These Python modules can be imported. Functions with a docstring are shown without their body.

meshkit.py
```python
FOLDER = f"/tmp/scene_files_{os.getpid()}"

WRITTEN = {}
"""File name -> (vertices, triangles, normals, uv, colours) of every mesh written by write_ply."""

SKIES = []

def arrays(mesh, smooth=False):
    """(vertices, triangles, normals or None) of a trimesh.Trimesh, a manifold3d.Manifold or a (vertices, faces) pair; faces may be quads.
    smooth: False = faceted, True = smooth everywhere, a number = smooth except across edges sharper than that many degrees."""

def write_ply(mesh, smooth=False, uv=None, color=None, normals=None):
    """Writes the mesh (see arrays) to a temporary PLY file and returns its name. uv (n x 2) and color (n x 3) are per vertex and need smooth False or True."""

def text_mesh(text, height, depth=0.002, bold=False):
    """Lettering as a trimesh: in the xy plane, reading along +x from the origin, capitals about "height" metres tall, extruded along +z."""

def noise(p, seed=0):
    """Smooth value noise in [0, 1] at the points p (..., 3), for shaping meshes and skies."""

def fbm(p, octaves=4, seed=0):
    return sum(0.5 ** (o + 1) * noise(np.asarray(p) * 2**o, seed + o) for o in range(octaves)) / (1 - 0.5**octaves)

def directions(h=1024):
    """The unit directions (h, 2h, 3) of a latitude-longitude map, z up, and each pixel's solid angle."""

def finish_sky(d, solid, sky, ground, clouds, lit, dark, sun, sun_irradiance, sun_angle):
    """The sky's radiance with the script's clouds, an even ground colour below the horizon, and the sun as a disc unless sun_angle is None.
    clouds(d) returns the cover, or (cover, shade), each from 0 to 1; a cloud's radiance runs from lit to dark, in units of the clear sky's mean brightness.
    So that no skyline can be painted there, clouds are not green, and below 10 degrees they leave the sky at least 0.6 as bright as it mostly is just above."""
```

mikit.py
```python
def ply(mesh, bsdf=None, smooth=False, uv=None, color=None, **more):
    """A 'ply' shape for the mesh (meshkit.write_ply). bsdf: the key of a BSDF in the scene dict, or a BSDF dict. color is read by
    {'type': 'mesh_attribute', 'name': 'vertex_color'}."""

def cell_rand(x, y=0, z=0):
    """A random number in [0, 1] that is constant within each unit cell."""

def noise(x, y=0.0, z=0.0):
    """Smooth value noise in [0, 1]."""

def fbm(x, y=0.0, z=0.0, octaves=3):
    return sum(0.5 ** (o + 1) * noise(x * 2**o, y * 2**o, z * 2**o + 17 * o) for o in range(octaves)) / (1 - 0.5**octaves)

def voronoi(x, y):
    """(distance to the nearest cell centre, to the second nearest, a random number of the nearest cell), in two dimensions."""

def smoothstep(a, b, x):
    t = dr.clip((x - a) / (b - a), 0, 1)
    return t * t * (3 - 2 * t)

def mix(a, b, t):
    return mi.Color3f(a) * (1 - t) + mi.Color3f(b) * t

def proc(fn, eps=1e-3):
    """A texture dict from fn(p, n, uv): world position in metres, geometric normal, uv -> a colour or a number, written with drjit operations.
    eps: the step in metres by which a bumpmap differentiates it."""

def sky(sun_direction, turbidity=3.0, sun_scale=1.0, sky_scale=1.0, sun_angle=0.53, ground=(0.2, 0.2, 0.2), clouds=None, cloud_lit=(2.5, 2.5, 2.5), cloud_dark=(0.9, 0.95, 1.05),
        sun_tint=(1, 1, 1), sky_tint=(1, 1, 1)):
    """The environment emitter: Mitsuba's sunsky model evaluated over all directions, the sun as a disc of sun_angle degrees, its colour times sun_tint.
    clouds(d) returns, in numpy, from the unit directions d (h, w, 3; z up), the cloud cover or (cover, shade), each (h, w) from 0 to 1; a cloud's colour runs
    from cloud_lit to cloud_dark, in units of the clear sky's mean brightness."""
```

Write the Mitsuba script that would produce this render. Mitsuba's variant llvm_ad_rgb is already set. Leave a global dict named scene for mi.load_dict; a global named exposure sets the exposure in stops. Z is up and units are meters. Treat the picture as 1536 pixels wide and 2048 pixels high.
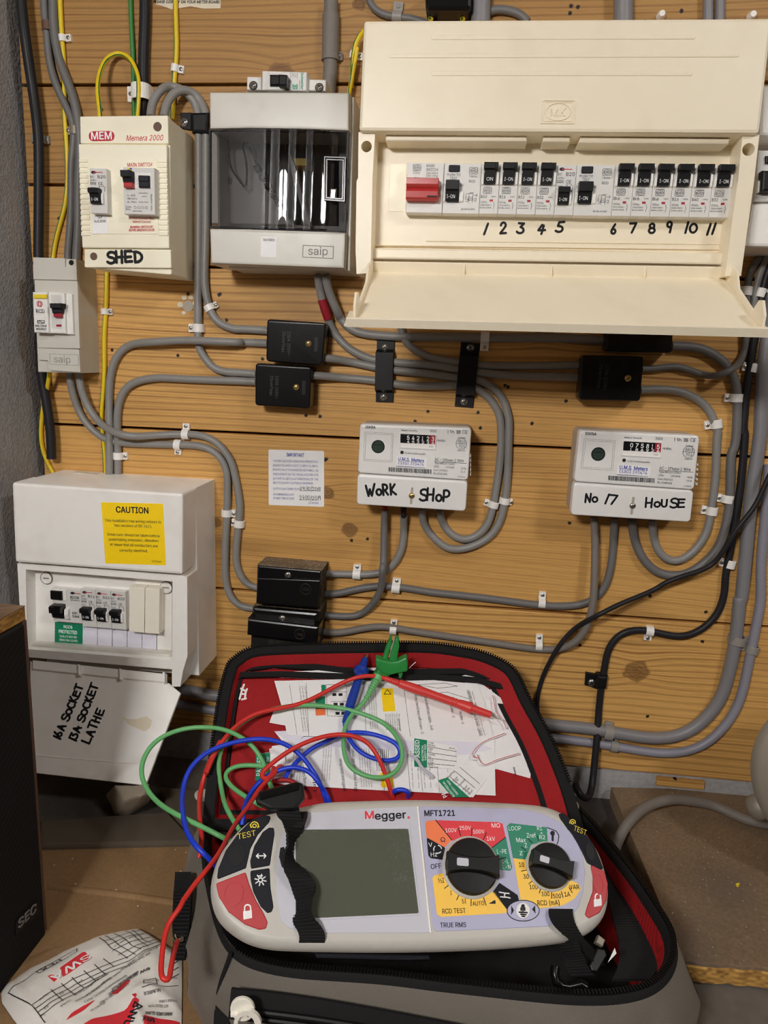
import math, random, numpy as np, trimesh, mitsuba as mi, mikit, meshkit
import drjit as dr
from mikit import noise, fbm, smoothstep, mix, voronoi
from shapely.geometry import Polygon, LineString, Point, box as sbox
from shapely.ops import unary_union
from shapely import affinity
from scipy.interpolate import CubicSpline
T = mi.ScalarTransform4f
scene, labels = {}, {}
random.seed(7); RNG = np.random.default_rng(7)

# ---------------------------------------------------------------- camera, lamps, exposure
CAM_D, FOCAL, CX, CY = .85, 1480., 768., 1024.          # metres from the boarded wall; focal length and centre in pixels
yaw, pit, rol = np.radians([-6.19, -11.74, 2.03])
fwd = np.array([np.sin(yaw)*np.cos(pit), np.cos(yaw)*np.cos(pit), np.sin(pit)])
rt = np.cross(fwd, [0, 0, 1]); rt /= np.linalg.norm(rt); upv = np.cross(rt, fwd)
RT = rt*np.cos(rol)+upv*np.sin(rol); UP = upv*np.cos(rol)-rt*np.sin(rol)
EYE = np.array([0., -CAM_D, 0.]); ROT = np.array([RT, -UP, fwd])
scene['camera'] = {'type': 'perspective', 'fov_axis': 'x', 'fov': float(2*np.degrees(np.arctan(768/FOCAL))), 'near_clip': .01, 'far_clip': 50.,
                   'to_world': T().look_at(origin=EYE.tolist(), target=(EYE+fwd).tolist(), up=UP.tolist())}
exposure = 1.02
LAMPS = [  # name, centre, aim, half-length, half-width, radiance
    ('ceiling_lamp', (-.32, -1.40, .42), (-.05, 0, -.2), .16, .06, 64.),
    ('ceiling_lamp_001', (.80, -1.25, .85), (.1, 0, -.2), .16, .06, 43.)]

def ray(px, py): return ROT.T@np.array([(px-CX)/FOCAL, (py-CY)/FOCAL, 1.])
def proj(p): q = ROT@(np.asarray(p, float)-EYE); return np.array([CX+FOCAL*q[0]/q[2], CY+FOCAL*q[1]/q[2]])
VIEWS = dict(A=(0, 0, 3.491), B=(400, 100, 4.267), C=(700, 0, 3.657), D=(1100, 0, 3.523), E=(0, 480, 3.2), F=(400, 540, 3.84), G=(680, 500, 3.491), H=(1100, 500, 3.523),
             I=(500, 820, 3.2), J=(1080, 840, 3.368), K=(0, 900, 3.339), L=(0, 1140, 3.657), M=(420, 1000, 3.491), N=(400, 1240, 2.021), O=(260, 1360, 3.657), P=(400, 1560, 3.339),
             Q=(820, 1580, 3.2), R=(0, 1700, 3.339), S=(1030, 1180, 3.036), T=(1130, 1560, 3.783), U=(840, 1620, 4.042), V=(800, 300, 4.389), W=(1380, 0, 3.66), X=(0, 0, 1.))
def c(k, *pts):                      # measurements taken on enlarged views -> frame coordinates
    ox, oy, s = VIEWS[k]
    return [(ox+p[0]/s, oy+p[1]/s, *p[2:]) for p in pts]

# ---------------------------------------------------------------- frames and mesh builders
class Fr:                            # a plane in space: origin, u to the right, v up, n out of it
    def __init__(s, O, U, V):
        s.O = np.asarray(O, float); s.U = np.asarray(U, float)/np.linalg.norm(U)
        V = np.asarray(V, float); V = V-s.U*(V@s.U); s.V = V/np.linalg.norm(V); s.N = np.cross(s.U, s.V); s.su, s.sv = 1., 1.
    def scaled(s, su, sv): s.su, s.sv = su, sv; return s
    def px(s, x, y, h=0.):
        k = ray(x, y); o = s.O+s.N*h; t = ((o-EYE)@s.N)/(k@s.N); q = EYE+k*t-s.O
        return np.array([q@s.U/s.su, q@s.V/s.sv])
    def pxs(s, pts, h=0.): return np.array([s.px(p[0], p[1], h) for p in pts])
    def w(s, uv, h=0.):
        uv = np.atleast_2d(uv); return s.O+uv[:, :1]*s.su*s.U+uv[:, 1:2]*s.sv*s.V+np.reshape(h, (-1, 1))*s.N
    def sub(s, u, v, h=0.): return Fr(s.w([u, v], h)[0], s.U, s.V).scaled(s.su, s.sv)
    def side(s, u=0.): return Fr(s.O+s.U*u*s.su, s.V, s.N).scaled(s.sv, 1.)       # profile plane: x along v, y along n, extruded along u
WALL = Fr((0, 0, 0), (1, 0, 0), (0, 0, 1))
FLOOR_Z = -.525
FLOOR = Fr((0, 0, FLOOR_Z), (1, 0, 0), (0, 1, 0))

def ccw(p):
    p = np.asarray(p, float)
    a = np.sum(p[:, 0]*np.roll(p[:, 1], -1)-p[:, 1]*np.roll(p[:, 0], -1))
    return p if a > 0 else p[::-1]
def inset(p, b):
    d = np.roll(p, -1, 0)-p; d /= np.maximum(np.linalg.norm(d, axis=1, keepdims=True), 1e-9)
    n = np.stack([-d[:, 1], d[:, 0]], 1); n0 = np.roll(n, 1, 0)
    m = n+n0; k = np.maximum(1+np.sum(n*n0, 1, keepdims=True), .35)
    return p+b*m/k
def rounded(p, r, q=3):
    g = Polygon(np.asarray(p)[:, :2]); g = g.buffer(-r, join_style=2).buffer(r, quad_segs=q)
    return ccw(np.array(g.exterior.coords)[:-1])
def rrect(u0, v0, u1, v1, r=.001, q=3): return rounded([(u0, v0), (u1, v0), (u1, v1), (u0, v1)], min(r, .49*abs(u1-u0), .49*abs(v1-v0)), q)
def oval(u, v, a, b=None, n=24):
    t = np.arange(n)*2*np.pi/n; return np.stack([u+a*np.cos(t), v+(b or a)*np.sin(t)], 1)
def rings(fr, rs, bottom=True):      # rs: list of (outline (n,2), height); lofted, capped
    n = len(rs[0][0]); v = np.vstack([fr.w(p, h) for p, h in rs]); f = []
    i = np.arange(n); j = (i+1) % n
    for k in range(len(rs)-1):
        a, b = k*n, (k+1)*n
        f += [np.stack([a+i, a+j, b+j], 1), np.stack([a+i, b+j, b+i], 1)]
    def cap(p, off, flip):
        vv, ff = trimesh.creation.triangulate_polygon(Polygon(p), engine='earcut')
        idx = np.array([np.argmin(((p-q)**2).sum(1)) for q in vv]); ff = idx[ff]
        a = p[ff]; ar = np.cross(a[:, 1]-a[:, 0], a[:, 2]-a[:, 0]); ff = np.where((ar < 0)[:, None], ff[:, ::-1], ff)
        return (ff[:, ::-1] if flip else ff)+off
    f.append(cap(np.asarray(rs[-1][0]), (len(rs)-1)*n, False))
    if bottom: f.append(cap(np.asarray(rs[0][0]), 0, True))
    return trimesh.Trimesh(v, np.vstack(f), process=False)
def prism(fr, pts, h0, h1, b=0.):
    p = ccw(pts)
    if b <= 0: return rings(fr, [(p, h0), (p, h1)])
    return rings(fr, [(p, h0), (p, h1-b), (inset(p, b*.3), h1-b*.3), (inset(p, b), h1)])
def ext(fr, g, h0, h1):              # a shapely shape, holes allowed
    ms = []
    for q in getattr(g, 'geoms', [g]):
        if q.is_empty or q.area < 1e-9: continue
        m = trimesh.creation.extrude_polygon(q, h1-h0, engine='earcut')
        ms.append(trimesh.Trimesh(fr.w(m.vertices[:, :2], h0+m.vertices[:, 2]), m.faces, process=False))
    return join(ms)
def join(ms): return ms[0] if len(ms) == 1 else trimesh.util.concatenate(ms)
def ppoly(fr, pts, h0, h1, b=0., r=0.):   # outline measured on the photograph, standing on the plane at h1
    uv = fr.pxs(pts, h1)
    return prism(fr, rounded(uv, r) if r else uv, h0, h1, b)
def stroke(fr, lines, h, w, t=.0003):     # thin print: polylines (u, v)
    return ext(fr, unary_union([LineString(l).buffer(w/2, quad_segs=3) for l in lines]), h, h+t)
def tube(P, r, n=10, arc=None, caps=True):
    P = np.asarray(P, float); r = np.broadcast_to(r, len(P)).astype(float)
    t = np.gradient(P, axis=0); t /= np.maximum(np.linalg.norm(t, axis=1, keepdims=True), 1e-12)
    a = np.cross(t[0], [.31, .9, .3]); a /= np.linalg.norm(a); A = [a]
    for k in range(1, len(P)):
        a = A[-1]-t[k]*(A[-1]@t[k]); A.append(a/np.linalg.norm(a))
    A = np.array(A); B = np.cross(t, A)
    th = np.linspace(0, 2*np.pi, n, endpoint=False) if arc is None else np.linspace(arc[0], arc[1], n)
    v = (P[:, None]+r[:, None, None]*(np.cos(th)[None, :, None]*A[:, None]+np.sin(th)[None, :, None]*B[:, None])).reshape(-1, 3)
    i = np.arange(n if arc is None else n-1); j = (i+1) % n; f = []
    for k in range(len(P)-1): f += [np.stack([k*n+i, k*n+j, (k+1)*n+j], 1), np.stack([k*n+i, (k+1)*n+j, (k+1)*n+i], 1)]
    if caps and arc is None:
        m = len(v); v = np.vstack([v, P[:1], P[-1:]]); e = (len(P)-1)*n
        f += [np.stack([j, i, i*0+m], 1), np.stack([e+i, e+j, i*0+m+1], 1)]
    return trimesh.Trimesh(v, np.vstack(f), process=False)
def spline(P, step=.004):
    P = np.asarray(P, float); s = np.linalg.norm(np.diff(P, axis=0), axis=1)
    t = np.concatenate([[0], np.cumsum(np.sqrt(np.maximum(s, 1e-6)))]); n = max(8, int(s.sum()/step))
    x = np.linspace(0, t[-1], 8*n); q = CubicSpline(t, P, bc_type='natural')(x)
    L = np.concatenate([[0], np.cumsum(np.linalg.norm(np.diff(q, axis=0), axis=1))])
    return np.stack([np.interp(np.linspace(0, L[-1], n), L, q[:, k]) for k in range(3)], 1)
def ribbon(P, S, w, t=.0016, rib=.35):    # webbing: centre line, side directions, width, thickness, with cross ribs
    P = np.asarray(P, float); S = np.asarray(S, float); L = np.linalg.norm(np.diff(P, axis=0), axis=1).sum()
    n = max(10, int(L/.0009)); x = np.linspace(0, len(P)-1, n); k = np.arange(len(P))
    P = CubicSpline(k, P)(x); S = np.stack([np.interp(x, k, S[:, i]) for i in range(3)], 1)
    w = np.interp(x, k, np.broadcast_to(w, len(k)))
    d = np.gradient(P, axis=0); N = np.cross(d, S); N /= np.maximum(np.linalg.norm(N, axis=1, keepdims=True), 1e-9); S /= np.linalg.norm(S, axis=1, keepdims=True)
    th = (t/2*(1+rib*np.where(np.arange(n) % 3 == 0, -1, 1)))[:, None]; w = w[:, None]/2
    v = np.stack([P-S*w-N*th, P+S*w-N*th, P+S*w+N*th, P-S*w+N*th], 1).reshape(-1, 3); f = []
    for a in range(n-1):
        for i in range(4): j = (i+1) % 4; f += [[4*a+i, 4*a+j, 4*a+4+j], [4*a+i, 4*a+4+j, 4*a+4+i]]
    f += [[0, 2, 1], [0, 3, 2], [4*n-4, 4*n-3, 4*n-2], [4*n-4, 4*n-2, 4*n-1]]
    return trimesh.Trimesh(v, f, process=False)
def lathe(fr, prof, n=24, closed=True):   # (radius, height) profile about the frame's normal
    th = np.arange(n)*2*np.pi/n; ring = np.stack([np.cos(th), np.sin(th)], 1)
    return rings(fr, [(ring*max(r, 1e-5), h) for r, h in prof])
def block(fr, u0, v0, u1, v1, h0, h1, b=.0006, r=0.): return prism(fr, rrect(u0, v0, u1, v1, r) if r else [(u0, v0), (u1, v0), (u1, v1), (u0, v1)], h0, h1, b)

# ---------------------------------------------------------------- lettering
_T = {}
def glyphs(s, bold=False):
    if (s, bold) not in _T:
        m = meshkit.text_mesh(s, 1., 1., bold); v = np.array(m.vertices)
        _T[s, bold] = (v, np.array(m.faces), v[:, 0].min(), v[:, 0].max())
    return _T[s, bold]
def text_uv(fr, h, s, a, b, hm, bold=False, t=.00025, slant=0.):     # baseline from a to b in the frame, capital height hm
    v, f, x0, x1 = glyphs(s, bold); a, b = np.asarray(a, float), np.asarray(b, float); d = b-a; up = np.array([-d[1], d[0]])/np.linalg.norm(d)
    y = v[:, 1]*hm; x = (v[:, 0]-x0)/(x1-x0)*np.linalg.norm(d)+y*slant
    uv = a+x[:, None]*d/np.linalg.norm(d)+y[:, None]*up
    return trimesh.Trimesh(fr.w(uv, h+v[:, 2]*t), f, process=False)
def texts(fr, h, items, k='X', bold=False, t=.00025, slant=0., up=1.):   # items: (string, (x0, y0), (x1, y1), height) in a view's pixels
    ms = []; sc = VIEWS[k][2]
    for it in items:
        s, p0, p1, hp = it[:4]; (a, b) = c(k, p0, p1); ua, ub = fr.px(*a, h), fr.px(*b, h)
        hm = hp/sc*np.linalg.norm(ub-ua)/np.hypot(b[0]-a[0], b[1]-a[1])*up
        ms.append(text_uv(fr, h, s, ua, ub, hm, it[4] if len(it) > 4 else bold, t, slant))
    return join(ms)
_C = lambda x, y, rx, ry, a0, a1, n=9: [(x+rx*math.cos(math.radians(a)), y+ry*math.sin(math.radians(a))) for a in np.linspace(a0, a1, n)]
HAND = {  # pen strokes in a box of height 1
    'S': [_C(.38, .74, .3, .25, 30, 250)+_C(.3, .25, .32, .26, 80, -150)], 'H': [[(.02, .98), (0, 0)], [(.5, 1), (.46, 0)], [(0, .5), (.5, .54)]], 'E': [[(.55, .95), (.05, .95), (.03, .03), (.55, .06)], [(.04, .5), (.5, .53)]],
    'D': [[(.1, .95), (.08, .02)], [(0, .93)]+_C(.12, .48, .5, .47, 80, -85)], 'W': [[(0, .95), (.18, 0), (.36, .6), (.5, 0), (.85, 1.05)]], 'O': [_C(.3, .4, .3, .38, 90, 450, 14)], 'o': [_C(.25, .28, .24, .27, 90, 450, 12)],
    'R': [[(.05, .0), (.06, .95)]+_C(.2, .7, .28, .25, 90, -90, 7)+[(.5, 0)]], 'K': [[(.05, 0), (.06, .95)], [(.5, .95), (.1, .42), (.55, 0)]], 'P': [[(.05, 0), (.08, .95)]+_C(.25, .68, .3, .3, 80, -100, 8)],
    'N': [[(.02, 0), (.05, .95), (.45, .02), (.5, 1)]], '1': [[(.2, 1), (.08, 0)]], '7': [[(0, .95), (.5, 1), (.22, 0)]], 'U': [[(.03, .9), (.03, .35)]+_C(.25, .25, .2, .22, 180, 360, 6)+[(.47, .92)]],
    '2': [[(.05, .72)]+_C(.25, .74, .2, .24, 150, -30, 7)+[(.05, .02), (.52, .06)]], '3': [[(.08, .98), (.45, .96), (.22, .62)]+_C(.2, .3, .26, .29, 60, -150, 8)], '4': [[(.28, .98), (.03, .38), (.52, .42)], [(.42, .75), (.3, 0)]],
    '5': [[(.55, 1), (.18, .95), (.12, .58)]+_C(.2, .3, .28, .29, 70, -140, 8)], '6': [[(.35, 1), (.08, .4)]+_C(.26, .25, .2, .24, 170, 530, 12)], '8': [_C(.26, .74, .19, .23, 270, 630, 12), _C(.26, .26, .24, .25, 90, 450, 12)],
    '9': [_C(.24, .72, .2, .24, 20, 380, 12)+[(.36, 0)]], '0': [_C(.28, .48, .25, .46, 90, 450, 14)], 'A': [[(0, 0), (.25, .95), (.5, 0)], [(.1, .35), (.45, .4)]], 'C': [_C(.35, .48, .32, .46, 50, 310, 10)], 'T': [[(0, .95), (.6, 1)], [(.3, .97), (.27, 0)]],
    'L': [[(.08, .98), (.03, .03), (.55, .06)]], '/': [[(.25, 1.1), (.12, -.15)]], ' ': []}
def hand(fr, h, items, k, wpx, seed=1, up=1.):
    R = np.random.default_rng(seed); ls = []; sc = VIEWS[k][2]; s = None
    for tx, p0, p1, hp in items:
        (a, b) = c(k, p0, p1); ua, ub = fr.px(*a, h), fr.px(*b, h); L = np.linalg.norm(ub-ua); s = L/np.hypot(b[0]-a[0], b[1]-a[1]); d = (ub-ua)/L; n = np.array([-d[1], d[0]])
        adv = {'1': .32, '/': .42, 'W': 1., ' ': .35, 'o': .6}; tot = sum(adv.get(ch, .72) for ch in tx)-.18; x = 0.
        for ch in tx:
            for pl in HAND[ch]:
                q = np.array(pl)*[1, 1]+R.normal(0, .02, 2); uv = ua+np.outer((x+q[:, 0]-.02)/tot*L, d)+np.outer(q[:, 1]*hp/sc*s*up*(1+R.normal(0, .05)), n)
                ls.append(uv)
            x += adv.get(ch, .72)
    return stroke(fr, [l if len(l) > 1 else [l[0], l[0]+1e-4] for l in ls], h, wpx/sc*s, .0002)

# ---------------------------------------------------------------- scene book-keeping
def key(name):
    if name not in scene and name not in labels and not any(k.startswith(name+'__') for k in scene): return name
    n = 1
    while f'{name}_{n:03d}' in scene or f'{name}_{n:03d}' in labels or any(k.startswith(f'{name}_{n:03d}__') for k in scene): n += 1
    return f'{name}_{n:03d}'
_used = {}
def new(name):
    n = _used.get(name, -1)+1; _used[name] = n
    return name if n == 0 else f'{name}_{n:03d}'
def tag(k, label=None, cat=None, group=None, kind=None):
    d = {a: b for a, b in (('label', label), ('category', cat), ('group', group), ('kind', kind)) if b}
    if d: labels[k] = d
    return k
def thing(name, label, cat, group=None): return tag(new(name), label, cat, group)
def put(k, mesh, m, smooth=False, **more):
    scene[k] = mikit.ply(mesh, m, smooth=smooth, **more); return k
def part(parent, name, mesh, m, smooth=False, label=None, kind=None):
    return tag(put(new(parent+'__'+name), mesh, m, smooth), label, kind=kind)
def lin(r, g, b): return [float((v/255/12.92) if v/255 < .04045 else ((v/255+.055)/1.055)**2.4) for v in (r, g, b)]
def mat(name, rgb, rough=.5, metal=0., spec=.5, **more):
    col = {'type': 'rgb', 'value': lin(*rgb)} if not callable(rgb) else mikit.proc(rgb)
    scene[name] = {'type': 'twosided', 'b': {'type': 'principled', 'base_color': col, 'roughness': rough, 'metallic': metal, 'specular': spec, **more}}
    return name

# ---------------------------------------------------------------- materials
SEAMS = [.2835, .180, .0945, -.0925, -.2865]              # heights of the joints between the boards
def wpx(*pts): return [tuple(WALL.pxs([p], 0)[0]) for p in pts]
KNOTS = [(*q, r) for q, r in zip(wpx((1272, 1342), (719, 8), (655, 985), (432, 1045), (1015, 130), (1250, 1555), (700, 1060), (1480, 1060), (560, 150), (1090, 660)), (.0125, .006, .007, .006, .01, .007, .008, .006, .012, .009))]
HOLES = wpx((735, 1078), (703, 1081), (653, 918), (1016, 774), (1010, 771), (1139, 1046), (438, 590), (453, 640), (525, 718), (856, 823), (956, 825), (830, 843), (961, 856), (1064, 847), (1132, 802), (190, 245), (203, 219), (118, 437), (1142, 12), (1156, 14), (1140, 26), (1363, 22), (1350, 1556),
            (1412, 1224), (1405, 1283), (1295, 1433), (651, 920), (224, 700), (356, 711), (376, 588), (440, 588), (1300, 1192), (1160, 1290), (640, 833), (612, 831))
def wood(p, n, uv):
    x, z = p.x, p.z
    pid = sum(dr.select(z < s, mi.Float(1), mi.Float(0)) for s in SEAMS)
    kn, zz = mi.Float(0), mi.Float(z)
    for kx, kz, r in KNOTS:
        dx, dz = (x-kx)*.62, z-kz; d = dr.sqrt(dx*dx+dz*dz)
        zz += r*.9*dr.exp(-(d/(2.2*r))**2)*dz/(d+.25*r)
        dd = dr.sqrt((x-kx)**2*.75+dz*dz)
        dd = dd*(.85+.3*noise(x*190+kx*50, z*190)); kn = dr.maximum(kn, smoothstep(1.05, .8, dd/r)*(.62+.3*noise(dd*1500, x*120, z*120)+.12*dr.sin(dd*2600+7*noise(x*220, z*220)))+.4*smoothstep(.18, .02, dr.abs(dd/r-1.)))
    wv = 1.5*noise(x*1.4+pid*3.1, z*8+pid)+.3*noise(x*6, z*30+pid)
    q = zz/.0070*(.75+.35*noise(pid*5.3, 2.2))+wv*2.2
    s = .5+.5*dr.sin(q*6.283)
    fq = smoothstep(.35, 1., .5+.5*dr.sin(q*6.283*2.3+2.6*noise(x*5, z*60)))*noise(x*5+pid, z*90)
    late = smoothstep(.62, 1., s)*(.3+.7*smoothstep(.2, .8, noise(x*1.6+pid*9, z*15+4)))
    fibre = noise(x*26, z*1900)*.5+noise(x*80, z*3300)*.5
    c0 = mix(lin(216, 168, 98), lin(196, 148, 82), noise(x*3+pid*7, z*10))
    col = mix(c0, lin(140, 94, 48), .52*late+.34*fq+.50*(fibre-.42))
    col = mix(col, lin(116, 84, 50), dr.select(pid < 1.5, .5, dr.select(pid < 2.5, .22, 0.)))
    blot = smoothstep(.58, .85, fbm(x*5+pid*2, z*22+pid, 0, octaves=3))
    col = mix(col, lin(112, 76, 40), .45*blot)
    col = mix(col, lin(92, 58, 30), dr.clip(.85*kn, 0, .95))
    hole = mi.Float(0)
    for hx, hz in HOLES: hole = dr.maximum(hole, smoothstep(.0030, .0017, dr.sqrt((x-hx)**2+(z-hz)**2)+.0008*noise(x*900, z*900)))
    return mix(col, lin(26, 20, 16), hole)
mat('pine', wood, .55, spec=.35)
mat('dark_gap', (22, 17, 13), .9)
def masonry(p, n, uv):
    a = fbm(p.y*9+p.x*9, p.z*9, 0, octaves=3)
    return mix(lin(146, 145, 146), lin(172, 171, 171), a)*(.9+.2*noise(p.y*300+p.x*300, p.z*300))
scene['grey_masonry'] = {'type': 'twosided', 'b': {'type': 'bumpmap', 'arbitrary': mikit.proc(lambda p, n, uv: fbm((p.y+p.x)*480, p.z*480, 0, octaves=2)*.0006, eps=.0006), 'bsdf': {'type': 'principled', 'base_color': mikit.proc(masonry), 'roughness': .8}}}
def ground(p, n, uv):
    a = fbm(p.x*11, p.y*11, 3, octaves=3); b = noise(p.x*160, p.y*160)
    col = mix(lin(84, 78, 72), lin(112, 105, 98), a)*(.9+.2*b)
    return mix(col, lin(58, 56, 56), .5*smoothstep(.5, .75, fbm(p.x*6+3, p.y*9, 8, octaves=2)))
mat('concrete', ground, .9, spec=.2)
def speck(p, n):
    v = voronoi(p.x*n, p.y*n); return smoothstep(.07, .03, v[0])*smoothstep(.80, .84, v[2])
def card(p, n, uv):
    a = fbm(p.x*14, p.y*9, 1, octaves=3)
    col = mix(lin(136, 106, 74), lin(158, 126, 90), a)*(.93+.14*noise(p.x*500, p.y*500))
    return mix(col, lin(226, 220, 210), .8*speck(p, 60))
mat('cardboard', card, .75, spec=.25)
def chip(p, n, uv):
    a = fbm(p.x*13, p.y*13, p.z*13, octaves=3); f = noise(p.x*420, p.y*420, p.z*420)
    col = mix(lin(112, 94, 74), lin(142, 120, 96), a)*(.82+.3*f)
    col = mix(col, lin(66, 70, 78), .65*smoothstep(.46, .72, fbm(p.x*7+1, p.y*6+5, 2, octaves=2)))
    return mix(col, lin(225, 215, 200), .85*dr.maximum(speck(p, 110), speck(p+.37, 190)))
mat('dusty_board', chip, .85, spec=.2)
def chipedge(p, n, uv):
    f = noise(p.x*260, p.y*260, p.z*420)
    return mix(lin(120, 82, 36), lin(206, 160, 84), f)
mat('chip_edge', chipedge, .8)
def laminate(p, n, uv): return mix(lin(92, 72, 54), lin(132, 108, 84), noise(p.x*30+p.y*12, p.y*260-p.x*110))
mat('laminate', laminate, .5)
def weave(c1, c2, k=1100):
    def f(p, n, uv):
        s = dr.sin((p.x+p.y*.7+p.z*.9)*k)*dr.sin((p.z*1.1-p.x+p.y*.6)*k)
        return mix(c1, c2, .5+.5*s)*(.88+.24*fbm(p.x*25, p.y*25, p.z*25, octaves=2))
    return f
mat('grey_fabric', weave(lin(92, 87, 80), lin(124, 117, 108), 5200), .9, spec=.2)
mat('red_fabric', weave(lin(120, 12, 18), lin(188, 36, 40), 4200), .75, spec=.3)
mat('black_fabric', weave(lin(20, 20, 21), lin(34, 33, 34), 4600), .85, spec=.25)
def grime(col, dirt, amt=.35):
    def f(p, n, uv):
        d = smoothstep(.52, .8, fbm(p.x*26+p.y*15, p.z*26+p.y*11, 5, octaves=3))
        return mix(lin(*col), lin(*dirt), amt*d+.12*noise(p.x*6, p.z*6))
    return f
mat('cream', grime((230, 220, 197), (202, 186, 156), .12), .38)
mat('cream_pale', grime((240, 235, 213), (206, 194, 160), .15), .4)
mat('box_grey', grime((200, 197, 188), (166, 160, 148), .25), .38)
mat('box_white', grime((238, 236, 232), (200, 192, 182), .22), .38)
def dusty(p, n, uv):
    d = fbm(p.x*60, p.y*60, p.z*60, octaves=3); t = smoothstep(.35, .8, n.z)*(.55+.45*d)+.25*smoothstep(.5, .8, d)
    return mix(lin(30, 28, 28), mix(lin(112, 98, 80), lin(190, 178, 160), smoothstep(.62, .8, noise(p.x*900, p.y*900, p.z*900))*.6), dr.clip(t, 0, 1))
mat('dusty_black', dusty, .65, spec=.25)
mat('tester_grey', grime((190, 187, 180), (160, 152, 140), .3), .42)
mat('lavender', grime((176, 176, 206), (150, 140, 140), .25), .4)
mat('silver', grime((196, 196, 206), (168, 168, 178), .3), .35)
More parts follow.
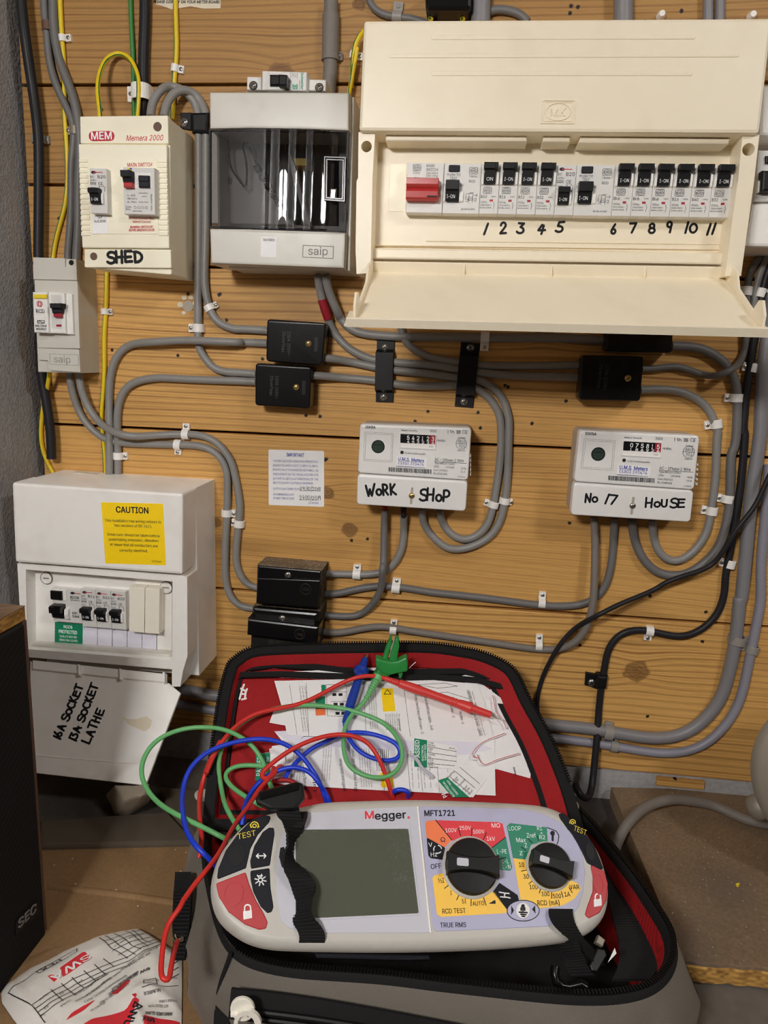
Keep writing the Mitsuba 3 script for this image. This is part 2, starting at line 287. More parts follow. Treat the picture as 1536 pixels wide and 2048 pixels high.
for nm, rgb, ro in (('white', (232, 230, 226), .42), ('module', (206, 205, 202), .4), ('module_white', (226, 225, 221), .38), ('black', (20, 20, 22), .45), ('gloss_black', (18, 17, 18), .22), ('ink', (34, 34, 40), .6), ('pen', (18, 18, 22), .5),
                    ('ink_red', (178, 30, 48), .55), ('ink_blue', (44, 52, 140), .6), ('ink_white', (236, 236, 236), .6), ('ink_grey', (120, 118, 118), .6), ('ink_yellow', (226, 200, 44), .5), ('red_switch', (172, 44, 44), .32),
                    ('cable_grey', (132, 130, 127), .45), ('cable_dark', (104, 102, 101), .5), ('cable_dusty', (116, 110, 104), .6), ('pvc_grey', (124, 123, 126), .45), ('pvc_lilac', (136, 135, 146), .45), ('cable_black', (38, 37, 40), .42), ('earth_yellow', (222, 192, 30), .42), ('earth_green', (26, 96, 44), .45),
                    ('old_green', (52, 124, 54), .45), ('clip_white', (232, 230, 226), .4), ('clip_grey', (140, 136, 130), .5), ('brown', (96, 70, 56), .6), ('paper', (236, 235, 236), .7), ('paper_lilac', (224, 222, 236), .7), ('paper_old', (216, 206, 184), .8), ('label_yellow', (250, 212, 20), .4),
                    ('label_green', (18, 128, 92), .45), ('meter_white', (224, 223, 221), .38), ('meter_back', (168, 158, 144), .5), ('meter_dark', (20, 20, 22), .3), ('green_lens', (46, 62, 54), .25), ('grey_text', (150, 148, 144), .5), ('blue_tape', (52, 92, 160), .5), ('red_tape', (150, 30, 44), .4),
                    ('lead_red', (206, 48, 42), .4), ('lead_blue', (26, 62, 206), .4), ('lead_green', (104, 178, 112), .42), ('clip_green', (40, 136, 62), .4), ('probe_red', (214, 62, 58), .4), ('probe_blue', (22, 58, 156), .4), ('key_black', (22, 23, 30), .6), ('key_red', (178, 40, 46), .45), ('key_yellow', (250, 200, 74), .45),
                    ('key_orange', (238, 120, 70), .45), ('panel_red', (218, 50, 60), .45), ('panel_green', (26, 128, 98), .45), ('knob_black', (24, 23, 24), .42), ('lcd', (84, 88, 76), .18), ('stone', (150, 140, 124), .9), ('slab', (92, 82, 70), .9), ('cable_red', (160, 32, 36), .45), ('flash_stain', (220, 211, 188), .6), ('moulded', (66, 64, 64), .6), ('blank_white', (236, 230, 216), .4), ('vinyl_white', (232, 228, 222), .3), ('pale_metal', (176, 168, 152), .45), ('zip_white', (236, 232, 220), .3)):
    mat(nm, rgb, ro, spec=.22 if max(rgb) < 50 else .5)
mat('screw', (176, 172, 164), .28, .9); mat('brass', (206, 178, 112), .3, .9); mat('chrome', (210, 206, 200), .16, 1.); mat('chalk_metal', (150, 142, 128), .55, .4)
scene['smoked'] = {'type': 'thindielectric', 'int_ior': 1.5, 'specular_transmittance': {'type': 'rgb', 'value': [.35, .345, .36]}}
scene['clear_vinyl'] = {'type': 'thindielectric', 'int_ior': 1.25}

# ---------------------------------------------------------------- the setting
def struct(k, mesh, m, label=None): put(k, mesh, m); return tag(k, label, kind='structure')
def slab(x0, x1, y0, y1, z0, z1): return trimesh.creation.box(bounds=[[x0, y0, z0], [x1, y1, z1]])
LEFT_X = -.525
struct('floor', slab(-.6, 2.2, -2.7, .05, FLOOR_Z-.05, FLOOR_Z), 'concrete', 'dirty grey concrete floor below the boarded wall')
struct('wall_left', slab(LEFT_X-.06, LEFT_X, -2.7, .03, FLOOR_Z, 1.55), 'grey_masonry', 'rough grey painted masonry wall at the side of the boards')
struct('wall_right', slab(2.2, 2.26, -2.7, .05, FLOOR_Z, 1.55), 'box_white')
struct('wall_front', slab(-.6, 2.26, -2.76, -2.7, FLOOR_Z, 1.55), 'box_white')
struct('ceiling', slab(-.6, 2.26, -2.76, .05, 1.55, 1.6), 'box_white')
tag('wall_back', 'pine boarded back wall that carries all the switchgear', kind='structure')
put('wall_back', slab(-.6, 2.2, .022, .05, FLOOR_Z, 1.55), 'dark_gap')
part('wall_back', 'masonry_strip', slab(-.58, 1.2, .004, .0215, FLOOR_Z, -.46), 'grey_masonry')
zs = [.62, .455]+SEAMS+[-.484]
for a, b in zip(zs[:-1], zs[1:]):
    m = trimesh.creation.box(bounds=[[-.555, 0, b+.0016], [1.2, .021, a-.0016]])
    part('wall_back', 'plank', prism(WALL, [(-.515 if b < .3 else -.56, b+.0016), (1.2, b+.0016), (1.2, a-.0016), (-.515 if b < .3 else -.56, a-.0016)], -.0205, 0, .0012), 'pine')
part('wall_back', 'batten', slab(*(lambda a, b: (a[0], b[0]))(WALL.px(1313, 1560, 0), WALL.px(1409, 1560, 0)), -.002, .003, -.497, -.4865), 'pine', label='short softwood batten showing under the lowest board')
hq = WALL.px(376, 612); part('wall_back', 'plugged_hole', prism(WALL, oval(*hq, .0062, None, 20), -.002, .0004), 'meter_back', label='filled hole with flaking putty below the small cream unit')
for a_, b_, r_ in ((-.009, .001, .004), (-.004, .009, .0035), (.004, .0095, .003), (.0085, .003, .003), (-.005, -.008, .0028)): part('wall_back', 'putty_flake', prism(WALL, oval(hq[0]+a_, hq[1]+b_, r_, r_*.8, 7), -.001, .0011, .0003), 'paper_old')
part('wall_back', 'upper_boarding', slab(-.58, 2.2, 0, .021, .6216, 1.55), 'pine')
for k, pos, aim, a, b, L in LAMPS:
    scene[k+'__tube'] = {'type': 'rectangle', 'to_world': T().look_at(origin=list(pos), target=list(aim), up=[0, .3, 1])@T().scale([a, b, 1]), 'emitter': {'type': 'area', 'radiance': {'type': 'rgb', 'value': [L, L*.965, L*.925]}}}
    fr = Fr(pos, (1, 0, 0), np.cross(np.array(pos)-np.array(aim), (1, 0, 0)))
    put(k+'__housing', block(fr, -a-.02, -b-.02, a+.02, b+.02, .01, .05, .005), 'white')
    tag(k, 'white strip lamp over the '+('speaker side' if pos[0] < 0 else 'bench board side')+' of the room, out of the picture', 'lamp')

# ---------------------------------------------------------------- small hardware
def screw_head(parent, fr, u, v, r, h, m='screw', slot='cross', name='screw', ang=.6):
    k = part(parent, name, lathe(fr.sub(u, v, h), [(r, 0), (r, r*.25), (r*.75, r*.5), (r*.3, r*.6)], 16), m, 40)
    ca, sa = math.cos(ang), math.sin(ang); ls = [[(-r*.6*ca, -r*.6*sa), (r*.6*ca, r*.6*sa)]]
    if slot == 'cross': ls.append([(r*.6*sa, -r*.6*ca), (-r*.6*sa, r*.6*ca)])
    if k.count('__') < 3: scene[k+('__slot' if k.count('__') == 1 else '_slot')] = mikit.ply(stroke(fr.sub(u, v, h), ls, r*.45, r*.22, r*.19), 'black')
def lt(fr, items, h=0., bold=False):      # lettering in millimetres: (string, x0, x1, baseline, height)
    return join([text_uv(fr, h, s, (x0/1e3, y/1e3), (x1/1e3, y/1e3), hm/1e3, bold) for s, x0, x1, y, hm in items])
def mm(fr, x0, y0, x1, y1, h0, h1, b=.4, r=0.): return block(fr, x0/1e3, y0/1e3, x1/1e3, y1/1e3, h0/1e3, h1/1e3, b/1e3, r/1e3)
def maker_logo(fr, x, y, w, hh):          # rounded frame, ring and two letters
    q = rrect(x, y, x+w, y+hh, w*.14); ln = [list(q)+[q[0]]]; o = oval(x+w/2, y+hh/2, w*.40, hh*.34); ln.append(list(o)+[o[0]])
    ln = [np.array(l)/1e3 for l in ln]
    return join([stroke(fr, ln, 0, .00035), lt(fr, [('MK', x+w*.2, x+w*.8, y+hh*.33, hh*.34)])])
def lever(fr, x0, x1, y0, y1, low, high, hgt=10.):   # rocker lever: a sloping face and a proud thumb ledge
    s = fr.side(x0/1e3); ym = y0+(y1-y0)*low
    pts = np.array([(y0, -1), (y0, hgt*.42), (ym, hgt*.62), (ym+.6, hgt), (y1-1, hgt*1.05), (y1, hgt*.8), (y1, -1)])/1e3
    return prism(s, pts, 0, (x1-x0)/1e3, .0004)
def on_text(fr, x0, x1, y, hh, s='I-ON'): return lt(fr, [(s, x0, x1, y, hh)])
def cheeks(x, fr, w0, w1, y0, y1, h=3.4, t=2.2):
    ms = []
    for a in (w0, w1-t):
        sd = fr.side(a/1e3); ms.append(prism(sd, np.array([(y0, -.5), (y0+1.5, h*.8), ((y0+y1)/2, h), (y1-1.5, h*.8), (y1, -.5)])/1e3, 0, t/1e3, .0003))
    return join(ms)
def mcb_top(parent, fr, rating, code, first=False):     # single-way breaker, lever at the top
    k = part(parent, 'circuit_breaker', mm(fr, .1, 0, 17.6, 49, -40, 0, .5), 'module', label=f'grey breaker marked {rating} with black lever')
    part(k, 'cheek', cheeks(0, fr, .6, 16.8, 27.5, 42), 'module_white')
    part(k, 'lever', join([lever(fr, 3.2, 13.2, 29, 48.6, .66, 1), mm(fr, 2.2, 42.5, 15.6, 48.6, 2, 9.5, .8)]), 'black')
    sl = Fr(fr.w([.0, .029], .0047)[0], fr.U, fr.V+fr.N*.15)
    part(k, 'lever_text', lt(sl, [('ON' if first else 'I-ON', 5.2 if first else 4.3, 11.3 if first else 12.2, 2.4, 3)]), 'ink_white')
    part(k, 'lettering', join([maker_logo(fr, 3, 20, 7.8, 6), lt(fr, [(rating, .9, 6.6, 15.6, 2.8), (code, 1, 7, 10.6, 1.9), ('230/400V~', .8, 11.5, 7.9, 1.5), ('BS EN 60898', .8, 11.2, 5.4, 1.2), ('6000', 11, 15, 16.6, 1.2)]),
         stroke(fr, [np.array(q)/1e3 for q in ([(13.5, 4.5), (13.5, 6.5), (14.6, 9)], [(13.5, 9), (13.5, 11.5)])], 0, .0003)]), 'ink')
    part(k, 'flag_window', mm(fr, 9.4, 12.2, 12.6, 14.3, 0, .25, 0), 'red_tape' if not first else 'red_switch')
def mcb_mid(parent, fr, rating, lab=None):       # single-way breaker, lever low, oval emblem on top
    k = part(parent, 'circuit_breaker', mm(fr, .1, 0, 17.6, 49, -40, 0, .5), 'module', label=lab or f'grey breaker marked {rating} with red and black emblem')
    part(k, 'cheek', cheeks(0, fr, .5, 14.8, 9, 23), 'module_white')
    part(k, 'lever', lever(fr, 2, 12.6, 10, 26.5, .62, 1, 9), 'black')
    sl = Fr(fr.w([0, .010], .0040)[0], fr.U, fr.V+fr.N*.15)
    part(k, 'lever_text', lt(sl, [('I-ON', 3.4, 10.6, 2.6, 2.8)]), 'ink_white')
    part(k, 'emblem', prism(fr, oval(.0043, .0446, .0025, .0016, 16), 0, .0003), 'ink')
    part(k, 'emblem_stripe', join([prism(fr, oval(.0052, .0446, .0013, .0008, 12), .0003, .0004), mm(fr, 7, 44.2, 13.6, 45, 0, .25, 0)]), 'ink_red')
    part(k, 'lettering', join([lt(fr, [('EC', .8, 4.6, 38.6, 2.4), (rating, 8.4, 16.4, 38.2, 3.4), ('230V~', .8, 7.4, 35.2, 1.8), ('6000', 1.2, 5.6, 32, 1.3), ('CE', 9, 13.4, 31, 3.2), ('I-ON', 11.6, 14.6, 29, 1.2), ('BS EN', 1, 5.5, 27.6, 1.1)]),
         stroke(fr, [np.array(q)/1e3 for q in ([(.8, 31.5), (6.2, 31.5), (6.2, 33.8), (.8, 33.8), (.8, 31.5)], [(10, 27), (10, 30)], [(9.4, 29.2), (10, 30), (10.6, 29.2)], [(15.5, 24), (15, 27), (16, 29)])], 0, .0003)]), 'ink')

# ---------------------------------------------------------------- big cream consumer unit
cu = thing('consumer_unit', 'large cream consumer unit with hinged lid hanging open below eleven numbered breakers', 'consumer unit')
part(cu, 'back_box', ppoly(WALL, [(735, 50), (1538, 46), (1448, 545), (722, 540)], .0, .072, .002), 'cream')
cover = WALL.pxs([(727, 40), (1546, 35), (1520, 267), (717, 262)], .112)
part(cu, 'cover', prism(WALL, rounded(cover, .003), .0722, .112, .003), 'cream', 30)
for a, b in (((867, 75), (1387, 74)), ((782, 111.5), (1474, 110)), ((866, 147), (1381, 147))):
    (ua, va), (ub, vb) = WALL.pxs([a, b], .112)
    o = LineString([(ua, va), (ub, vb)]).buffer(.0019, quad_segs=4)
    part(cu, 'raised_bar', prism(WALL, np.array(o.exterior.coords)[:-1], .1118, .1127, .0005), 'cream', 30)
fc = Fr(WALL.w(WALL.px(1082, 246, .112), .112)[0], (1, 0, -.01), (0, 0, 1))
part(cu, 'logo_plate', join([ext(fc, Polygon(rrect(-.0005, -.0006, .0295, .0192, .001)).difference(Polygon(rrect(.0004, .0003, .0286, .0183, .001))), 0, .0011), ext(fc, Polygon(oval(.0145, .0093, .0115, .0075, 32)).difference(Polygon(oval(.0145, .0093, .0109, .0069, 32))), 0, .0011),
     text_uv(fc, 0, 'MK', (.0075, .0058), (.0215, .0058), .007, False, .0011), ext(fc, Polygon(rrect(.002, .0012, .027, .0174, .001)).difference(Polygon(rrect(.0024, .0016, .0266, .017, .001))), 0, .0008)]), 'cream')
hole_l, hole_r = WALL.px(733, 293, .105), WALL.px(1497, 299, .105)
lc = Polygon(WALL.pxs([(717, 264), (750, 266), (745, 359), (741, 546), (713, 548), (711, 500), (713, 362), (716, 356)], .105)).difference(Point(hole_l).buffer(.005))
rc = Polygon(WALL.pxs([(1485, 270), (1519, 269), (1508, 365), (1507, 372), (1482, 552), (1450, 552), (1474, 372), (1476, 364)], .105)).difference(Point(hole_r).buffer(.0053))
for g, hp in ((lc, hole_l), (rc, hole_r)):
    k = part(cu, 'cheek', ext(WALL, g, .0722, .105), 'cream')
    part(k, 'screw', lathe(WALL.sub(hp[0], hp[1], .0725), [(.0035, 0), (.0035, .001), (.002, .002)], 14), 'black', 30)
part(cu, 'bar', join([ppoly(WALL, p, .0722, .1, .0012) for p in ([(771, 270), (1054, 271.5), (1054, 283), (771, 282)], [(1086, 272), (1141, 273), (1140, 284), (1085, 284)], [(1161, 273), (1461, 277), (1457, 288), (1157, 286)])]), 'cream')
panel_q = WALL.pxs([(747, 262), (1480, 268), (1462, 508), (741, 492)], .075)
fb = WALL.pxs([(815, 325.5), (1459, 331.5)], .09)
d = fb[1]-fb[0]; d /= np.linalg.norm(d); BU = np.array([d[0], 0, d[1]]); BV = np.array([-d[1], 0, d[0]])
BR = Fr(WALL.w(fb[0], .09)[0]-BV*.045, BU, BV).scaled(1., .91)
part(cu, 'panel', prism(WALL, panel_q, .0721, .075, .0005), 'cream')
part(cu, 'lower_ledge', ppoly(WALL, [(741, 495), (1463, 506), (1456, 530), (741, 518)], .0722, .088, .002), 'cream')
part(cu, 'ridge', join([ppoly(WALL, [(852, 480.5), (1450, 487), (1450, 489.5), (852, 482.5)], .0749, .0762, .0003), ppoly(WALL, [(741, 489), (1462, 498), (1462, 500), (741, 491)], .0749, .0775, .0004)]), 'cream')
W1 = .01772
k = part(cu, 'main_switch', mm(BR, .1, 0, 35.2, 49.5, -40, 0, .5), 'module', label='grey main switch module with wide red lever')
part(k, 'lever', join([prism(BR.side(.0008), np.array([(11, -1), (11, 9), (13, 11.5), (19, 12), (21.4, 10), (22.2, 9), (23, 10), (26, 12.5), (31.5, 12.5), (32.5, 10), (32.5, -1)])/1e3, 0, .0305, .0006)]), 'red_switch', 30)
part(k, 'slot', mm(BR, 21, 13.2, 30.5, 14.6, 10, 12.1, 0), 'ink')
part(k, 'lettering', join([maker_logo(BR, 5.6, 41.6, 7.6, 6.2), lt(BR, [('5500s', 6, 12.3, 38.8, 1.8), ('MAIN', 18.4, 26, 45.4, 2.7), ('SWITCH', 18.4, 29.6, 41.6, 2.7), ('100A AC22A', 18.4, 29.8, 38.6, 1.8), ('230V 50Hz', 18.4, 29.8, 35.8, 1.9), ('EN 60947-3', 18.2, 27.6, 33.4, 1.3), ('ON', 7, 11.4, 33, 2.4)])]), 'ink')
def rcd(parent, fr):
    k = part(parent, 'residual_current_device', mm(fr, .1, 0, 35.3, 49.5, -40, 0, .5), 'module', label='two module safety switch with grey test button and black lever')
    part(k, 'test_button', mm(fr, 4.4, 41, 15, 47.6, -.5, 1.6, .6, 1.), 'ink')
    part(k, 'cheek', cheeks(0, fr, .4, 19.6, 10.5, 23, 3.2, 4.), 'module_white')
    part(k, 'lever', lever(fr, 2.6, 15.4, 11.4, 31.6, .5, 1, 10), 'black')
    sl = Fr(fr.w([0, .0114], .0044)[0], fr.U, fr.V+fr.N*.15)
    part(k, 'lever_text', lt(sl, [('I-ON', 3.8, 11.8, 2.6, 3.2)]), 'ink_white')
    ln = [[(21.5, 18), (23, 20), (25, 20)], [(22, 12), (24, 12), (24, 15)], [(21.6, 14), (22.8, 14), (22.8, 17), (21.6, 17), (21.6, 14)], [(25, 11), (25, 20), (28.5, 20), (28.5, 11)], [(24.4, 16.5), (29, 16.5)], [(24.4, 13.4), (29, 13.4), (29, 15), (24.4, 15), (24.4, 13.4)], [(29, 18.5), (32.6, 18.5)], [(30.5, 12.5), (32, 12.5), (32, 15.5), (30.5, 15.5), (30.5, 12.5)], [(25.5, 20.8), (29.5, 20.8)], [(32, 17), (33, 18.5), (32, 20)]]
    part(k, 'lettering', join([maker_logo(fr, 24, 39.2, 7.8, 6.4), lt(fr, [('PUSH TO', 3.4, 15.6, 37, 2.6), ('TEST', 6, 12.8, 33.6, 2.6), ('7860s', 24, 31.4, 36, 1.9), ('RCD', 24.2, 30.2, 30.8, 2.4), ('3', .9, 2, 27, 2), ('0V', 16, 19.6, 27, 2), ('BS EN 61008', 18.4, 31, 3.6, 1.7)]), stroke(fr, [np.array(q)/1e3 for q in ln], 0, .00028)]), 'ink')
rcd(cu, BR.sub(2*W1, -.0002)); rcd(cu, BR.sub(9*W1, -.0002))
for i, (rt_, cd) in enumerate((('B50', '5950s'), ('B16', '5916s'), ('B32', '5932s'), ('B32', '5932s'))): mcb_top(cu, BR.sub((4+i)*W1, 0), rt_, cd, i == 0)
mcb_mid(cu, BR.sub(8*W1, 0), 'B20')
for i, (rt_, cd) in enumerate((('B6', '5906s'), ('B6', '5906s'), ('B6', '5906s'), ('B16', '5916s'), ('B40', '5940s'), ('B32', '5932s'))): mcb_top(cu, BR.sub((11+i)*W1, 0), rt_, cd)
part(cu, 'blank_plate', ppoly(WALL, [(780, 327), (813, 327), (811, 424), (777, 423)], .0748, .0757, .0003), 'cream_pale')
nums = [(s, (x, y), (x+w, y+.5), 20) for s, x, y, w in (('1', 964, 467, 6), ('2', 1000, 467, 13), ('3', 1035, 466, 15), ('4', 1075, 468, 15), ('5', 1112, 464, 15), ('6', 1222, 467, 11), ('7', 1259, 465, 13), ('8', 1297, 466, 13), ('9', 1332, 465, 12), ('10', 1369, 466, 24), ('11', 1411, 468, 16))]
for i, nn in enumerate(nums): part(cu, 'number', hand(WALL, .0752, [nn], 'X', 4.4, 3+i), 'pen', label='black handwritten number '+nn[0])
# the open lid
A0, B0 = WALL.w(WALL.px(747, 543, .085), .085)[0], WALL.w(WALL.px(1448, 555, .085), .085)[0]
A1, B1 = WALL.w(WALL.px(682, 646, .2), .2)[0], WALL.w(WALL.px(1537, 670, .2), .2)[0]
LF = Fr(B0, A0-B0, A1-A0); LW, LD = np.linalg.norm(A0-B0), (A1-A0)@LF.V
lid = part(cu, 'lid', prism(LF, [(-.002, 0), (LW+.002, 0), (LW+.002, LD), (-.002, LD)], -.003, 0, .0006), 'cream', label='cream lid hinged open, hanging in front of the cables')
part(lid, 'hinge_wall', prism(LF, [(0, 0), (LW, 0), (LW, .0025), (0, .0025)], 0, .0105, .0006), 'cream')
part(lid, 'lip', prism(LF, [(-.0065, LD-.003), (LW+.0075, LD-.003), (LW+.0075, LD), (-.0065, LD)], -.0035, .0045, .0006), 'cream')
for sd in (0, 1):
    u = -.002 if sd == 0 else LW-.0002; s = LF.side(u)
    k = part(lid, 'cheek', prism(s, [(.004, 0), (.004, .014), (.03, .016), (.045, .006), (LD-.035, .005), (LD-.028, .017), (LD-.02, .02), (LD-.008, .012), (LD-.004, 0)], 0, .0022, .0004), 'cream')
    part(lid, 'tab', prism(LF, [(u-.006, LD-.03), (u+.0085, LD-.03), (u+.0085, LD), (u-.006, LD)] if sd == 0 else [(u-.006, LD-.03), (u+.0095, LD-.03), (u+.0095, LD), (u-.006, LD)], -.003, -.001, .0004), 'cream')
for f in (.27, .52, .78): part(lid, 'rib', prism(LF.side(LW*(1-f)), [(.002, 0), (.002, .0095), (.006, .006), (.008, 0)], 0, .0018, .0003), 'cream')
part(lid, 'catch', prism(LF, oval(LW*.505, LD-.004, .008, .004, 20), 0, .0012, .0004), 'cream_pale')

# ---------------------------------------------------------------- small cream unit (SHED)
cs = thing('consumer_unit', 'small cream consumer unit marked SHED with one breaker and a main switch', 'consumer unit')
dm = .070
part(cs, 'body', prism(WALL, rounded(WALL.pxs([(161, 235), (336, 233), (340, 549), (170, 534)], dm), .002)*[1, 1], 0, dm-.004, .001), 'cream_pale')
part(cs, 'top_band', ppoly(WALL, c('A', (557, 812), (1172, 805), (1176, 1004), (561, 1001)), dm-.006, dm, .0008, .001), 'cream_pale')
part(cs, 'front', ppoly(WALL, c('A', (546, 1004), (1164, 1008), (1181, 1735), (572, 1730)), dm-.006, dm+.002, .0012, .0012), 'cream_pale')
part(cs, 'bottom_band', ppoly(WALL, c('E', (539, 57), (1092, 60), (1096, 180), (540, 175)), dm-.006, dm, .0008, .001), 'cream_pale')
for i in range(15):
    y = 1103+i*36.5; xl = 549+i*1.1; xr = 1098+i*.6
    for xx, ww in ((xl, 64), (xr, 66)): part(cs, 'louvre', ppoly(WALL, c('A', (xx, y+4), (xx+ww, y+4), (xx+ww, y+32), (xx, y+32)), dm, dm+.0032, .0008), 'cream_pale')
part(cs, 'panel', ppoly(WALL, c('A', (622, 1112), (1094, 1112), (1106, 1636), (645, 1634)), dm, dm+.0028, .0004), 'cream_pale')
for p in ((1100, 885, 'A', 28), (600, 105, 'E', 25)):
    q = WALL.px(*c(p[2], p[:2])[0], dm); part(cs, 'screw_hole', prism(WALL, oval(*q, p[3]/3.4*.00054, None, 20), dm-.0005, dm+.0002), 'brown')
q = WALL.pxs(c('A', (622, 1190), (766, 1496)), dm+.012); f1 = Fr(WALL.w(WALL.px(*c('A', (634, 1488))[0], dm+.012), dm+.012)[0], (1, 0, -.01), (-.0, 0, 1)).scaled(1.04, .88)
mcb_mid(cs, f1, 'B20', 'grey breaker marked B20 beside the red and black main switch')
fm = Fr(WALL.w(WALL.px(*c('A', (866, 1494))[0], dm+.014), dm+.014)[0], (1, 0, -.01), (0, 0, 1)).scaled(.96, .90)
k = part(cs, 'main_switch', mm(fm, 0, 0, 34.5, 49.5, -20, 0, .6), 'module', label='grey switch module with black and red lever')
part(k, 'window', mm(fm, 2, 27.5, 31, 44, 0, .5, .2), 'module_white')
part(k, 'lever', join([lever(fm, 2.5, 12.5, 32, 44.5, .4, 1, 11)]), 'ink'); part(k, 'lever_tip', mm(fm, 3, 27.2, 12.8, 32.6, 0, 6, .8), 'red_switch')
part(k, 'rocker', join([mm(fm, 18.5, 28, 30, 40.5, 0, 4, 1.), mm(fm, 19, 34, 29.6, 40, 4, 5.2, .6)]), 'ink')
part(k, 'button', join([mm(fm, 5.2+a*2.4, 45.4+b*1.7, 7.6+a*2.4, 47.1+b*1.7, 0, .6, .1) for a in range(2) for b in range(2) if (a+b) % 2 == 0]), 'blue_tape')
part(k, 'button', join([mm(fm, 5.2+a*2.4, 45.4+b*1.7, 7.6+a*2.4, 47.1+b*1.7, 0, .6, .1) for a in range(2) for b in range(2) if (a+b) % 2]), 'ink_yellow')
part(k, 'lettering', join([lt(fm, [('In', 4, 6, 19, 1.6), ('40 A', 8, 13, 19, 2.2), ('IΔN 0.03 A', 4, 15, 15.6, 2), ('Un', 4, 6, 12.2, 1.6), ('230V~', 8, 15, 12.2, 1.8), ('2 pole', 2, 8, 7, 1.6), ('IP40', 2, 7, 4.4, 1.6), ('Made in Germany', 10, 20, 3, 1.1), ('SURGE PROTECTED', 17, 27, 22, 1.1), ('10000', 20, 26, 18.6, 1.2), ('BS EN 61008', 17, 27, 12.5, 1.2)]),
     join([stroke(fm, [list(oval(.0125+i*.0042, .0072, .0014, None, 12))+[oval(.0125+i*.0042, .0072, .0014, None, 12)[0]]], 0, .00026) for i in range(4)])]), 'ink')
part(k, 'side_text', text_uv(fm, 0, 'Test  monthly', (.0315, .004), (.0315, .022), .0018), 'ink')
def mem(items): return texts(WALL, dm+.0029, items, 'A')
part(cs, 'red_lettering', join([texts(WALL, dm, [('Memera 2000', (882, 984), (1136, 980), 34)], 'A', slant=.25), mem([('MAIN SWITCH', (890, 1165), (1062, 1162), 24), ('Do Not Exceed Max', (900, 1532), (1078, 1534), 16), ('Rated Current', (928, 1556), (1052, 1557), 16), ('WARNING: SWITCH OFF', (908, 1594), (1070, 1592), 15, True), ('BEFORE REMOVING COVER', (901, 1615), (1080, 1614), 15, True)])]), 'ink_red')
part(cs, 'badge', ppoly(WALL, c('A', (620, 916), (798, 914), (798, 982), (620, 986)), dm, dm+.0004, 0, .0042), 'ink_red', label='red rounded maker badge')
part(cs, 'badge_text', texts(WALL, dm+.0004, [('MEM', (638, 974), (782, 972), 46, True)], 'A'), 'ink_white')
part(cs, 'circuit_label', ppoly(WALL, c('A', (645, 1512), (752, 1508), (752, 1630), (645, 1634)), dm+.0028, dm+.0031), 'paper')
part(cs, 'circuit_text', texts(WALL, dm+.0031, [('OUT', (684, 1528), (716, 1526), 15), ('BUILDING', (660, 1554), (742, 1552), 15)], 'A'), 'ink')
part(cs, 'marker_writing', hand(WALL, dm+.0002, [('SHED', (690, 147), (905, 142), 66)], 'E', 17, 5), 'pen', label='black handwritten word SHED')

# ---------------------------------------------------------------- grey unit with smoked window
sp = thing('consumer_unit', 'grey plastic enclosure with a smoked window and a blank SHOWER sticker', 'consumer unit')
ds = .068
sd_l = WALL.pxs([(424, 205), (424, 535)], .03)
bx = WALL.pxs([(419, 183), (699, 184), (691, 538), (420, 527)], ds)
x0, x1 = bx[0][0]+.001, bx[1][0]-.001; z1, z0 = bx[0][1]-.001, bx[3][1]+.001
part(sp, 'back_box', join([prism(WALL, [(x0-.0, z0), (x1+.004, z0-.004), (x1+.004, z1), (x0, z1)], 0, .012, .001), prism(WALL, [(x0, z0), (x0+.0025, z0), (x0+.0025, z1), (x0, z1)], .012, .050, .0005), prism(WALL, [(x1, z0-.004), (x1+.0035, z0-.004), (x1+.0035, z1), (x1, z1)], .012, .055, .001)]), 'box_grey')
part(sp, 'top_band', ppoly(WALL, c('B', (78, 352), (1272, 356), (1272, 690), (900, 676), (400, 668), (78, 674)), .012, ds, .003), 'box_grey', 30)
part(sp, 'bottom_band', ppoly(WALL, c('B', (78, 1520), (400, 1524), (900, 1540), (1244, 1556), (1232, 1866), (88, 1822)), .012, ds, .003), 'box_grey', 30)
part(sp, 'underside', prism(WALL, [(x0+.012, z0-.003), (x1+.003, z0-.003), (x1+.001, z0+.006), (x0+.004, z0+.006)], 0, .05, .002), 'box_grey')
wq = WALL.pxs(c('B', (80, 676), (1272, 690), (1240, 1548), (80, 1516)), ds-.004)
n = 60; xs = np.linspace(0, 1, n); P_, F_ = [], []
for i, s in enumerate(xs):
    for q0, q1 in ((wq[3], wq[2]), (wq[0], wq[1])):
        P_.append(WALL.w(q0+(q1-q0)*s, ds-.005+.004*math.sin(math.pi*s)**.5-.011*max(0, (s-.8)/.2)**2+.0016*max(0, s-.35)*math.sin(s*52))[0])
for i in range(n-1): F_ += [[2*i, 2*i+2, 2*i+3], [2*i, 2*i+3, 2*i+1]]
part(sp, 'window', trimesh.Trimesh(P_, F_, process=False), 'smoked', True, label='smoked see-through window')
part(sp, 'window_frame', join([ext(WALL, Polygon(wq).buffer(.0003).difference(Polygon(inset(ccw(wq), .0016))), ds-.0065, ds-.003)]), 'black')
part(sp, 'inner_plate', ppoly(WALL, c('B', (85, 700), (360, 700), (470, 960), (620, 1240), (790, 1490), (85, 1480)), .012, .020, .001), 'box_grey')
part(sp, 'inner_recess', ppoly(WALL, c('B', (365, 700), (1180, 700), (1180, 1500), (800, 1490), (480, 960)), .012, .014, .0), 'ink')
part(sp, 'terminal_bar', join([ppoly(WALL, c('B', (450+i*46, 985+i*76), (505+i*46, 985+i*76), (515+i*46, 1028+i*76), (460+i*46, 1028+i*76)), .02, .03, .001) for i in range(6)]), 'black')
part(sp, 'painted_reflection', ppoly(WALL, c('B', (765, 890), (800, 960), (935, 1480), (905, 1495), (780, 1050)), .014, .030, .0005), 'paper')  # pale strip added as the white reflection streak on the smoked window
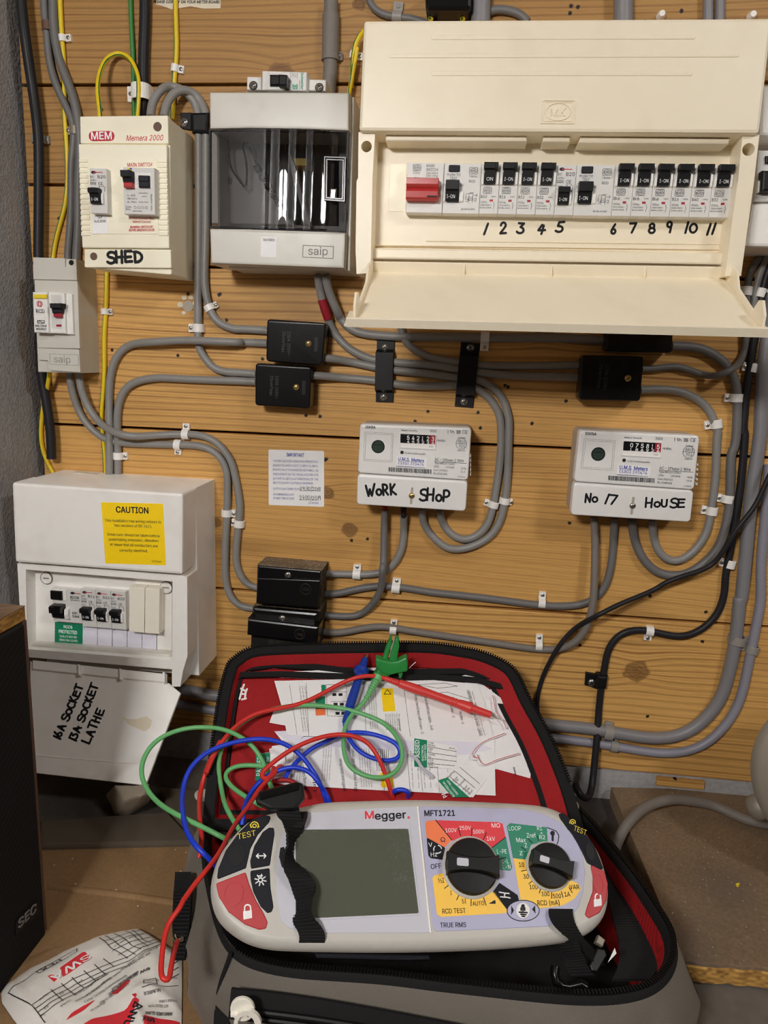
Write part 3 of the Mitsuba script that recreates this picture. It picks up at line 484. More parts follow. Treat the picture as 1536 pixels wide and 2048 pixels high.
part(sp, 'inner_label', ppoly(WALL, c('B', (800, 925), (905, 925), (910, 985), (815, 985)), .014, .032, .0), 'label_yellow')
part(sp, 'inner_wire', tube(spline([WALL.w(WALL.px(*p, .035), .035)[0] for p in c('B', (235, 690), (245, 850), (265, 1000), (320, 1090), (385, 1170), (400, 1100), (385, 900), (370, 800), (420, 800), (480, 910), (470, 950))]), .0012, 8), 'ink', 40)
qx = WALL.px(*c('B', (247, 1115))[0], .02); screw_head(sp, WALL, qx[0], qx[1], .004, .02, 'ink_grey')
lq = Polygon(WALL.pxs(c('B', (1060, 908), (1246, 915), (1236, 1296), (1055, 1282)), ds)).buffer(-.0006).buffer(.0006)
part(sp, 'latch', join([ext(WALL, lq.difference(lq.buffer(-.0012)), ds-.003, ds+.0008), ext(WALL, lq.buffer(-.002).difference(lq.buffer(-.0032)), ds-.003, ds-.0002)]), 'gloss_black')
part(sp, 'latch_grip', ppoly(WALL, c('B', (1110, 1180), (1165, 1180), (1160, 1270), (1105, 1270)), ds-.004, ds-.001, .0012), 'screw')
part(sp, 'circuit_sticker', ppoly(WALL, c('B', (520, 1592), (655, 1598), (650, 1772), (515, 1766)), ds, ds+.0003), 'paper')
part(sp, 'sticker_text', texts(WALL, ds+.0003, [('SHOWER', (540, 1630), (638, 1634), 20)], 'B'), 'ink')
bq = Polygon(WALL.pxs(c('B', (878, 1663), (1141, 1675), (1138, 1782), (874, 1770)), ds)); part(sp, 'badge', join([ext(WALL, bq.difference(bq.buffer(-.0006)), ds, ds+.0004), texts(WALL, ds, [('saip', (925, 1746), (1090, 1750), 62)], 'B', t=.0005)]), 'ink_grey', label='grey outlined maker badge')

# ---------------------------------------------------------------- single breaker standing above the window unit
sb = thing('circuit_breaker', 'pale grey single breaker lying sideways on top of the smoked window enclosure', 'circuit breaker')
part(sb, 'body', ppoly(WALL, c('B', (530, 176), (912, 188), (908, 350), (527, 342)), 0, .058, .001), 'module')
for q in (((400, 226), (526, 228), (526, 342), (398, 340)), ((910, 248), (1076, 252), (1074, 350), (908, 346))): part(sb, 'foot', ppoly(WALL, c('B', *q), 0, .05, .001), 'module')
for p in ((455, 305), (1018, 322)):
    q = WALL.px(*c('B', p)[0], .05); part(sb, 'screw_well', prism(WALL, oval(*q, .0044, None, 18), .05, .0502), 'black'); screw_head(sb, WALL, q[0], q[1], .0034, .0503, 'chrome')
part(sb, 'cheek', join([ppoly(WALL, c('B', (570, 176), (700, 180), (735, 215), (590, 215)), .05, .064, .002), ppoly(WALL, c('B', (590, 300), (735, 305), (700, 342), (575, 340)), .05, .064, .002)]), 'module_white')
part(sb, 'lever', join([ppoly(WALL, c('B', (594, 207), (694, 209), (694, 303), (594, 303)), .055, .067, .0015), ppoly(WALL, c('B', (668, 205), (740, 208), (736, 305), (668, 305)), .055, .071, .0015)]), 'gloss_black')
part(sb, 'badge', ppoly(WALL, c('B', (788, 290), (832, 291), (832, 335), (788, 334)), .058, .0584, 0, .0006), 'label_green')
part(sb, 'badge_text', texts(WALL, .0584, [('EZ', (798, 293), (798, 332), 26)], 'B'), 'ink_white')
part(sb, 'green_lettering', texts(WALL, .058, [('Schneider', (862, 194), (862, 338), 25, True)], 'B'), 'label_green')
part(sb, 'lettering', texts(WALL, .058, [('Easy9', (826, 200), (826, 245), 10), ('B 40', (808, 200), (808, 232), 11), ('6000', (790, 200), (790, 232), 10), ('EZ9F16140', (770, 196), (770, 285), 10), ('Electric', (846, 260), (846, 338), 10)], 'B'), 'ink_grey')

# ---------------------------------------------------------------- narrow grey enclosure at the left
re = thing('switch_enclosure', 'narrow light grey enclosure with a yellow test button beside the grey wall', 'switch enclosure')
de = .047
part(re, 'body', ppoly(WALL, c('E', (212, 112), (486, 122), (516, 852), (242, 845)), 0, de-.003, .001), 'box_grey')
part(re, 'top_cap', ppoly(WALL, c('E', (210, 110), (415, 117), (415, 172), (476, 174), (477, 121), (487, 122), (492, 258), (212, 252)), de-.004, de, .0006), 'box_grey')
part(re, 'front', ppoly(WALL, c('E', (218, 256), (495, 262), (510, 696), (238, 690)), de-.004, de+.001, .0006), 'box_grey')
part(re, 'bottom_cap', ppoly(WALL, c('E', (236, 690), (505, 700), (513, 848), (322, 836), (306, 815), (306, 772), (246, 768)), de-.004, de, .0006), 'box_grey')
bq = Polygon(WALL.pxs(c('E', (318, 727), (502, 733), (505, 803), (320, 797)), de)); part(re, 'badge', join([ext(WALL, bq.difference(bq.buffer(-.0004)), de, de+.0004), texts(WALL, de, [('saip', (348, 782), (452, 786), 40)], 'E', t=.0005)]), 'grey_text')
q = WALL.px(*c('E', (457, 145))[0], de-.003); part(re, 'screw_hole', prism(WALL, oval(*q, .0028, None, 16), de-.003, de-.0028), 'black')
part(re, 'clip_foot', ppoly(WALL, c('E', (250, 775), (300, 780), (318, 835), (258, 830)), .02, de-.006, .001), 'box_white')
part(re, 'switch_block', join([ppoly(WALL, c('E', (206, 332), (300, 332), (312, 596), (216, 592)), de-.004, .060, .0015), ppoly(WALL, c('E', (300, 332), (412, 340), (420, 600), (312, 596)), de-.004, .056, .0012), ppoly(WALL, c('E', (412, 340), (460, 346), (470, 606), (420, 604)), de-.004, .052, .001)]), 'module_white')
part(re, 'test_button', ppoly(WALL, c('E', (215, 348), (296, 348), (296, 375), (215, 374)), .059, .062, .0008), 'ink_yellow', label='yellow test button')
part(re, 'window', ppoly(WALL, c('E', (324, 350), (390, 352), (396, 570), (330, 566)), .056, .0562), 'module')
part(re, 'lever', join([ppoly(WALL, c('E', (315, 405), (386, 404), (384, 436), (318, 436)), .056, .068, .001), ppoly(WALL, c('E', (326, 430), (390, 430), (390, 466), (334, 468)), .056, .063, .001)]), 'ink')
part(re, 'lever_tip', ppoly(WALL, c('E', (338, 466), (390, 464), (390, 496), (342, 494)), .056, .061, .001), 'red_tape')
part(re, 'flag_window', ppoly(WALL, c('E', (360, 541), (393, 541), (393, 554), (360, 554)), .056, .0565), 'red_tape')
part(re, 'lettering', join([texts(WALL, .0602, [('RCD', (232, 467), (285, 468), 22), ('80A 30mA', (226, 556), (299, 556), 13), ('WRS80/2', (231, 576), (297, 577), 13)], 'E'), stroke(WALL, [WALL.pxs(c('E', *q), .0602) for q in (((241, 514), (284, 515), (284, 533), (241, 532), (241, 514)), ((247, 526), (254, 517), (262, 521), (268, 529), (277, 527)))], .0602, .0005)]), 'ink')
g0 = WALL.px(*c('E', (254, 409))[0], .0602); gl = [list(oval(*g0, .0031*a, .0031, 18))+[oval(*g0, .0031*a, .0031, 18)[0]] for a in (1, .5)]+[[g0+[-.003*b, y], g0+[.003*b, y]] for y, b in ((.0016, .8), (-.0016, .8), (0, 1))]
part(re, 'globe_mark', stroke(WALL, gl, .0602, .0004), 'ink_red')

# ---------------------------------------------------------------- white unit with caution label
cw = thing('consumer_unit', 'white consumer unit with yellow CAUTION label and flap hanging open', 'consumer unit')
dh, dl = .101, .094
hood = WALL.pxs(c('K', (75, 215), (1222, 290), (1219, 836), (98, 752)), dh)
part(cw, 'hood', prism(WALL, rounded(hood, .003), .0624, dh, .0035), 'box_white', 30)
wb = WALL.px(*c('K', (1204, 1580))[0], dl)[1]; part(cw, 'body', prism(WALL, [(hood[0][0]+.004, wb), (hood[1][0]-.0005, wb), (hood[1][0]-.0005, hood[1][1]-.0006), (hood[0][0]+.004, hood[0][1]-.0006)], 0, .0622, .001), 'box_white')
fo = Polygon(WALL.pxs(c('K', (115, 757), (1212, 838), (1250, 850), (1252, 1375), (1222, 1475), (1204, 1580), (1148, 1580), (1148, 1465), (150, 1380)), dl)); fi = Polygon(WALL.pxs(c('K', (172, 798), (1152, 878), (1150, 1405), (180, 1330)), dl))
part(cw, 'frame', ext(WALL, fo.difference(fi), .0624, dl), 'box_white')
part(cw, 'panel', ppoly(WALL, c('K', (178, 790), (1150, 870), (1146, 1360), (190, 1290)), .0622, .075, .0005), 'box_white')
part(cw, 'ledge', ppoly(WALL, c('K', (190, 1296), (1147, 1362), (1148, 1406), (190, 1344)), .0622, .086, .004), 'box_grey')
for p in ((315, 853), (1114, 916)):
    q = WALL.px(*c('K', p)[0], .075); k = part(cw, 'quarter_turn_screw', prism(WALL, oval(*q, .0068, None, 24), .0745, .0772, .0006), 'box_white', 40)
    part(k, 'slot', join([ext(WALL, Point(q).buffer(.0071).difference(Point(q).buffer(.0066)), .075, .0774), stroke(WALL, [[q-[.003, 0], q+[.003, 0]]], .0772, .0013)]), 'ink_grey')
a, b = WALL.pxs(c('K', (356, 1143), (860, 1186)), .084); dd = (b-a)/np.linalg.norm(b-a); f2 = Fr(WALL.w(a, .084)[0], (dd[0], 0, dd[1]), (-dd[1], 0, dd[0])).scaled(1., .93)
k = part(cw, 'residual_current_device', mm(f2, 0, 0, 35.4, 43, -10, 0, .5), 'module', label='safety switch with black square test button marked RCCB')
part(k, 'button_frame', mm(f2, -.3, 28.5, 18.2, 42.6, 0, 1.5, .5), 'module_white'); part(k, 'test_button', mm(f2, .4, 30, 14, 41, 1, 4.5, .8), 'gloss_black')
part(k, 'cheek', cheeks(0, f2, 1, 21.5, 5, 20, 6, 4.5), 'module_white')
part(k, 'lever', join([lever(f2, 2.5, 16, 7, 24, .45, 1, 12)]), 'gloss_black')
part(k, 'emblem', prism(f2, oval(.0252, .0388, .0026, .0016, 14), 0, .0003), 'ink'); part(k, 'emblem_stripe', mm(f2, 28, 38.3, 34.8, 39.1, 0, .3, 0), 'ink_red')
part(k, 'lettering', lt(f2, [('RCCB', 22.4, 32.6, 31.6, 3.2), ('TEST MONTHLY', 22, 33.8, 29, 1.2), ('63A', 23.4, 29, 11.6, 3), ('30mA', 23.4, 32.2, 7.2, 3)], bold=True), 'ink')
for i, r_ in enumerate(('B16', 'B16', 'B20')): mcb_mid(cw, f2.sub(.0354+i*.01775, -.0035), r_, f'grey breaker marked {r_}, '+('first', 'second', 'third')[i]+' beside the safety switch')
part(cw, 'blank_module', ppoly(WALL, c('K', (864, 915), (966, 922), (962, 1222), (860, 1213)), .074, .089, .0006), 'blank_white'); part(cw, 'blank_module', ppoly(WALL, c('K', (969, 923), (1066, 930), (1062, 1230), (966, 1223)), .074, .089, .0006), 'blank_white')
part(cw, 'warning_label', ppoly(WALL, c('K', (367, 1148), (553, 1165), (551, 1301), (365, 1285)), .075, .0754), 'label_green', label='green RCCB PROTECTED label')
part(cw, 'warning_text', texts(WALL, .0754, [('RCCB', (426, 1188), (484, 1193), 19, True), ('PROTECTED', (394, 1221), (516, 1231), 22, True), ('ISOLATE BEFORE', (400, 1250), (514, 1258), 14), ('REMOVING COVER', (398, 1274), (518, 1283), 14)], 'K'), 'ink_white')
part(cw, 'circuit_strip', ppoly(WALL, c('K', (553, 1165), (1048, 1205), (1046, 1345), (551, 1301)), .075, .0753), 'paper_lilac')
part(cw, 'strip_lines', join([stroke(WALL, [WALL.pxs(c('K', (553+99*i, 1168+8*i), (552+99*i, 1302+8.8*i)), .0753) for i in range(1, 6)], .0753, .0004), texts(WALL, .0753, [(str(i+1), (560+99*i, 1188+8*i), (570+99*i, 1189+8*i), 14) for i in range(4)], 'K')]), 'ink')
part(cw, 'caution_label', ppoly(WALL, c('K', (676, 349), (1088, 359), (1108, 770), (704, 757)), dh, dh+.0004, 0, .001), 'label_yellow', label='yellow CAUTION label')
part(cw, 'caution_text', texts(WALL, dh+.0004, [('CAUTION', (776, 416), (992, 424), 38, True), ('This installation has wiring colours to', (700, 478), (1076, 490), 18), ('two versions of BS 7671', (764, 511), (1012, 520), 18), ('Great care should be taken before', (718, 571), (1066, 583), 18), ('undertaking extension, alteration', (728, 605), (1058, 615), 18), ('or repair that all conductors are', (735, 638), (1053, 650), 18), ('correctly identified.', (799, 678), (988, 683), 18), ('LS707049', (1012, 749), (1078, 752), 11)], 'K'), 'ink')
part(cw, 'knockout', join([prism(Fr(WALL.w(WALL.px(130, 938, 0), 0)[0], (1, 0, -.04), (0, 1, 0)), rrect(x, -.02, x+.03, -.006, .001), -.0005, .0008) for x in (.02, .062, .1, .138)]), 'box_grey')
# hanging flap
H0, H1 = WALL.w(WALL.px(80, 1312, .082), .082)[0], WALL.w(WALL.px(347, 1362, .082), .082)[0]
G1 = WALL.w(WALL.px(291, 1571, .15), .15)[0]
FF = Fr(G1, H1-H0, H1-G1)
flap = part(cw, 'flap', prism(FF, FF.pxs([(60, 1322), (338, 1366), (361, 1386), (291, 1571), (60, 1545)], 0), -.004, 0, .0008), 'box_white', label='white flap hanging open with handwriting')
part(flap, 'fold', prism(FF, FF.pxs(c('L', (250, 1350), (1018, 1416), (1022, 1424), (250, 1360)), 0), 0, .0008, .0003), 'box_white')
part(flap, 'rim', prism(FF, FF.pxs(c('L', (250, 665), (1228, 765), (1226, 830), (250, 730)), 0), 0, .005, .001), 'box_white')
for x, y in ((600, 735), (900, 765), (1215, 790)): part(flap, 'rib', prism(FF, FF.pxs(c('L', (x-10, y-35), (x+6, y-30), (x+8, y+45), (x-6, y+50)), .0), 0, .010, .001), 'box_white')
part(flap, 'stain', prism(FF, FF.pxs(c('L', (890, 1075), (935, 1090), (1000, 1090), (1070, 1070), (1112, 1100), (1100, 1150), (1060, 1180), (1020, 1165), (940, 1130)), 0), 0, .0003), 'flash_stain')
def along(fr, s, p0, p1, hp, seed): return hand(fr, .0003, [(s, p0, p1, hp)], 'L', 15, seed)
for s_, p0, p1, hp, sd in (('16A SOCKET', (440, 1240), (610, 850), 62, 2), ('13A SOCKET', (553, 1255), (722, 842), 62, 3), ('LATHE', (655, 1270), (762, 1030), 66, 4)): part(flap, 'marker_writing', along(FF, s_, p0, p1, hp, sd), 'pen', label='black handwritten '+s_)

# ---------------------------------------------------------------- unit cut by the right edge of the picture
cr = thing('consumer_unit', 'white enclosure beside the large cream unit with a black lever', 'consumer unit')
part(cr, 'body', ppoly(WALL, [(1500, 300), (1720, 310), (1700, 500), (1490, 494)], 0, .06, .002), 'box_white')
part(cr, 'upper_cover', ppoly(WALL, c('W', (520, 620), (1200, 640), (1200, 985), (505, 995)), 0, .066, .003), 'box_white')
part(cr, 'lower_cover', ppoly(WALL, c('W', (455, 1480), (1200, 1480), (1180, 1815), (400, 1805)), 0, .064, .003), 'box_white')
k = part(cr, 'switch_module', ppoly(WALL, c('W', (498, 1100), (900, 1100), (880, 1475), (470, 1475)), .05, .068, .001), 'module')
part(k, 'cheek', ppoly(WALL, c('W', (500, 1320), (535, 1320), (530, 1410), (495, 1410)), .068, .073, .001), 'module_white'); part(k, 'lever', ppoly(WALL, c('W', (535, 1245), (640, 1250), (630, 1400), (525, 1400)), .068, .079, .002), 'black'); part(k, 'test_button', ppoly(WALL, c('W', (555, 1140), (640, 1140), (640, 1195), (555, 1195)), .068, .071, .001), 'black')

# ---------------------------------------------------------------- cables on the wall
MPP = .86/FOCAL                                            # metres per pixel on the wall
def path3(pts, d): return spline([WALL.w(WALL.px(p[0], p[1], p[2] if len(p) > 2 else d), p[2] if len(p) > 2 else d)[0] for p in pts])
def cable(label, pts, wpx_, m='cable_grey', d=None, group=None, name='cable', cat='cable'):
    r = wpx_*MPP/2; k = thing(name, label, cat, group); put(k, tube(path3(pts, d if d is not None else r+.0005), r, 12), m, 40); return k
def earth(label, pts, wpx_=8.6, d=None, seed=0):
    r = wpx_*MPP/2; k = thing('earth_wire', label, 'wire'); P = path3(pts, d if d is not None else r+.0005)
    put(k, tube(P, r, 10), 'earth_yellow', 40); a = np.linspace(-.3, .2+seed*.25, len(P))
    t = np.gradient(P, axis=0); t /= np.linalg.norm(t, axis=1, keepdims=True); s = np.cross(t, [0, -1., 0]); s /= np.maximum(np.linalg.norm(s, axis=1, keepdims=True), 1e-9)
    dirv = s*np.cos(.75+a)[:, None]+np.array([0, -1., 0])*np.sin(.75+a)[:, None]
    part(k, 'stripe', tube(P+dirv*r*.62, r*.44, 8), 'earth_green', 40, label='green stripe'); return k
cable('grey tail from the small cream unit, inner loop, down to the upper black connector block', c('A', (1145, 815, .03), (1165, 730, .026), (1215, 655, .02), (1285, 630, .013), (1370, 670), (1430, 780), (1440, 940))+c('E', (1316, 0), (1312, 280), (1340, 430), (1420, 540), (1530, 572))+c('F', (300, 455), (520, 465)), 15.5)
cable('grey tail from the small cream unit, outer loop, down to the lower black connector block', c('A', (1052, 815, .03), (1070, 710, .024), (1130, 625, .018), (1200, 606, .008), (1290, 640, .007), (1360, 720), (1384, 820), (1388, 940))+c('E', (1272, 0), (1268, 300), (1268, 600, .006), (1280, 700, .006), (1330, 780), (1420, 838), (1536, 850))+c('F', (250, 785), (430, 798)), 15.5)
cable('grey tail rising from the white unit to the upper black connector block', c('E', (700, 1500, .010), (700, 1250, .008), (698, 1050), (706, 880), (750, 745), (830, 675), (950, 655, .012), (1150, 643, .014), (1300, 645, .016), (1536, 655, .012))+c('F', (300, 555), (520, 563)), 15.5)
cable('grey tail rising from the white unit to the lower black connector block', c('E', (755, 1500), (752, 1250), (755, 1080), (800, 960), (880, 905), (1000, 883), (1200, 890), (1536, 902))+c('F', (250, 850), (430, 858)), 15.5)
cable('grey tail from the narrow enclosure, outer curve, to the lower dusty fuse carrier', c('E', (445, 850, .012), (455, 930, .012), (500, 1080), (570, 1190), (670, 1270), (780, 1298), (950, 1306), (1130, 1310), (1280, 1320), (1380, 1365), (1440, 1450), (1455, 1550))+c('M', (118, 100), (110, 250), (106, 430), (112, 570), (150, 680), (220, 740), (310, 757)), 15)
cable('grey tail from the narrow enclosure, inner curve, to the upper dusty fuse carrier', c('E', (508, 850, .014), (515, 930, .014), (560, 1060, .012), (640, 1170, .014), (740, 1232, .022), (850, 1255, .022), (1000, 1250, .012), (1180, 1243), (1300, 1255), (1400, 1310), (1475, 1410), (1502, 1500))+c('M', (207, 30), (200, 160), (186, 300), (184, 430), (215, 530), (270, 590), (335, 612)), 15)
SPX = c('F', (905, 40, .03), (925, 170, .02), (965, 320, .014), (1020, 460), (1130, 590), (1250, 660), (1345, 690))
k = cable('grey tail with a red tape band below the smoked window enclosure', SPX+c('G', (310, 770), (380, 783), (600, 800), (830, 832), (960, 852), (1200, 875), (1536, 884))+c('H', (210, 900)), 15.5)
sg = path3(c('F', (937, 225, .0175), (950, 270, .016), (968, 325, .014), (985, 375, .0115)), 0); part(k, 'tape_band', tube(sg, 15.9*MPP/2+.0004, 12), 'red_tape', 40, 'red tape band')
cable('grey tail turning down to the WORK SHOP meter, outer of the two loops', c('F', (950, 678, .016), (1010, 680, .014), (1150, 705), (1345, 745))+c('G', (380, 840), (600, 862), (820, 892), (950, 905), (1060, 955), (1140, 1050), (1178, 1180))+[(1018, 860), (1016, 930), (1008, 1010), (990, 1060), (955, 1088), (905, 1098)]+c('I', (1200, 840), (1120, 740), (1102, 630, .016)), 15.5)
cable('grey tail turning down to the WORK SHOP meter, inner of the two loops', c('F', (860, 812, .016), (920, 812, .014), (1100, 828), (1345, 850))+c('G', (380, 935), (600, 950), (815, 945), (945, 965), (1050, 1045), (1110, 1150), (1124, 1257))+[(1000, 920), (988, 1000), (970, 1055), (935, 1078)]+c('I', (1300, 802), (1240, 735), (1214, 640, .016)), 15.5)
cable('dark grey tail behind the open lid to the right connector block', c('G', (425, 520), (455, 630), (530, 700), (640, 750), (780, 775), (970, 800), (1200, 808), (1536, 805))+c('H', (205, 808)), 14.5, 'cable_grey')
cable('grey tail running along under the open cream lid to the hidden black block', c('F', (965, 40, .03), (1000, 190, .02), (1060, 330, .012))+c('G', (0, 470), (70, 545), (200, 588), (400, 604), (700, 608), (1100, 612), (1536, 614))+c('H', (200, 625), (420, 640)), 16.5)
k = cable('grey tail with red core from the WORK SHOP meter down to the lower fuse carrier', c('I', (862, 640, .014), (858, 800, .014), (852, 1000, .022))+c('M', (1205, 470, .026), (1198, 580, .018), (1160, 690, .012), (1070, 785), (970, 812), (780, 800)), 14.5, 'cable_dark')
part(k, 'core', tube(path3(c('I', (862, 612, .016), (862, 650, .014)), 0), .0032, 10), 'cable_red', 40)
k = cable('grey tail with black core from the WORK SHOP meter down to the upper fuse carrier', c('I', (984, 680, .014), (984, 780), (972, 880), (930, 970), (860, 1030), (740, 1052), (600, 1050), (470, 1050)), 15)
part(k, 'core', tube(path3(c('I', (982, 612, .018), (984, 690, .014)), 0), .0034, 10), 'cable_black', 40)
cable('grey tail from the upper fuse carrier along the boards up to the HOUSE meter', c('M', (770, 658), (900, 650), (1000, 628), (1130, 606), (1230, 602), (1400, 620), (1536, 642))+c('X', (960, 1195), (1060, 1208), (1130, 1212), (1180, 1202), (1208, 1175), (1222, 1130), (1227, 1080), (1229, 1035, .014)), 15, 'cable_dark')
cable('dusty grey tail from the lower fuse carrier along the boards up to the HOUSE meter', c('M', (750, 918), (900, 925), (1050, 900), (1200, 885), (1350, 905), (1536, 935))+c('X', (960, 1282), (1040, 1294), (1100, 1299), (1140, 1290, .014), (1168, 1262, .018), (1185, 1210, .020), (1189, 1150, .018), (1190, 1090, .014), (1188, 1035, .014)), 15, 'cable_dusty')
cable('dark grey tail looping from the HOUSE meter up to the hidden black block', c('J', (623, 670, .014), (632, 780), (680, 910), (770, 1010), (870, 1045), (980, 1035), (1090, 975), (1195, 860), (1255, 690), (1278, 500), (1292, 220))+c('H', (1298, 1390), (1318, 1180), (1312, 970), (1270, 845), (1180, 755), (1050, 692), (860, 676)), 17, 'cable_dark')
cable('pale grey tail looping from the HOUSE meter up to the right connector block', c('J', (757, 670, .014), (766, 790), (805, 890), (880, 945), (960, 935), (1055, 860), (1125, 740), (1152, 600), (1182, 360), (1195, 100))+c('H', (1182, 1300), (1150, 1190), (1085, 1090), (980, 1022), (840, 985), (640, 986)), 15.5)
cable('grey cable snaking from the right connector block up behind the open lid', c('H', (650, 838), (760, 832), (880, 822), (970, 842), (1080, 878), (1190, 880, .022), (1290, 835, .024), (1355, 750), (1376, 650), (1378, 520), (1385, 400), (1390, 270), (1420, 140), (1480, 50)), 12.5, 'cable_dark')
cable('grey cable under the white enclosure at the edge, second from the lid', c('H', (1410, 520), (1435, 400), (1450, 280), (1490, 140), (1535, 40)), 12.5, 'cable_grey')
cable('black cable running down the right side and hooking into the floor', c('H', (1575, 60), (1520, 200), (1470, 440), (1435, 650), (1400, 880), (1375, 1080), (1362, 1300))+c('J', (1378, 60), (1362, 320), (1328, 600), (1290, 830), (1250, 1050))+c('S', (1272, 0), (1245, 105), (1185, 195), (1100, 255), (990, 280), (850, 256), (720, 245), (630, 280), (570, 360), (545, 460), (525, 580), (508, 740), (497, 900, .012), (480, 1080, .02), (465, 1200, .03), (435, 1262, .045), (395, 1240, .05), (368, 1185, .04)), 14, 'cable_black')
cable('thin black cable crossing from the right edge down behind the tool bag lid', c('J', (1600, 270, .03), (1520, 430, .03), (1440, 590, .03), (1330, 730, .03), (1230, 890, .026), (1140, 985, .022), (1000, 1040, .024), (850, 1095, .022))+c('S', (840, 0, .02), (640, 85, .03), (500, 155, .034), (390, 215, .02), (290, 310, .014), (215, 430, .010), (165, 540), (135, 670), (140, 760)), 9.5, 'cable_black')
cable('thick black cable down the corner beside the grey wall', c('A', (120, -320, .02), (152, 60, .02), (170, 220, .02), (195, 400, .018), (228, 620), (258, 850), (270, 1020), (272, 1300), (270, 1560), (268, 1745))+c('E', (250, 300), (262, 800), (290, 1000), (320, 1200), (330, 1400)), 19, 'cable_black', .014)
cable('grey cable in the left corner, first of the pair', c('A', (300, -320), (312, 90), (325, 220), (345, 420), (400, 610), (470, 760), (512, 880), (512, 1000), (500, 1150), (497, 1350), (488, 1600), (475, 1760))+c('E', (435, 130)), 14.5, 'cable_dark')
cable('grey cable in the left corner, second of the pair', c('A', (368, -320), (372, 90), (382, 240), (420, 430), (475, 580), (525, 740), (550, 900), (556, 1050), (548, 1300), (545, 1600), (535, 1760))+c('E', (490, 130)), 17, 'cable_dark')
earth('yellow and green earth wire down the left corner into the narrow enclosure', c('A', (408, -320), (425, 130), (436, 300), (448, 520), (452, 800), (462, 960), (470, 1120), (470, 1280), (452, 1440), (415, 1580), (382, 1720))+c('E', (338, 130)), 9, .0031)
earth('yellow and green earth wire from the narrow enclosure down to the white unit', c('E', (318, 840, .02), (305, 930, .016), (278, 1060), (264, 1180), (266, 1290), (290, 1390), (340, 1490)), 8.6, seed=-2)
earth('yellow and green earth wire arching over the small cream unit', c('A', (700, 830, .04), (690, 720, .036), (683, 610, .03), (708, 480, .02), (765, 395, .012), (835, 374, .008), (905, 410, .01), (950, 490, .014), (968, 580, .018), (966, 700, .018), (957, 820, .02)), 8.6, seed=1)
earth('yellow and green earth wire hanging from the torn notice', c('A', (1222, -320), (1228, 120), (1233, 300), (1228, 440), (1218, 560), (1212, 690), (1204, 830)), 9)
earth('yellow and green earth wire between the narrow enclosure and the grey tails', c('E', (684, 180), (682, 300), (678, 440), (668, 600), (668, 780), (662, 950), (650, 1100), (654, 1220), (668, 1350), (674, 1510)), 9, .0031)
earth('yellow and green earth wire squeezed beside the big cream unit', c('B', (1340, -20, .012), (1322, 90, .012), (1298, 230, .012), (1270, 380, .012)), 8, .01, 2)
earth('yellow and green earth wire curving over the left edge of the big cream unit', c('C', (150, 180, .02), (75, 260, .014), (38, 340, .012), (22, 450, .010), (8, 640, .008)), 9, seed=1)
earth('yellow and green earth wire from the black junction box, first of two', c('C', (618, -20), (620, 40), (590, 140, .012)), 9); earth('yellow and green earth wire from the black junction box, second of two', c('C', (792, -20), (800, 50), (825, 140, .012)), 9)
cable('old green earth cable behind the big white clip', c('A', (905, -320), (916, 150), (926, 350), (932, 550), (936, 820)), 8.6, 'old_green', name='earth_wire', cat='wire')
cable('thick black cable behind the big white clip', c('A', (1012, -320), (1010, 150), (1003, 350), (1000, 580), (992, 830)), 20, 'cable_black')
cable('grey cable bending above the top left corner of the big cream unit', c('C', (60, -220), (128, -40), (160, 40), (235, 100), (330, 122), (480, 145), (620, 200)), 12.5, 'cable_dark')
cable('grey cable arching above the middle of the big cream unit', c('C', (1000, 95), (1060, 72), (1150, 75), (1240, 105), (1300, 160)), 14, 'cable_dark')
for lb, pts, w, m, nm, ct in (('grey plastic conduit rising behind the pale breaker', c('B', (1118, -430), (1112, 100), (1098, 400)), 25, 'cable_dusty', 'conduit', 'conduit'), ('wide grey conduit above the big cream unit beside the black junction box', c('C', (960, -320), (955, 180)), 34, 'pvc_grey', 'conduit', 'conduit'),
      ('grey pipe above the big cream unit, right of its logo', c('D', (516, -320), (516, 180)), 32, 'pvc_grey', 'conduit', 'conduit'), ('grey conduit of the close pair above the big cream unit, left one', c('D', (1116, -320), (1112, 180)), 17, 'pvc_grey', 'conduit', 'conduit'), ('grey conduit of the close pair above the big cream unit, right one', c('D', (1202, -320), (1196, 180)), 16, 'pvc_grey', 'conduit', 'conduit'),
      ('broad grey cable sweeping down the right side and along the lowest board', c('H', (1580, 300), (1530, 640), (1500, 900), (1480, 1300))+c('J', (1438, 400), (1395, 800), (1352, 1213))+c('S', (1368, 40), (1345, 250), (1310, 450), (1262, 620), (1190, 740), (1080, 840), (960, 888), (820, 897), (640, 872), (420, 838), (200, 815))+c('X', (960, 1430), (700, 1412), (480, 1398), (330, 1372)), 24.5, 'pvc_grey', 'cable', 'cable'),
      ('lilac grey cable running outside the broad grey one along the lowest board', c('J', (1545, 300), (1520, 620), (1488, 1000))+c('S', (1490, 60), (1455, 260), (1415, 460), (1370, 650), (1300, 790), (1180, 915), (1050, 975), (900, 990), (700, 966), (500, 932), (240, 900))+c('X', (960, 1460), (700, 1445), (480, 1428), (330, 1404)), 18.5, 'pvc_lilac', 'cable', 'cable'),
      ('dark grey cable at the far right edge', [(1548, 560), (1532, 700), (1520, 850), (1508, 1000)], 14, 'cable_dark', 'cable', 'cable')):
    cable(lb, pts, w, m, None, None, nm, ct)
k = thing('conduit_coupling', 'grey conduit coupling with a saddle above the pale breaker', 'coupling'); P0 = WALL.w(c('B', (0, 0)) and WALL.px(*c('B', (1116, -300))[0], .0075), .0075)[0]; P1 = WALL.w(WALL.px(*c('B', (1112, 92))[0], .0075), .0075)[0]
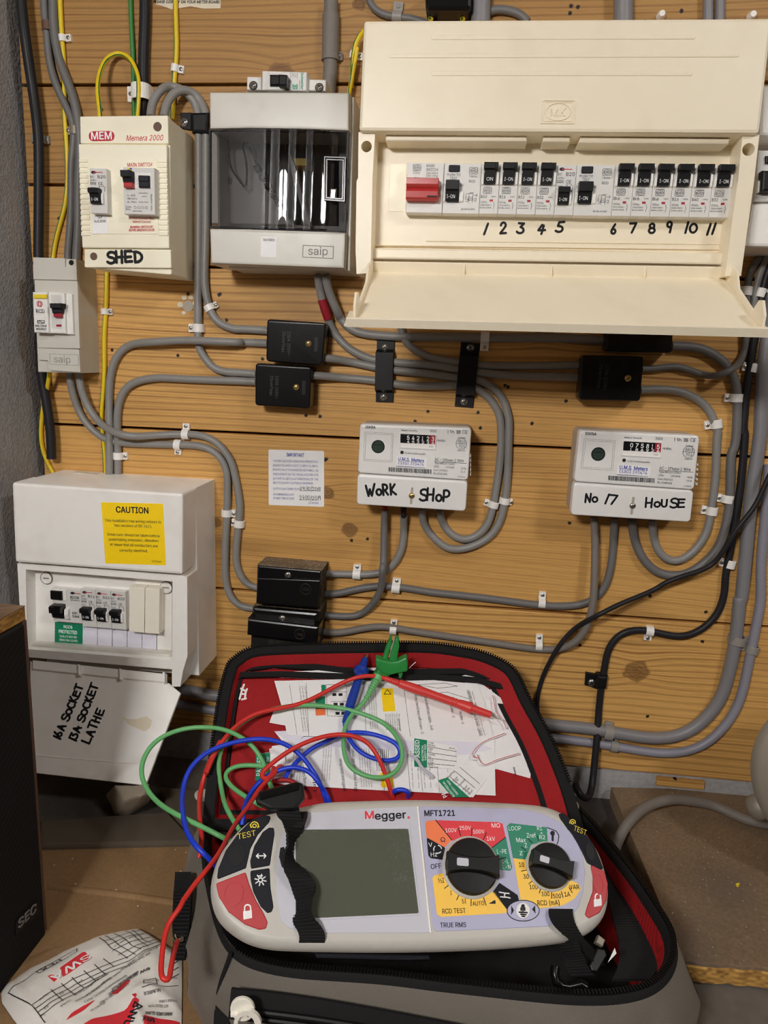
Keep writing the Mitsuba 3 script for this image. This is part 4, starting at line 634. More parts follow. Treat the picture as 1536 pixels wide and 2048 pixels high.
put(k, join([tube([P0, P1], .0088, 16), tube([P1+(P0-P1)*.12, P1+(P0-P1)*.0], .0094, 16), ppoly(WALL, c('B', (1130, 20), (1200, 5), (1220, 30), (1215, 85), (1150, 98)), 0, .004, .001)]), 'cable_dusty', 40); q = WALL.px(*c('B', (1188, 40))[0], .004); screw_head(k, WALL, q[0], q[1], .003, .004, 'cable_dusty', 'one')

# ---------------------------------------------------------------- clips
def clip(label, x, y, ang, side, wpx_=15.5, width=13, nail_off=9, m='clip_white', tabl=None, name='cable_clip', cat='cable clip', group=None, d=None):
    """A saddle over a cable that runs in direction ang (degrees, in the wall plane) at pixel (x, y); its nail tab lies on the given side (+1 left of the direction, -1 right)."""
    r = wpx_*MPP/2; u, v = WALL.px(x, y, r); a = math.radians(ang); t = np.array([math.cos(a), math.sin(a)]); s = np.array([-t[1], t[0]])*side
    fr = Fr(WALL.w([u, v], 0)[0], [s[0], 0, s[1]], [0, -1, 0])      # profile: across the cable, out of the wall
    R1, R0, tb = r+.0017, r+.0002, (tabl or nail_off)*MPP; L = width*MPP; lift = d or 0
    arc = [(R1*math.cos(q), r+lift+R1*math.sin(q)) for q in np.linspace(math.pi, 0, 11)]
    inn = [(R0*math.cos(q), r+lift+R0*math.sin(q)) for q in np.linspace(0, math.pi, 11)]
    pts = [(-R1, .0005)]+arc+[(R1, .004), (R1+tb*1.6, .004), (R1+tb*1.6, .0), (R0, .0)]+inn+[(-R0, .0005)]
    k = thing(name, label, cat, group); put(k, prism(fr, pts, -L/2, L/2, .0006), m)
    part(k, 'nail', lathe(WALL.sub(u+s[0]*(R1+tb*.8), v+s[1]*(R1+tb*.8), .004), [(.0021, 0), (.0021, .0008), (.0012, .0013)], 12), 'screw' if m != 'clip_grey' else 'clip_grey', 40)
for a in (  # label, x, y, direction, tab side, cable width, clip width
    ('white clip on the yellow wire at the top left', *c('A', (436, 270))[0], -86, 1, 9.5, 12, 6), ('white clip on the earth wire hanging from the torn notice', *c('A', (1222, 478))[0], -100, 1, 9.5, 13, 6),
    ('white clip on the earth wire beside the left edge of the big cream unit', *c('C', (26, 405))[0], -100, 1, 9.5, 12, 6), ('white clip on the yellow wire right of the narrow enclosure', *c('E', (672, 458))[0], -92, 1, 10, 12, 5),
    ('white clip on the tail below the small cream unit', *c('E', (1269, 564))[0], -90, -1, 16, 16, 6), ('white clip on the upper of the two curved tails', *c('E', (1190, 1244))[0], 0, 1, 15.5, 14, 7), ('white clip on the lower of the two curved tails', *c('E', (1138, 1311))[0], -4, -1, 15.5, 14, 6),
    ('white clip beside the tails that enter the white unit', *c('E', (757, 1382))[0], -90, 1, 15.5, 15, 5), ('white clip showing its end at the bend above the upper connector block', *c('E', (1342, 435))[0], -62, 1, 15.5, 12, 4),
    ('grey-white clip under the lip of the open cream lid', *c('G', (1012, 608))[0], 0, -1, 17, 16, 9), ('white clip on the cable under the white enclosure at the edge', *c('H', (1386, 288))[0], -92, -1, 13, 16, 6), ('white clip at the very edge of the picture under the white enclosure', *c('H', (1480, 302))[0], -100, 1, 14, 16, 6),
    ('white clip on the black cable level with the right connector block', *c('H', (1428, 830))[0], -98, -1, 13, 16, 5), ('white clip on the dark tail above the HOUSE meter', *c('H', (1312, 1042))[0], -88, -1, 17, 15, 5), ('white clip on the pale tail above the HOUSE meter', *c('H', (1172, 1225))[0], -78, -1, 15.5, 16, 6),
    ('white clip left of the WORK SHOP tails, left of a pair', 987, 1009, -103, -1, 15.5, 13, 5), ('white clip on the outer WORK SHOP tail, right of a pair', 1009, 1002, -98, 1, 15.5, 13, 3), ('small white clip between the two HOUSE tails', *c('J', (1262, 532))[0], -94, -1, 17, 15, 4),
    ('white clip on the pale tail beside the HOUSE meter', *c('J', (1158, 612))[0], -94, -1, 15.5, 16, 5), ('white clip on the black cable below the HOUSE meter', *c('J', (1280, 970))[0], -98, -1, 14.5, 16, 6),
    ('white clip on the outer tail above the fuse carriers, upper of a pair', *c('M', (116, 92))[0], -92, 1, 15.5, 15, 5), ('white clip on the inner tail above the fuse carriers, lower of a pair', *c('M', (204, 165))[0], -96, -1, 15.5, 15, 4), ('white clip on the tail right of the upper fuse carrier', *c('M', (1026, 520))[0], 0, 1, 15.5, 16, 6),
    ('white clip on the second tail right of the fuse carriers', *c('M', (1298, 616))[0], -4, 1, 15.5, 17, 6), ('white clip above the green crocodile clip', *c('M', (1280, 905))[0], -2, 1, 15.5, 14, 6), ('white clip above the upper tail left of the crossing black cable', *c('S', (162, 80))[0], -2, 1, 15, 14, 8),
    ('white clip above the lower tail left of the crossing black cable', *c('S', (145, 338))[0], 0, 1, 15, 14, 8), ('white clip on the black cable above the saddle', *c('S', (815, 250))[0], -4, -1, 14.5, 15, 6)): clip(*a)
for a in (('brown metal clip on the grey cables at the top left', *c('A', (332, 185))[0], -88, 1, 15, 16, 7, 'brown'), ('pale metal clip on the grey cables beside the small cream unit', *c('A', (530, 912))[0], -92, -1, 15, 15, 7, 'chalk_metal'), ('grey clip on the cable above the top left corner of the big cream unit', *c('C', (345, 122))[0], -5, 1, 13, 17, 9, 'clip_grey'),
          ('grey saddle on the broad grey cable at the right', *c('S', (1350, 305))[0], -98, 1, 25, 17, 5, 'clip_grey'), ('grey saddle on the lilac grey cable at the right', *c('S', (1440, 360))[0], -100, -1, 19, 15, 5, 'clip_grey'), ('grey saddle on the broad grey cable along the lowest board', *c('S', (567, 866))[0], -6, 1, 25, 18, 3, 'clip_grey'),
          ('grey saddle on the lilac grey cable along the lowest board', *c('S', (600, 948))[0], -8, 1, 19, 15, 3, 'clip_grey'), ('dull clip on the black cable beside the grey wall', *c('A', (268, 975))[0], -88, 1, 20, 14, 4, 'clip_grey')): clip(*a)
clip('big white clip around the green and black cables', *c('A', (985, 645))[0], -90, -1, 30, 27, 8)
for x, y, lb in ((*c('D', (785, 104))[0], 'clear plastic stud above the big cream unit, right of its logo'), (*c('D', (1425, 108))[0], 'clear plastic stud at the top right of the big cream unit')):
    u, v = WALL.px(x, y, .005); k = thing('plastic_stud', lb, 'stud'); put(k, lathe(WALL.sub(u, v, 0), [(.0042, 0), (.0042, .004), (.0028, .009), (.0015, .009)], 16), 'clip_white', 40)
# black strap clamps
def strap(label, tl, tr, br, bl, raise_, s1, s2, flat=.16):
    TL, TR, BRt, BL = [WALL.px(*p, raise_*.6) for p in (tl, tr, br, bl)]; top, bot = (TL+TR)/2, (BRt+BL)/2; w = np.linalg.norm(TR-TL); L = np.linalg.norm(top-bot); v = (top-bot)/L
    fr = Fr(WALL.w(bot-np.array([v[1], -v[0]])*w/2, 0)[0], [v[1], 0, -v[0]], [v[0], 0, v[1]]); t = .0022; a = L*flat; k = thing('cable_clamp', label, 'cable clamp')
    pts = [(0, 0), (a, 0), (a+.004, raise_), (L-a-.004, raise_), (L-a, 0), (L, 0), (L, t), (L-a+.0005, t), (L-a-.003, raise_+t), (a+.003, raise_+t), (a-.0005, t), (0, t)]
    put(k, prism(fr.side(0), pts, 0, w, .0005), 'black')
    for q in (s1, s2):
        e = WALL.px(*q, t)-fr.O[[0, 2]]; screw_head(k, fr, e@fr.U[[0, 2]], e@fr.V[[0, 2]], .0042, t)
strap('black strap clamp over three tails, left one', *c('G', (255, 620), (380, 632), (370, 1066), (246, 1060)), .0105, *c('G', (315, 678), (305, 1026)))
strap('black strap clamp over four tails, right one', *c('G', (845, 642), (978, 652), (930, 1108), (800, 1088)), .0105, *c('G', (910, 682), (866, 1058)))
def saddle(label, body, tabp, sc, hgt):
    k = thing('cable_clamp', label, 'cable clamp'); put(k, join([ppoly(WALL, body, 0, hgt, .003), ppoly(WALL, tabp, 0, .003, .0008)]), 'black'); q = WALL.px(*sc, .003); screw_head(k, WALL, q[0], q[1], .0045, .003)
saddle('black clamp holding the two tails beside the small cream unit', c('A', (1330, 783), (1452, 780), (1452, 928), (1335, 925)), c('A', (1258, 785), (1335, 785), (1335, 910), (1256, 895)), c('A', (1287, 855))[0], .0125)
saddle('black saddle on the black cable near the knot in the lowest board', c('S', (500, 520), (566, 526), (556, 606), (492, 600)), c('S', (430, 500), (505, 515), (500, 604), (424, 578)), c('S', (465, 562))[0], .0125)

# ---------------------------------------------------------------- connector blocks, fuse carriers
def conn(label, q, d=.03, textq=None, scr=None, slot=None):
    k = thing('connector_block', label, 'connector block'); uv = WALL.pxs(q, d); cen = uv.mean(0)
    put(k, join([prism(WALL, rounded(uv, .0035), .005, d, .0018), prism(WALL, rounded((uv-cen)*.97+cen, .002), 0, .006, .001)]), 'gloss_black', 35)
    if scr:
        s = WALL.px(*scr, d); screw_head(k, WALL, s[0], s[1], .0034, d, 'brass', 'one', ang=.5)
        part(k, 'slot', ppoly(WALL, slot, d-.0002, d+.0002), 'black')
        part(k, 'moulded_text', join([text_uv(WALL, d, s_, WALL.px(*a, d), WALL.px(*b, d), .0036, False, .0004) for s_, a, b in textq]), 'moulded')
    return k
conn('black connector block, upper of the left pair', c('F', (514, 376), (968, 406), (938, 736), (506, 700)), .03, [('100A 250V~', *c('F', (672, 472), (670, 656))), ('35mm²max', *c('F', (632, 470), (628, 632)))], c('F', (835, 565))[0], c('F', (880, 515), (908, 515), (902, 626), (876, 626)))
conn('black connector block, lower of the left pair', c('F', (425, 714), (856, 745), (844, 1066), (422, 1040)), .03, [('100A 250V~', *c('F', (580, 812), (578, 990))), ('35mm²max', *c('F', (540, 810), (536, 965)))], c('F', (740, 900))[0], c('F', (785, 850), (812, 850), (808, 960), (780, 958)))
conn('black connector block in the shade below the open lid, lower right', c('H', (228, 740), (662, 752), (636, 1066), (200, 1056)), .03, [('100A 250V~', *c('H', (392, 806), (372, 990))), ('35mm²max', *c('H', (350, 806), (330, 970)))], c('H', (548, 904))[0], c('H', (592, 856), (622, 856), (612, 938), (585, 936)))
conn('black connector block mostly hidden behind the open lid', c('H', (420, 440), (872, 440), (862, 726), (388, 712)), .028)
fu = thing('fuse_carrier', 'dusty black fuse carrier, upper of two, above the tool bag lid', 'fuse carrier')
part(fu, 'base', ppoly(WALL, c('M', (332, 452), (784, 490), (766, 755), (322, 722)), 0, .038, .002), 'dusty_black')
part(fu, 'shoulder', ppoly(WALL, c('M', (330, 450), (785, 490), (765, 760), (320, 724)), .038, .050, .002), 'dusty_black')
part(fu, 'band', ppoly(WALL, c('M', (340, 462), (772, 500), (766, 552), (336, 536)), .05, .0525, .001), 'gloss_black')
q = WALL.px(*c('M', (545, 523))[0], .0525); screw_head(fu, WALL, q[0], q[1], .0036, .0525, 'screw', 'one', ang=1.2)
part(fu, 'cover', ppoly(WALL, c('M', (334, 545), (768, 562), (756, 752), (324, 718)), .05, .054, .001), 'gloss_black')
part(fu, 'emblem', join([stroke(WALL, [list(oval(*WALL.px(*c('M', (668, 622))[0], .054), .0062, None, 24))], .054, .0008), text_uv(WALL, .054, 'M&G', WALL.px(*c('M', (646, 630))[0], .054), WALL.px(*c('M', (692, 634))[0], .054), .0032, True, .0004)]), 'dusty_black')
fu = thing('fuse_carrier', 'dusty black fuse carrier, lower of two, partly behind the tool bag lid', 'fuse carrier')
part(fu, 'base', ppoly(WALL, c('M', (296, 745), (772, 775), (752, 1040), (282, 1040)), 0, .040, .002), 'dusty_black')
part(fu, 'band', ppoly(WALL, c('M', (302, 750), (752, 790), (742, 880), (296, 832)), .04, .047, .003), 'gloss_black')
q = WALL.px(*c('M', (505, 826))[0], .047); screw_head(fu, WALL, q[0], q[1], .0038, .047, 'screw', 'one', ang=1.2)
part(fu, 'cover', ppoly(WALL, c('M', (262, 828), (757, 886), (748, 1006), (256, 945)), .03, .058, .0025), 'gloss_black')
part(fu, 'emblem', join([stroke(WALL, [list(oval(*WALL.px(*c('M', (626, 936))[0], .058), .006, None, 24))], .058, .0008), text_uv(WALL, .058, 'M&G', WALL.px(*c('M', (606, 944))[0], .058), WALL.px(*c('M', (650, 950))[0], .058), .003, True, .0004)]), 'dusty_black')

# ---------------------------------------------------------------- meters
def homog(src, dst):
    A, b = [], []
    for (x, y), (X, Y) in zip(src, dst): A += [[x, y, 1, 0, 0, 0, -X*x, -X*y], [0, 0, 0, x, y, 1, -Y*x, -Y*y]]; b += [X, Y]
    h = np.append(np.linalg.solve(np.array(A, float), b), 1).reshape(3, 3)
    return lambda p: (lambda q: (q[0]/q[2], q[1]/q[2]))(h@np.array([p[0], p[1], 1.]))
SRC = [(703, 85), (1420, 112), (1380, 650), (680, 605)]
def meter(label, dst, digits, low, month, serial, hw, seed):
    g = homog(SRC, dst); d = .052; k = thing('electricity_meter', label, 'electricity meter')
    G = lambda *p: [g(q) for q in p]
    def tx(items, h=d+.0001, bold=False): return join([text_uv(WALL, h, it[0], WALL.px(*g(it[1]), h), WALL.px(*g(it[2]), h), it[3]/3.2*.00054, bold or len(it) > 4) for it in items])
    def ln(*ls, h=d+.0001, w=.0004): return stroke(WALL, [WALL.pxs(G(*l), h) for l in ls], h, w)
    part(k, 'back_case', prism(WALL, rounded(WALL.pxs(G((700, 85), (1418, 112), (1380, 640), (682, 600)), .045), .005), 0, .040, .002), 'meter_back')
    part(k, 'cover', ppoly(WALL, G((703, 85), (1420, 112), (1395, 452), (687, 404)), .040, d, .0025, .004), 'meter_white', 35)
    part(k, 'terminal_cover', ppoly(WALL, G((687, 408), (1394, 456), (1380, 650), (680, 605)), .040, d, .0022, .004), 'meter_white', 35)
    a = G((735, 142), (915, 152), (908, 332), (726, 322)); q = Polygon(WALL.pxs(a, d)); part(k, 'optical_frame', join([ext(WALL, q.difference(q.buffer(-.0012)), d, d+.0008), ext(WALL, q.buffer(-.0012), d, d+.0002)]), 'meter_white'); part(k, 'optical_outline', join([ext(WALL, q.buffer(.0004).difference(q), d, d+.0003), ext(WALL, q.buffer(-.0012).difference(q.buffer(-.0016)), d, d+.0004)]), 'grey_text')
    e = WALL.px(*g((820, 234)), d); R_ = .0072; part(k, 'optical_port', join([prism(WALL, oval(*e, R_, None, 28), d, d+.0006), ]), 'meter_dark'); part(k, 'lens', prism(WALL, oval(*e, R_*.86, None, 28), d+.0006, d+.0009), 'green_lens')
    part(k, 'lens_mark', stroke(WALL, [[e+[-R_*.7, R_*.28], e+[R_*.7, R_*.28]]], d+.0009, .0005), 'meter_dark')
    a = G((962, 150), (1190, 160), (1186, 250), (960, 238)); q = Polygon(WALL.pxs(a, d)); part(k, 'register_frame', ext(WALL, q.buffer(.0008).difference(q.buffer(-.0004)), d, d+.0012), 'meter_white')
    part(k, 'register', ppoly(WALL, G((964, 152), (1152, 160), (1150, 218), (963, 210)), d, d+.0003), 'meter_dark'); part(k, 'register_drum', ppoly(WALL, G((1152, 160), (1188, 162), (1187, 220), (1150, 218)), d, d+.0003), 'red_tape'); part(k, 'register_strip', ppoly(WALL, G((963, 211), (1187, 220), (1186, 249), (961, 238)), d, d+.0003), 'white')
    dg, lw = [], []
    for i, ch in enumerate(digits):
        x = 1004+31.5*i; y = 190+i*1.6; dg.append((ch, (x, y), (x+(9 if ch == '1' else 17), y+.8), 26, True)); lw.append((low[i], (x, y+20), (x+(9 if low[i] == '1' else 17), y+20.8), 15, True))
    part(k, 'register_digits', tx(dg+lw, d+.0003), 'ink_white')
    bars = []; R2 = np.random.default_rng(seed); x = 887.
    while x < 1156: w_ = R2.choice([2.2, 3.2, 5]); bars.append(WALL.pxs(G((x, 366+(x-887)*.055), (x+w_, 366+(x-887)*.055), (x+w_, 394+(x-887)*.055), (x, 394+(x-887)*.055)), d+.0001)); x += w_+R2.choice([1.8, 2.6, 4])
    part(k, 'barcode', join([prism(WALL, b, d, d+.0003) for b in bars]), 'ink')
    ring = [list(oval(*WALL.px(*g((1353, 216)), d), .0058, None, 24))]; ring[0].append(ring[0][0])
    part(k, 'lettering', join([tx([('ISKRA', (738, 117), (804, 120), 17, True), ('Made in Slovenia', (968, 134), (1070, 138), 10), ('2003', (1152, 141), (1194, 143), 15), ('kWh', (1205, 202), (1248, 205), 14), ('CE', (1359, 151), (1391, 153), 22), ('9/10', (1146, 240), (1172, 241), 11), ('R LED=3200imp/kWh', (992, 280), (1124, 288), 10), ('M03', (1334, 209), (1378, 212), 18), ('V21', (1336, 238), (1374, 241), 18), ('certified', (1333, 180), (1378, 184), 9), (month, (1330, 262), (1376, 264), 9),
        ('AC – 1Phase 2 Wire', (1182, 325), (1368, 334), 18), ('Type ME160-D3A51', (1181, 345), (1312, 353), 12), ('230V', (1178, 366), (1210, 368), 11), ('10(100)A', (1253, 370), (1308, 374), 11), ('50Hz', (1350, 378), (1382, 380), 11), ('Conn. IS10211', (1175, 389), (1264, 394), 11), ('Cl.2', (1346, 399), (1376, 401), 11), ('No. '+serial, (1174, 411), (1260, 417), 12), ('2771B1x2', (1330, 431), (1376, 433), 8)]),
        stroke(WALL, ring, d+.0001, .00035), ln([(1318, 214), (1388, 218)], [(1182, 331), (1384, 341)], [(1190, 194), (1202, 195)], [(1267, 128), (1267, 148)], [(1323, 132), (1346, 133), (1345, 151), (1322, 150), (1323, 132)], [(1329, 138), (1340, 138), (1340, 146), (1329, 146), (1329, 138)], [(1282, 133), (1296, 134), (1296, 147), (1285, 146), (1282, 133)], [(1298, 136), (1306, 140), (1308, 150)]), prism(WALL, oval(*WALL.px(*g((973, 271)), d), .0019, None, 14), d, d+.0003)]), 'ink')
    st = ppoly(WALL, G((938, 296), (1132, 314), (1128, 374), (932, 356)), d+.0003, d+.0006); part(k, 'phone_sticker', st, 'paper')
    part(k, 'sticker_text', tx([('U.M.S. Meters', (948, 323), (1114, 335), 22, True), ('01803 393474', (947, 347), (1110, 358), 21), ('www.universalmeterservices.co.uk', (937, 361), (1120, 372), 7)], d+.0006), 'ink_blue')
    a = g((1035, 548)); e = WALL.px(*a, d); e1, e2 = WALL.px(*g((1038, 502)), d), WALL.px(*g((1031, 595)), d)
    part(k, 'screw_slot', ext(WALL, LineString([e1, e2]).buffer(.0013), d, d+.0002), 'meter_back'); screw_head(k, WALL, e[0], e[1], .0032, d+.0002, 'brass' if seed == 1 else 'screw', 'one', ang=.1)
    for i, w_ in enumerate(hw[0]): part(k, 'marker_writing', hand(WALL, d+.0001, [w_], hw[1], hw[2]+2, seed+i), 'pen', label='black handwritten '+w_[0].upper())
    part(k, 'vent', join([ppoly(WALL, G((1409, 290+30*i), (1415, 290+30*i), (1414, 302+30*i), (1408, 302+30*i)), .03, d-.002, .0005) for i in range(5)]), 'meter_white')
meter('white electricity meter marked WORK SHOP', c('I', *SRC), '542123', '453234', 'May 03', '33331638', ([('WoRK', (748, 552), (936, 540), 70), ('SHoP', (1086, 578), (1275, 586), 76)], 'I', 12), 1)
meter('white electricity meter marked No 17 HOUSE', c('J', (265, 65), (1080, 105), (1015, 690), (205, 640)), '075815', '186926', 'August 03', '33489580', ([('No', (305, 553), (385, 556), 62), ('17', (430, 558), (516, 572), 66), ('HoUSE', (714, 586), (972, 588), 62)], 'J', 11), 2)

# ---------------------------------------------------------------- notices, junction box
nt = thing('notice_label', 'white IMPORTANT inspection label with blue print stuck on the boards', 'label'); put(nt, ppoly(WALL, c('I', (118, 253), (474, 263), (474, 620), (120, 608)), 0, .0005, 0, .0015), 'paper')
def nl(items, **kw): return texts(WALL, .0005, items, 'I', **kw)
part(nt, 'print', nl([('IMPORTANT', (234, 297), (347, 300), 21, True), ('THIS INSTALLATION SHOULD BE PERIODICALLY', (147, 333), (437, 338), 14), ('INSPECTED AND TESTED TO BS7671 AND A', (147, 361), (437, 367), 14), ("REPORT ON IT'S CONDITION OBTAINED, AS", (147, 389), (437, 395), 14), ('PRESCRIBED IN THE REGULATIONS FOR', (147, 417), (437, 423), 14), ('ELECTRICAL INSTALLATIONS ISSUED BY THE', (147, 445), (437, 451), 14), ('INSTITUTION OF ELECTRICAL ENGINEERS.', (148, 472), (406, 477), 14), ('DATE OF LAST INSPECTION', (149, 510), (318, 513), 13), ('RECOMMENDED DATE', (149, 546), (282, 549), 13), ('OF NEXT INSPECTION', (149, 570), (282, 573), 13), ('LS707026', (375, 600), (438, 602), 13)]), 'ink_blue')
part(nt, 'pen_dates', join([hand(WALL, .0005, [('29/10/2019', (322, 514), (452, 520), 26), ('24/10/2019', (318, 572), (454, 576), 26)], 'I', 2.6, 8), stroke(WALL, [WALL.pxs(c('I', (318, 516), (452, 518)), .0005), WALL.pxs(c('I', (320, 574), (440, 578)), .0005)], .0005, .0003)]), 'pen')
pn = thing('paper_notice', 'torn old paper notice at the top edge of the boards', 'notice'); put(pn, ppoly(WALL, c('A', (1075, -260), (1540, -260), (1540, 58), (1420, 60), (1330, 44), (1200, 66), (1130, 40), (1085, 30), (1095, 10)), 0, .0005), 'paper_old')
part(pn, 'print', texts(WALL, .0005, [('PLEASE DISPLAY ON YOUR METER BOARD', (1070, 22), (1532, 24), 17, True)], 'A', slant=.2), 'ink')
jb = thing('junction_box', 'black junction box above the big cream unit with two earth wires', 'junction box'); put(jb, ppoly(WALL, c('C', (546, -120), (892, -120), (885, 50), (860, 68), (575, 66), (552, 45)), 0, .03, .003), 'gloss_black')

# ---------------------------------------------------------------- on the floor: slabs, card, board, drum, speaker
def on_plane(px, py, z): k = ray(px, py); return EYE+k*((z-EYE[2])/k[2])
def fpoly(pts, h0, h1, b=0.): return prism(FLOOR, FLOOR.pxs(pts, h1), h0, h1, b)
k = thing('cardboard_sheet', 'flat brown cardboard sheet between the speaker and the tool bag', 'cardboard'); put(k, fpoly([(-260, 1660), (120, 1672), (437, 1685), (600, 1760), (640, 2300), (-300, 2300)], 0, .004, .0006), 'cardboard')
fu_ = FLOOR.pxs(c('R', (330, 238), (480, 258), (800, 292), (1160, 345), (1400, 380)), .005); P = FLOOR.w(fu_, .0035); P[:, 2] = FLOOR_Z+.0025
part(k, 'crease', tube(spline(P), .0045, 10), 'cardboard', 40)
k = thing('chipboard_panel', 'dusty chipboard panel with broken front edge lying right of the tool bag', 'board'); bq = FLOOR.pxs([(1222, 1574), (1368, 1922), (1900, 1968), (1900, 1590)], .022)
fe = [bq[1]+(bq[2]-bq[1])*t+np.array([0, RNG.normal(0, .0009)]) for t in np.linspace(0, 1, 40)]
put(k, prism(FLOOR, np.vstack([bq[:1], fe, bq[3:]]), .0015, .022, .0006), 'dusty_board'); m = prism(FLOOR, np.array(list(np.array(fe)-[0, .0012])+list(np.array(fe)[::-1]+[0, .004])), .0035, .0185, .0012); part(k, 'front_edge', m, 'chip_edge', label='pale broken chip edge')
k = thing('plastic_scrap', 'tiny yellow scrap lying on the dusty board', 'scrap'); put(k, prism(FLOOR, FLOOR.pxs(c('T', (1290, 790), (1308, 782), (1322, 784), (1312, 808), (1300, 806)), .0225), .022, .0233), 'ink_yellow')
k = thing('stone_slab', 'dark stone slab on the floor behind the cardboard sheet', 'slab'); put(k, fpoly([(80, 1640), (335, 1622), (392, 1683), (80, 1690)], 0, .010, .003), 'slab')
k = thing('stone_slab', 'dark stone slab on the floor beside the tool bag hinge', 'slab'); put(k, fpoly([(320, 1572), (430, 1582), (440, 1690), (400, 1684), (345, 1625)], 0, .012, .003), 'slab')
pts = []
for x, y, z in c('L', (770, 1640, .02), (840, 1570, .055), (1080, 1560, .06), (1105, 1640, .05), (1095, 1700, .0), (930, 1812, .0), (845, 1795, .0), (790, 1700, .0), (900, 1700, .045), (1040, 1650, .055)): pts.append(on_plane(x, y, FLOOR_Z+z))
hull = trimesh.convex.convex_hull(np.array(pts)).subdivide().subdivide().subdivide(); trimesh.smoothing.filter_taubin(hull, iterations=6); hull.vertices += (meshkit.fbm(hull.vertices*60, 3)[:, None]-.5)*.004
put(thing('mortar_lump', 'pale lump of mortar on the floor below the open white flap', 'stone'), hull, 'stone', True)
o = EYE+ray(1702, 1562)*(.70); DR = Fr(o, (1, -.35, 0), (.1, .22, 1))
k = thing('metal_drum', 'dull grey round metal housing at the right edge of the dusty board', 'metal housing'); put(k, lathe(DR, [(.04, -.075), (.072, -.07), (.083, -.004), (.0855, 0), (.083, .003), (.078, .006), (.05, .016), (.02, .02), (.0, .0205)], 64), 'chalk_metal', 50)
nb = EYE+ray(1512, 1615)*.755; part(k, 'knob', tube([nb+np.array([.03, .012, .004])*t for t in (1, .4, .15, 0, -.12, -.22, -.28)], [.009, .011, .0125, .013, .011, .007, .001], 18), 'chalk_metal', 50)
hz = [(1228, 1705, .010), (1236, 1682, .018), (1250, 1655, .030), (1275, 1626, .038), (1305, 1608, .040), (1345, 1599, .040), (1385, 1602, .038), (1430, 1612, .034), (1475, 1632, .032), (1516, 1645, .032), (1560, 1650, .032)]
put(thing('rubber_hose', 'dusty grey flexible cable arching over the dusty board', 'cable'), tube(spline([on_plane(a, b, FLOOR_Z+h) for a, b, h in hz]), .0058, 12), 'cable_dusty', 40)
# loudspeaker
cb = on_plane(94, 1864, FLOOR_Z); ztop = min(np.linspace(-.4, -.05, 800), key=lambda z: abs(proj([cb[0], cb[1], z])[1]-1211)); ct = np.array([cb[0], cb[1], ztop])
e = on_plane(0, 1238, ztop)-ct; e[2] = 0; e /= np.linalg.norm(e); e = np.array([e[0], e[1], 0]); SF = Fr(np.array([cb[0], cb[1], FLOOR_Z])+e*.34, -e, (0, 0, 1)); SH = ztop-FLOOR_Z   # front face, seen obliquely
k = thing('loudspeaker', 'black fronted wooden loudspeaker box standing at the left edge', 'loudspeaker')
part(k, 'cabinet', block(SF, 0, .0005, .34, SH-.0125, -.20, -.004, .001), 'laminate'); part(k, 'top_panel', block(SF, -.001, SH-.0122, .34, SH-.0008, -.20, -.0002, .0004), 'chip_edge'); part(k, 'top_veneer', block(SF, -.001, SH-.0008, .34, SH, -.20, 0, .0002), 'laminate')
part(k, 'grille_cloth', block(SF, .001, .002, .3345, SH-.013, -.0045, .0025, .002, .003), 'black_fabric'); part(k, 'edge_strip', block(SF, .3355, .0005, .34, SH-.0125, -.0045, .0005, .0004), 'brown')
bd = SF.pxs(c('R', (102, 478), (248, 338), (262, 418), (100, 572)), .003); part(k, 'badge', prism(SF, bd, .0025, .0042, .0006), 'black'); part(k, 'badge_text', texts(SF, .0042, [('SEC', (120, 528), (240, 408), 52, True)], 'R', t=.0006), 'ink_grey')

# ---------------------------------------------------------------- printed plastic sack
from scipy.interpolate import RegularGridInterpolator
from scipy.spatial import Delaunay
def drape_setup(outline, hmax, seed, fold=46):
    g = Polygon(outline).buffer(0); x0, y0, x1, y1 = g.bounds; xs, ys = np.linspace(x0-.01, x1+.01, 110), np.linspace(y0-.01, y1+.01, 110)
    X_, Y_ = np.meshgrid(xs, ys, indexing='ij'); import shapely
    dd = shapely.distance(g.exterior, shapely.points(X_, Y_)); dd = np.where(shapely.contains_xy(g, X_, Y_), dd, 0)
    q = np.stack([X_*fold, Y_*fold, X_*0+seed], -1); rid = 1-np.abs(2*meshkit.noise(np.stack([X_*fold*.6+Y_*fold*.9, Y_*fold*.25-X_*fold*.2, X_*0+seed], -1), 5)-1)
    Hh = np.minimum(1, dd/.022)**.6*(hmax*.55+hmax*.9*(meshkit.fbm(q*.6, 2, seed)-.3)+.006*rid**3+.0025*(meshkit.fbm(q*2, 2, 4)-.5))+.0012
    return RegularGridInterpolator((xs, ys), np.maximum(Hh, .0008), bounds_error=False, fill_value=.0008)
def drape(fr, H, poly, off, step=.003):
    g = Polygon(poly).buffer(0); x0, y0, x1, y1 = g.bounds; import shapely
    X_, Y_ = np.meshgrid(np.arange(x0, x1, step), np.arange(y0, y1, step)); inn = shapely.contains_xy(g.buffer(-step*.4), X_, Y_); b = np.array([g.exterior.interpolate(s).coords[0] for s in np.arange(0, g.exterior.length, step)])
    q = np.vstack([np.stack([X_[inn], Y_[inn]], 1), b]); t = Delaunay(q).simplices; t = t[shapely.contains_xy(g.buffer(1e-5), *q[t].mean(1).T)]
    a = q[t]; ar = np.cross(a[:, 1]-a[:, 0], a[:, 2]-a[:, 0]); t = np.where((ar < 0)[:, None], t[:, ::-1], t)
    return trimesh.Trimesh(fr.w(q, H(q)+off), t, process=False)
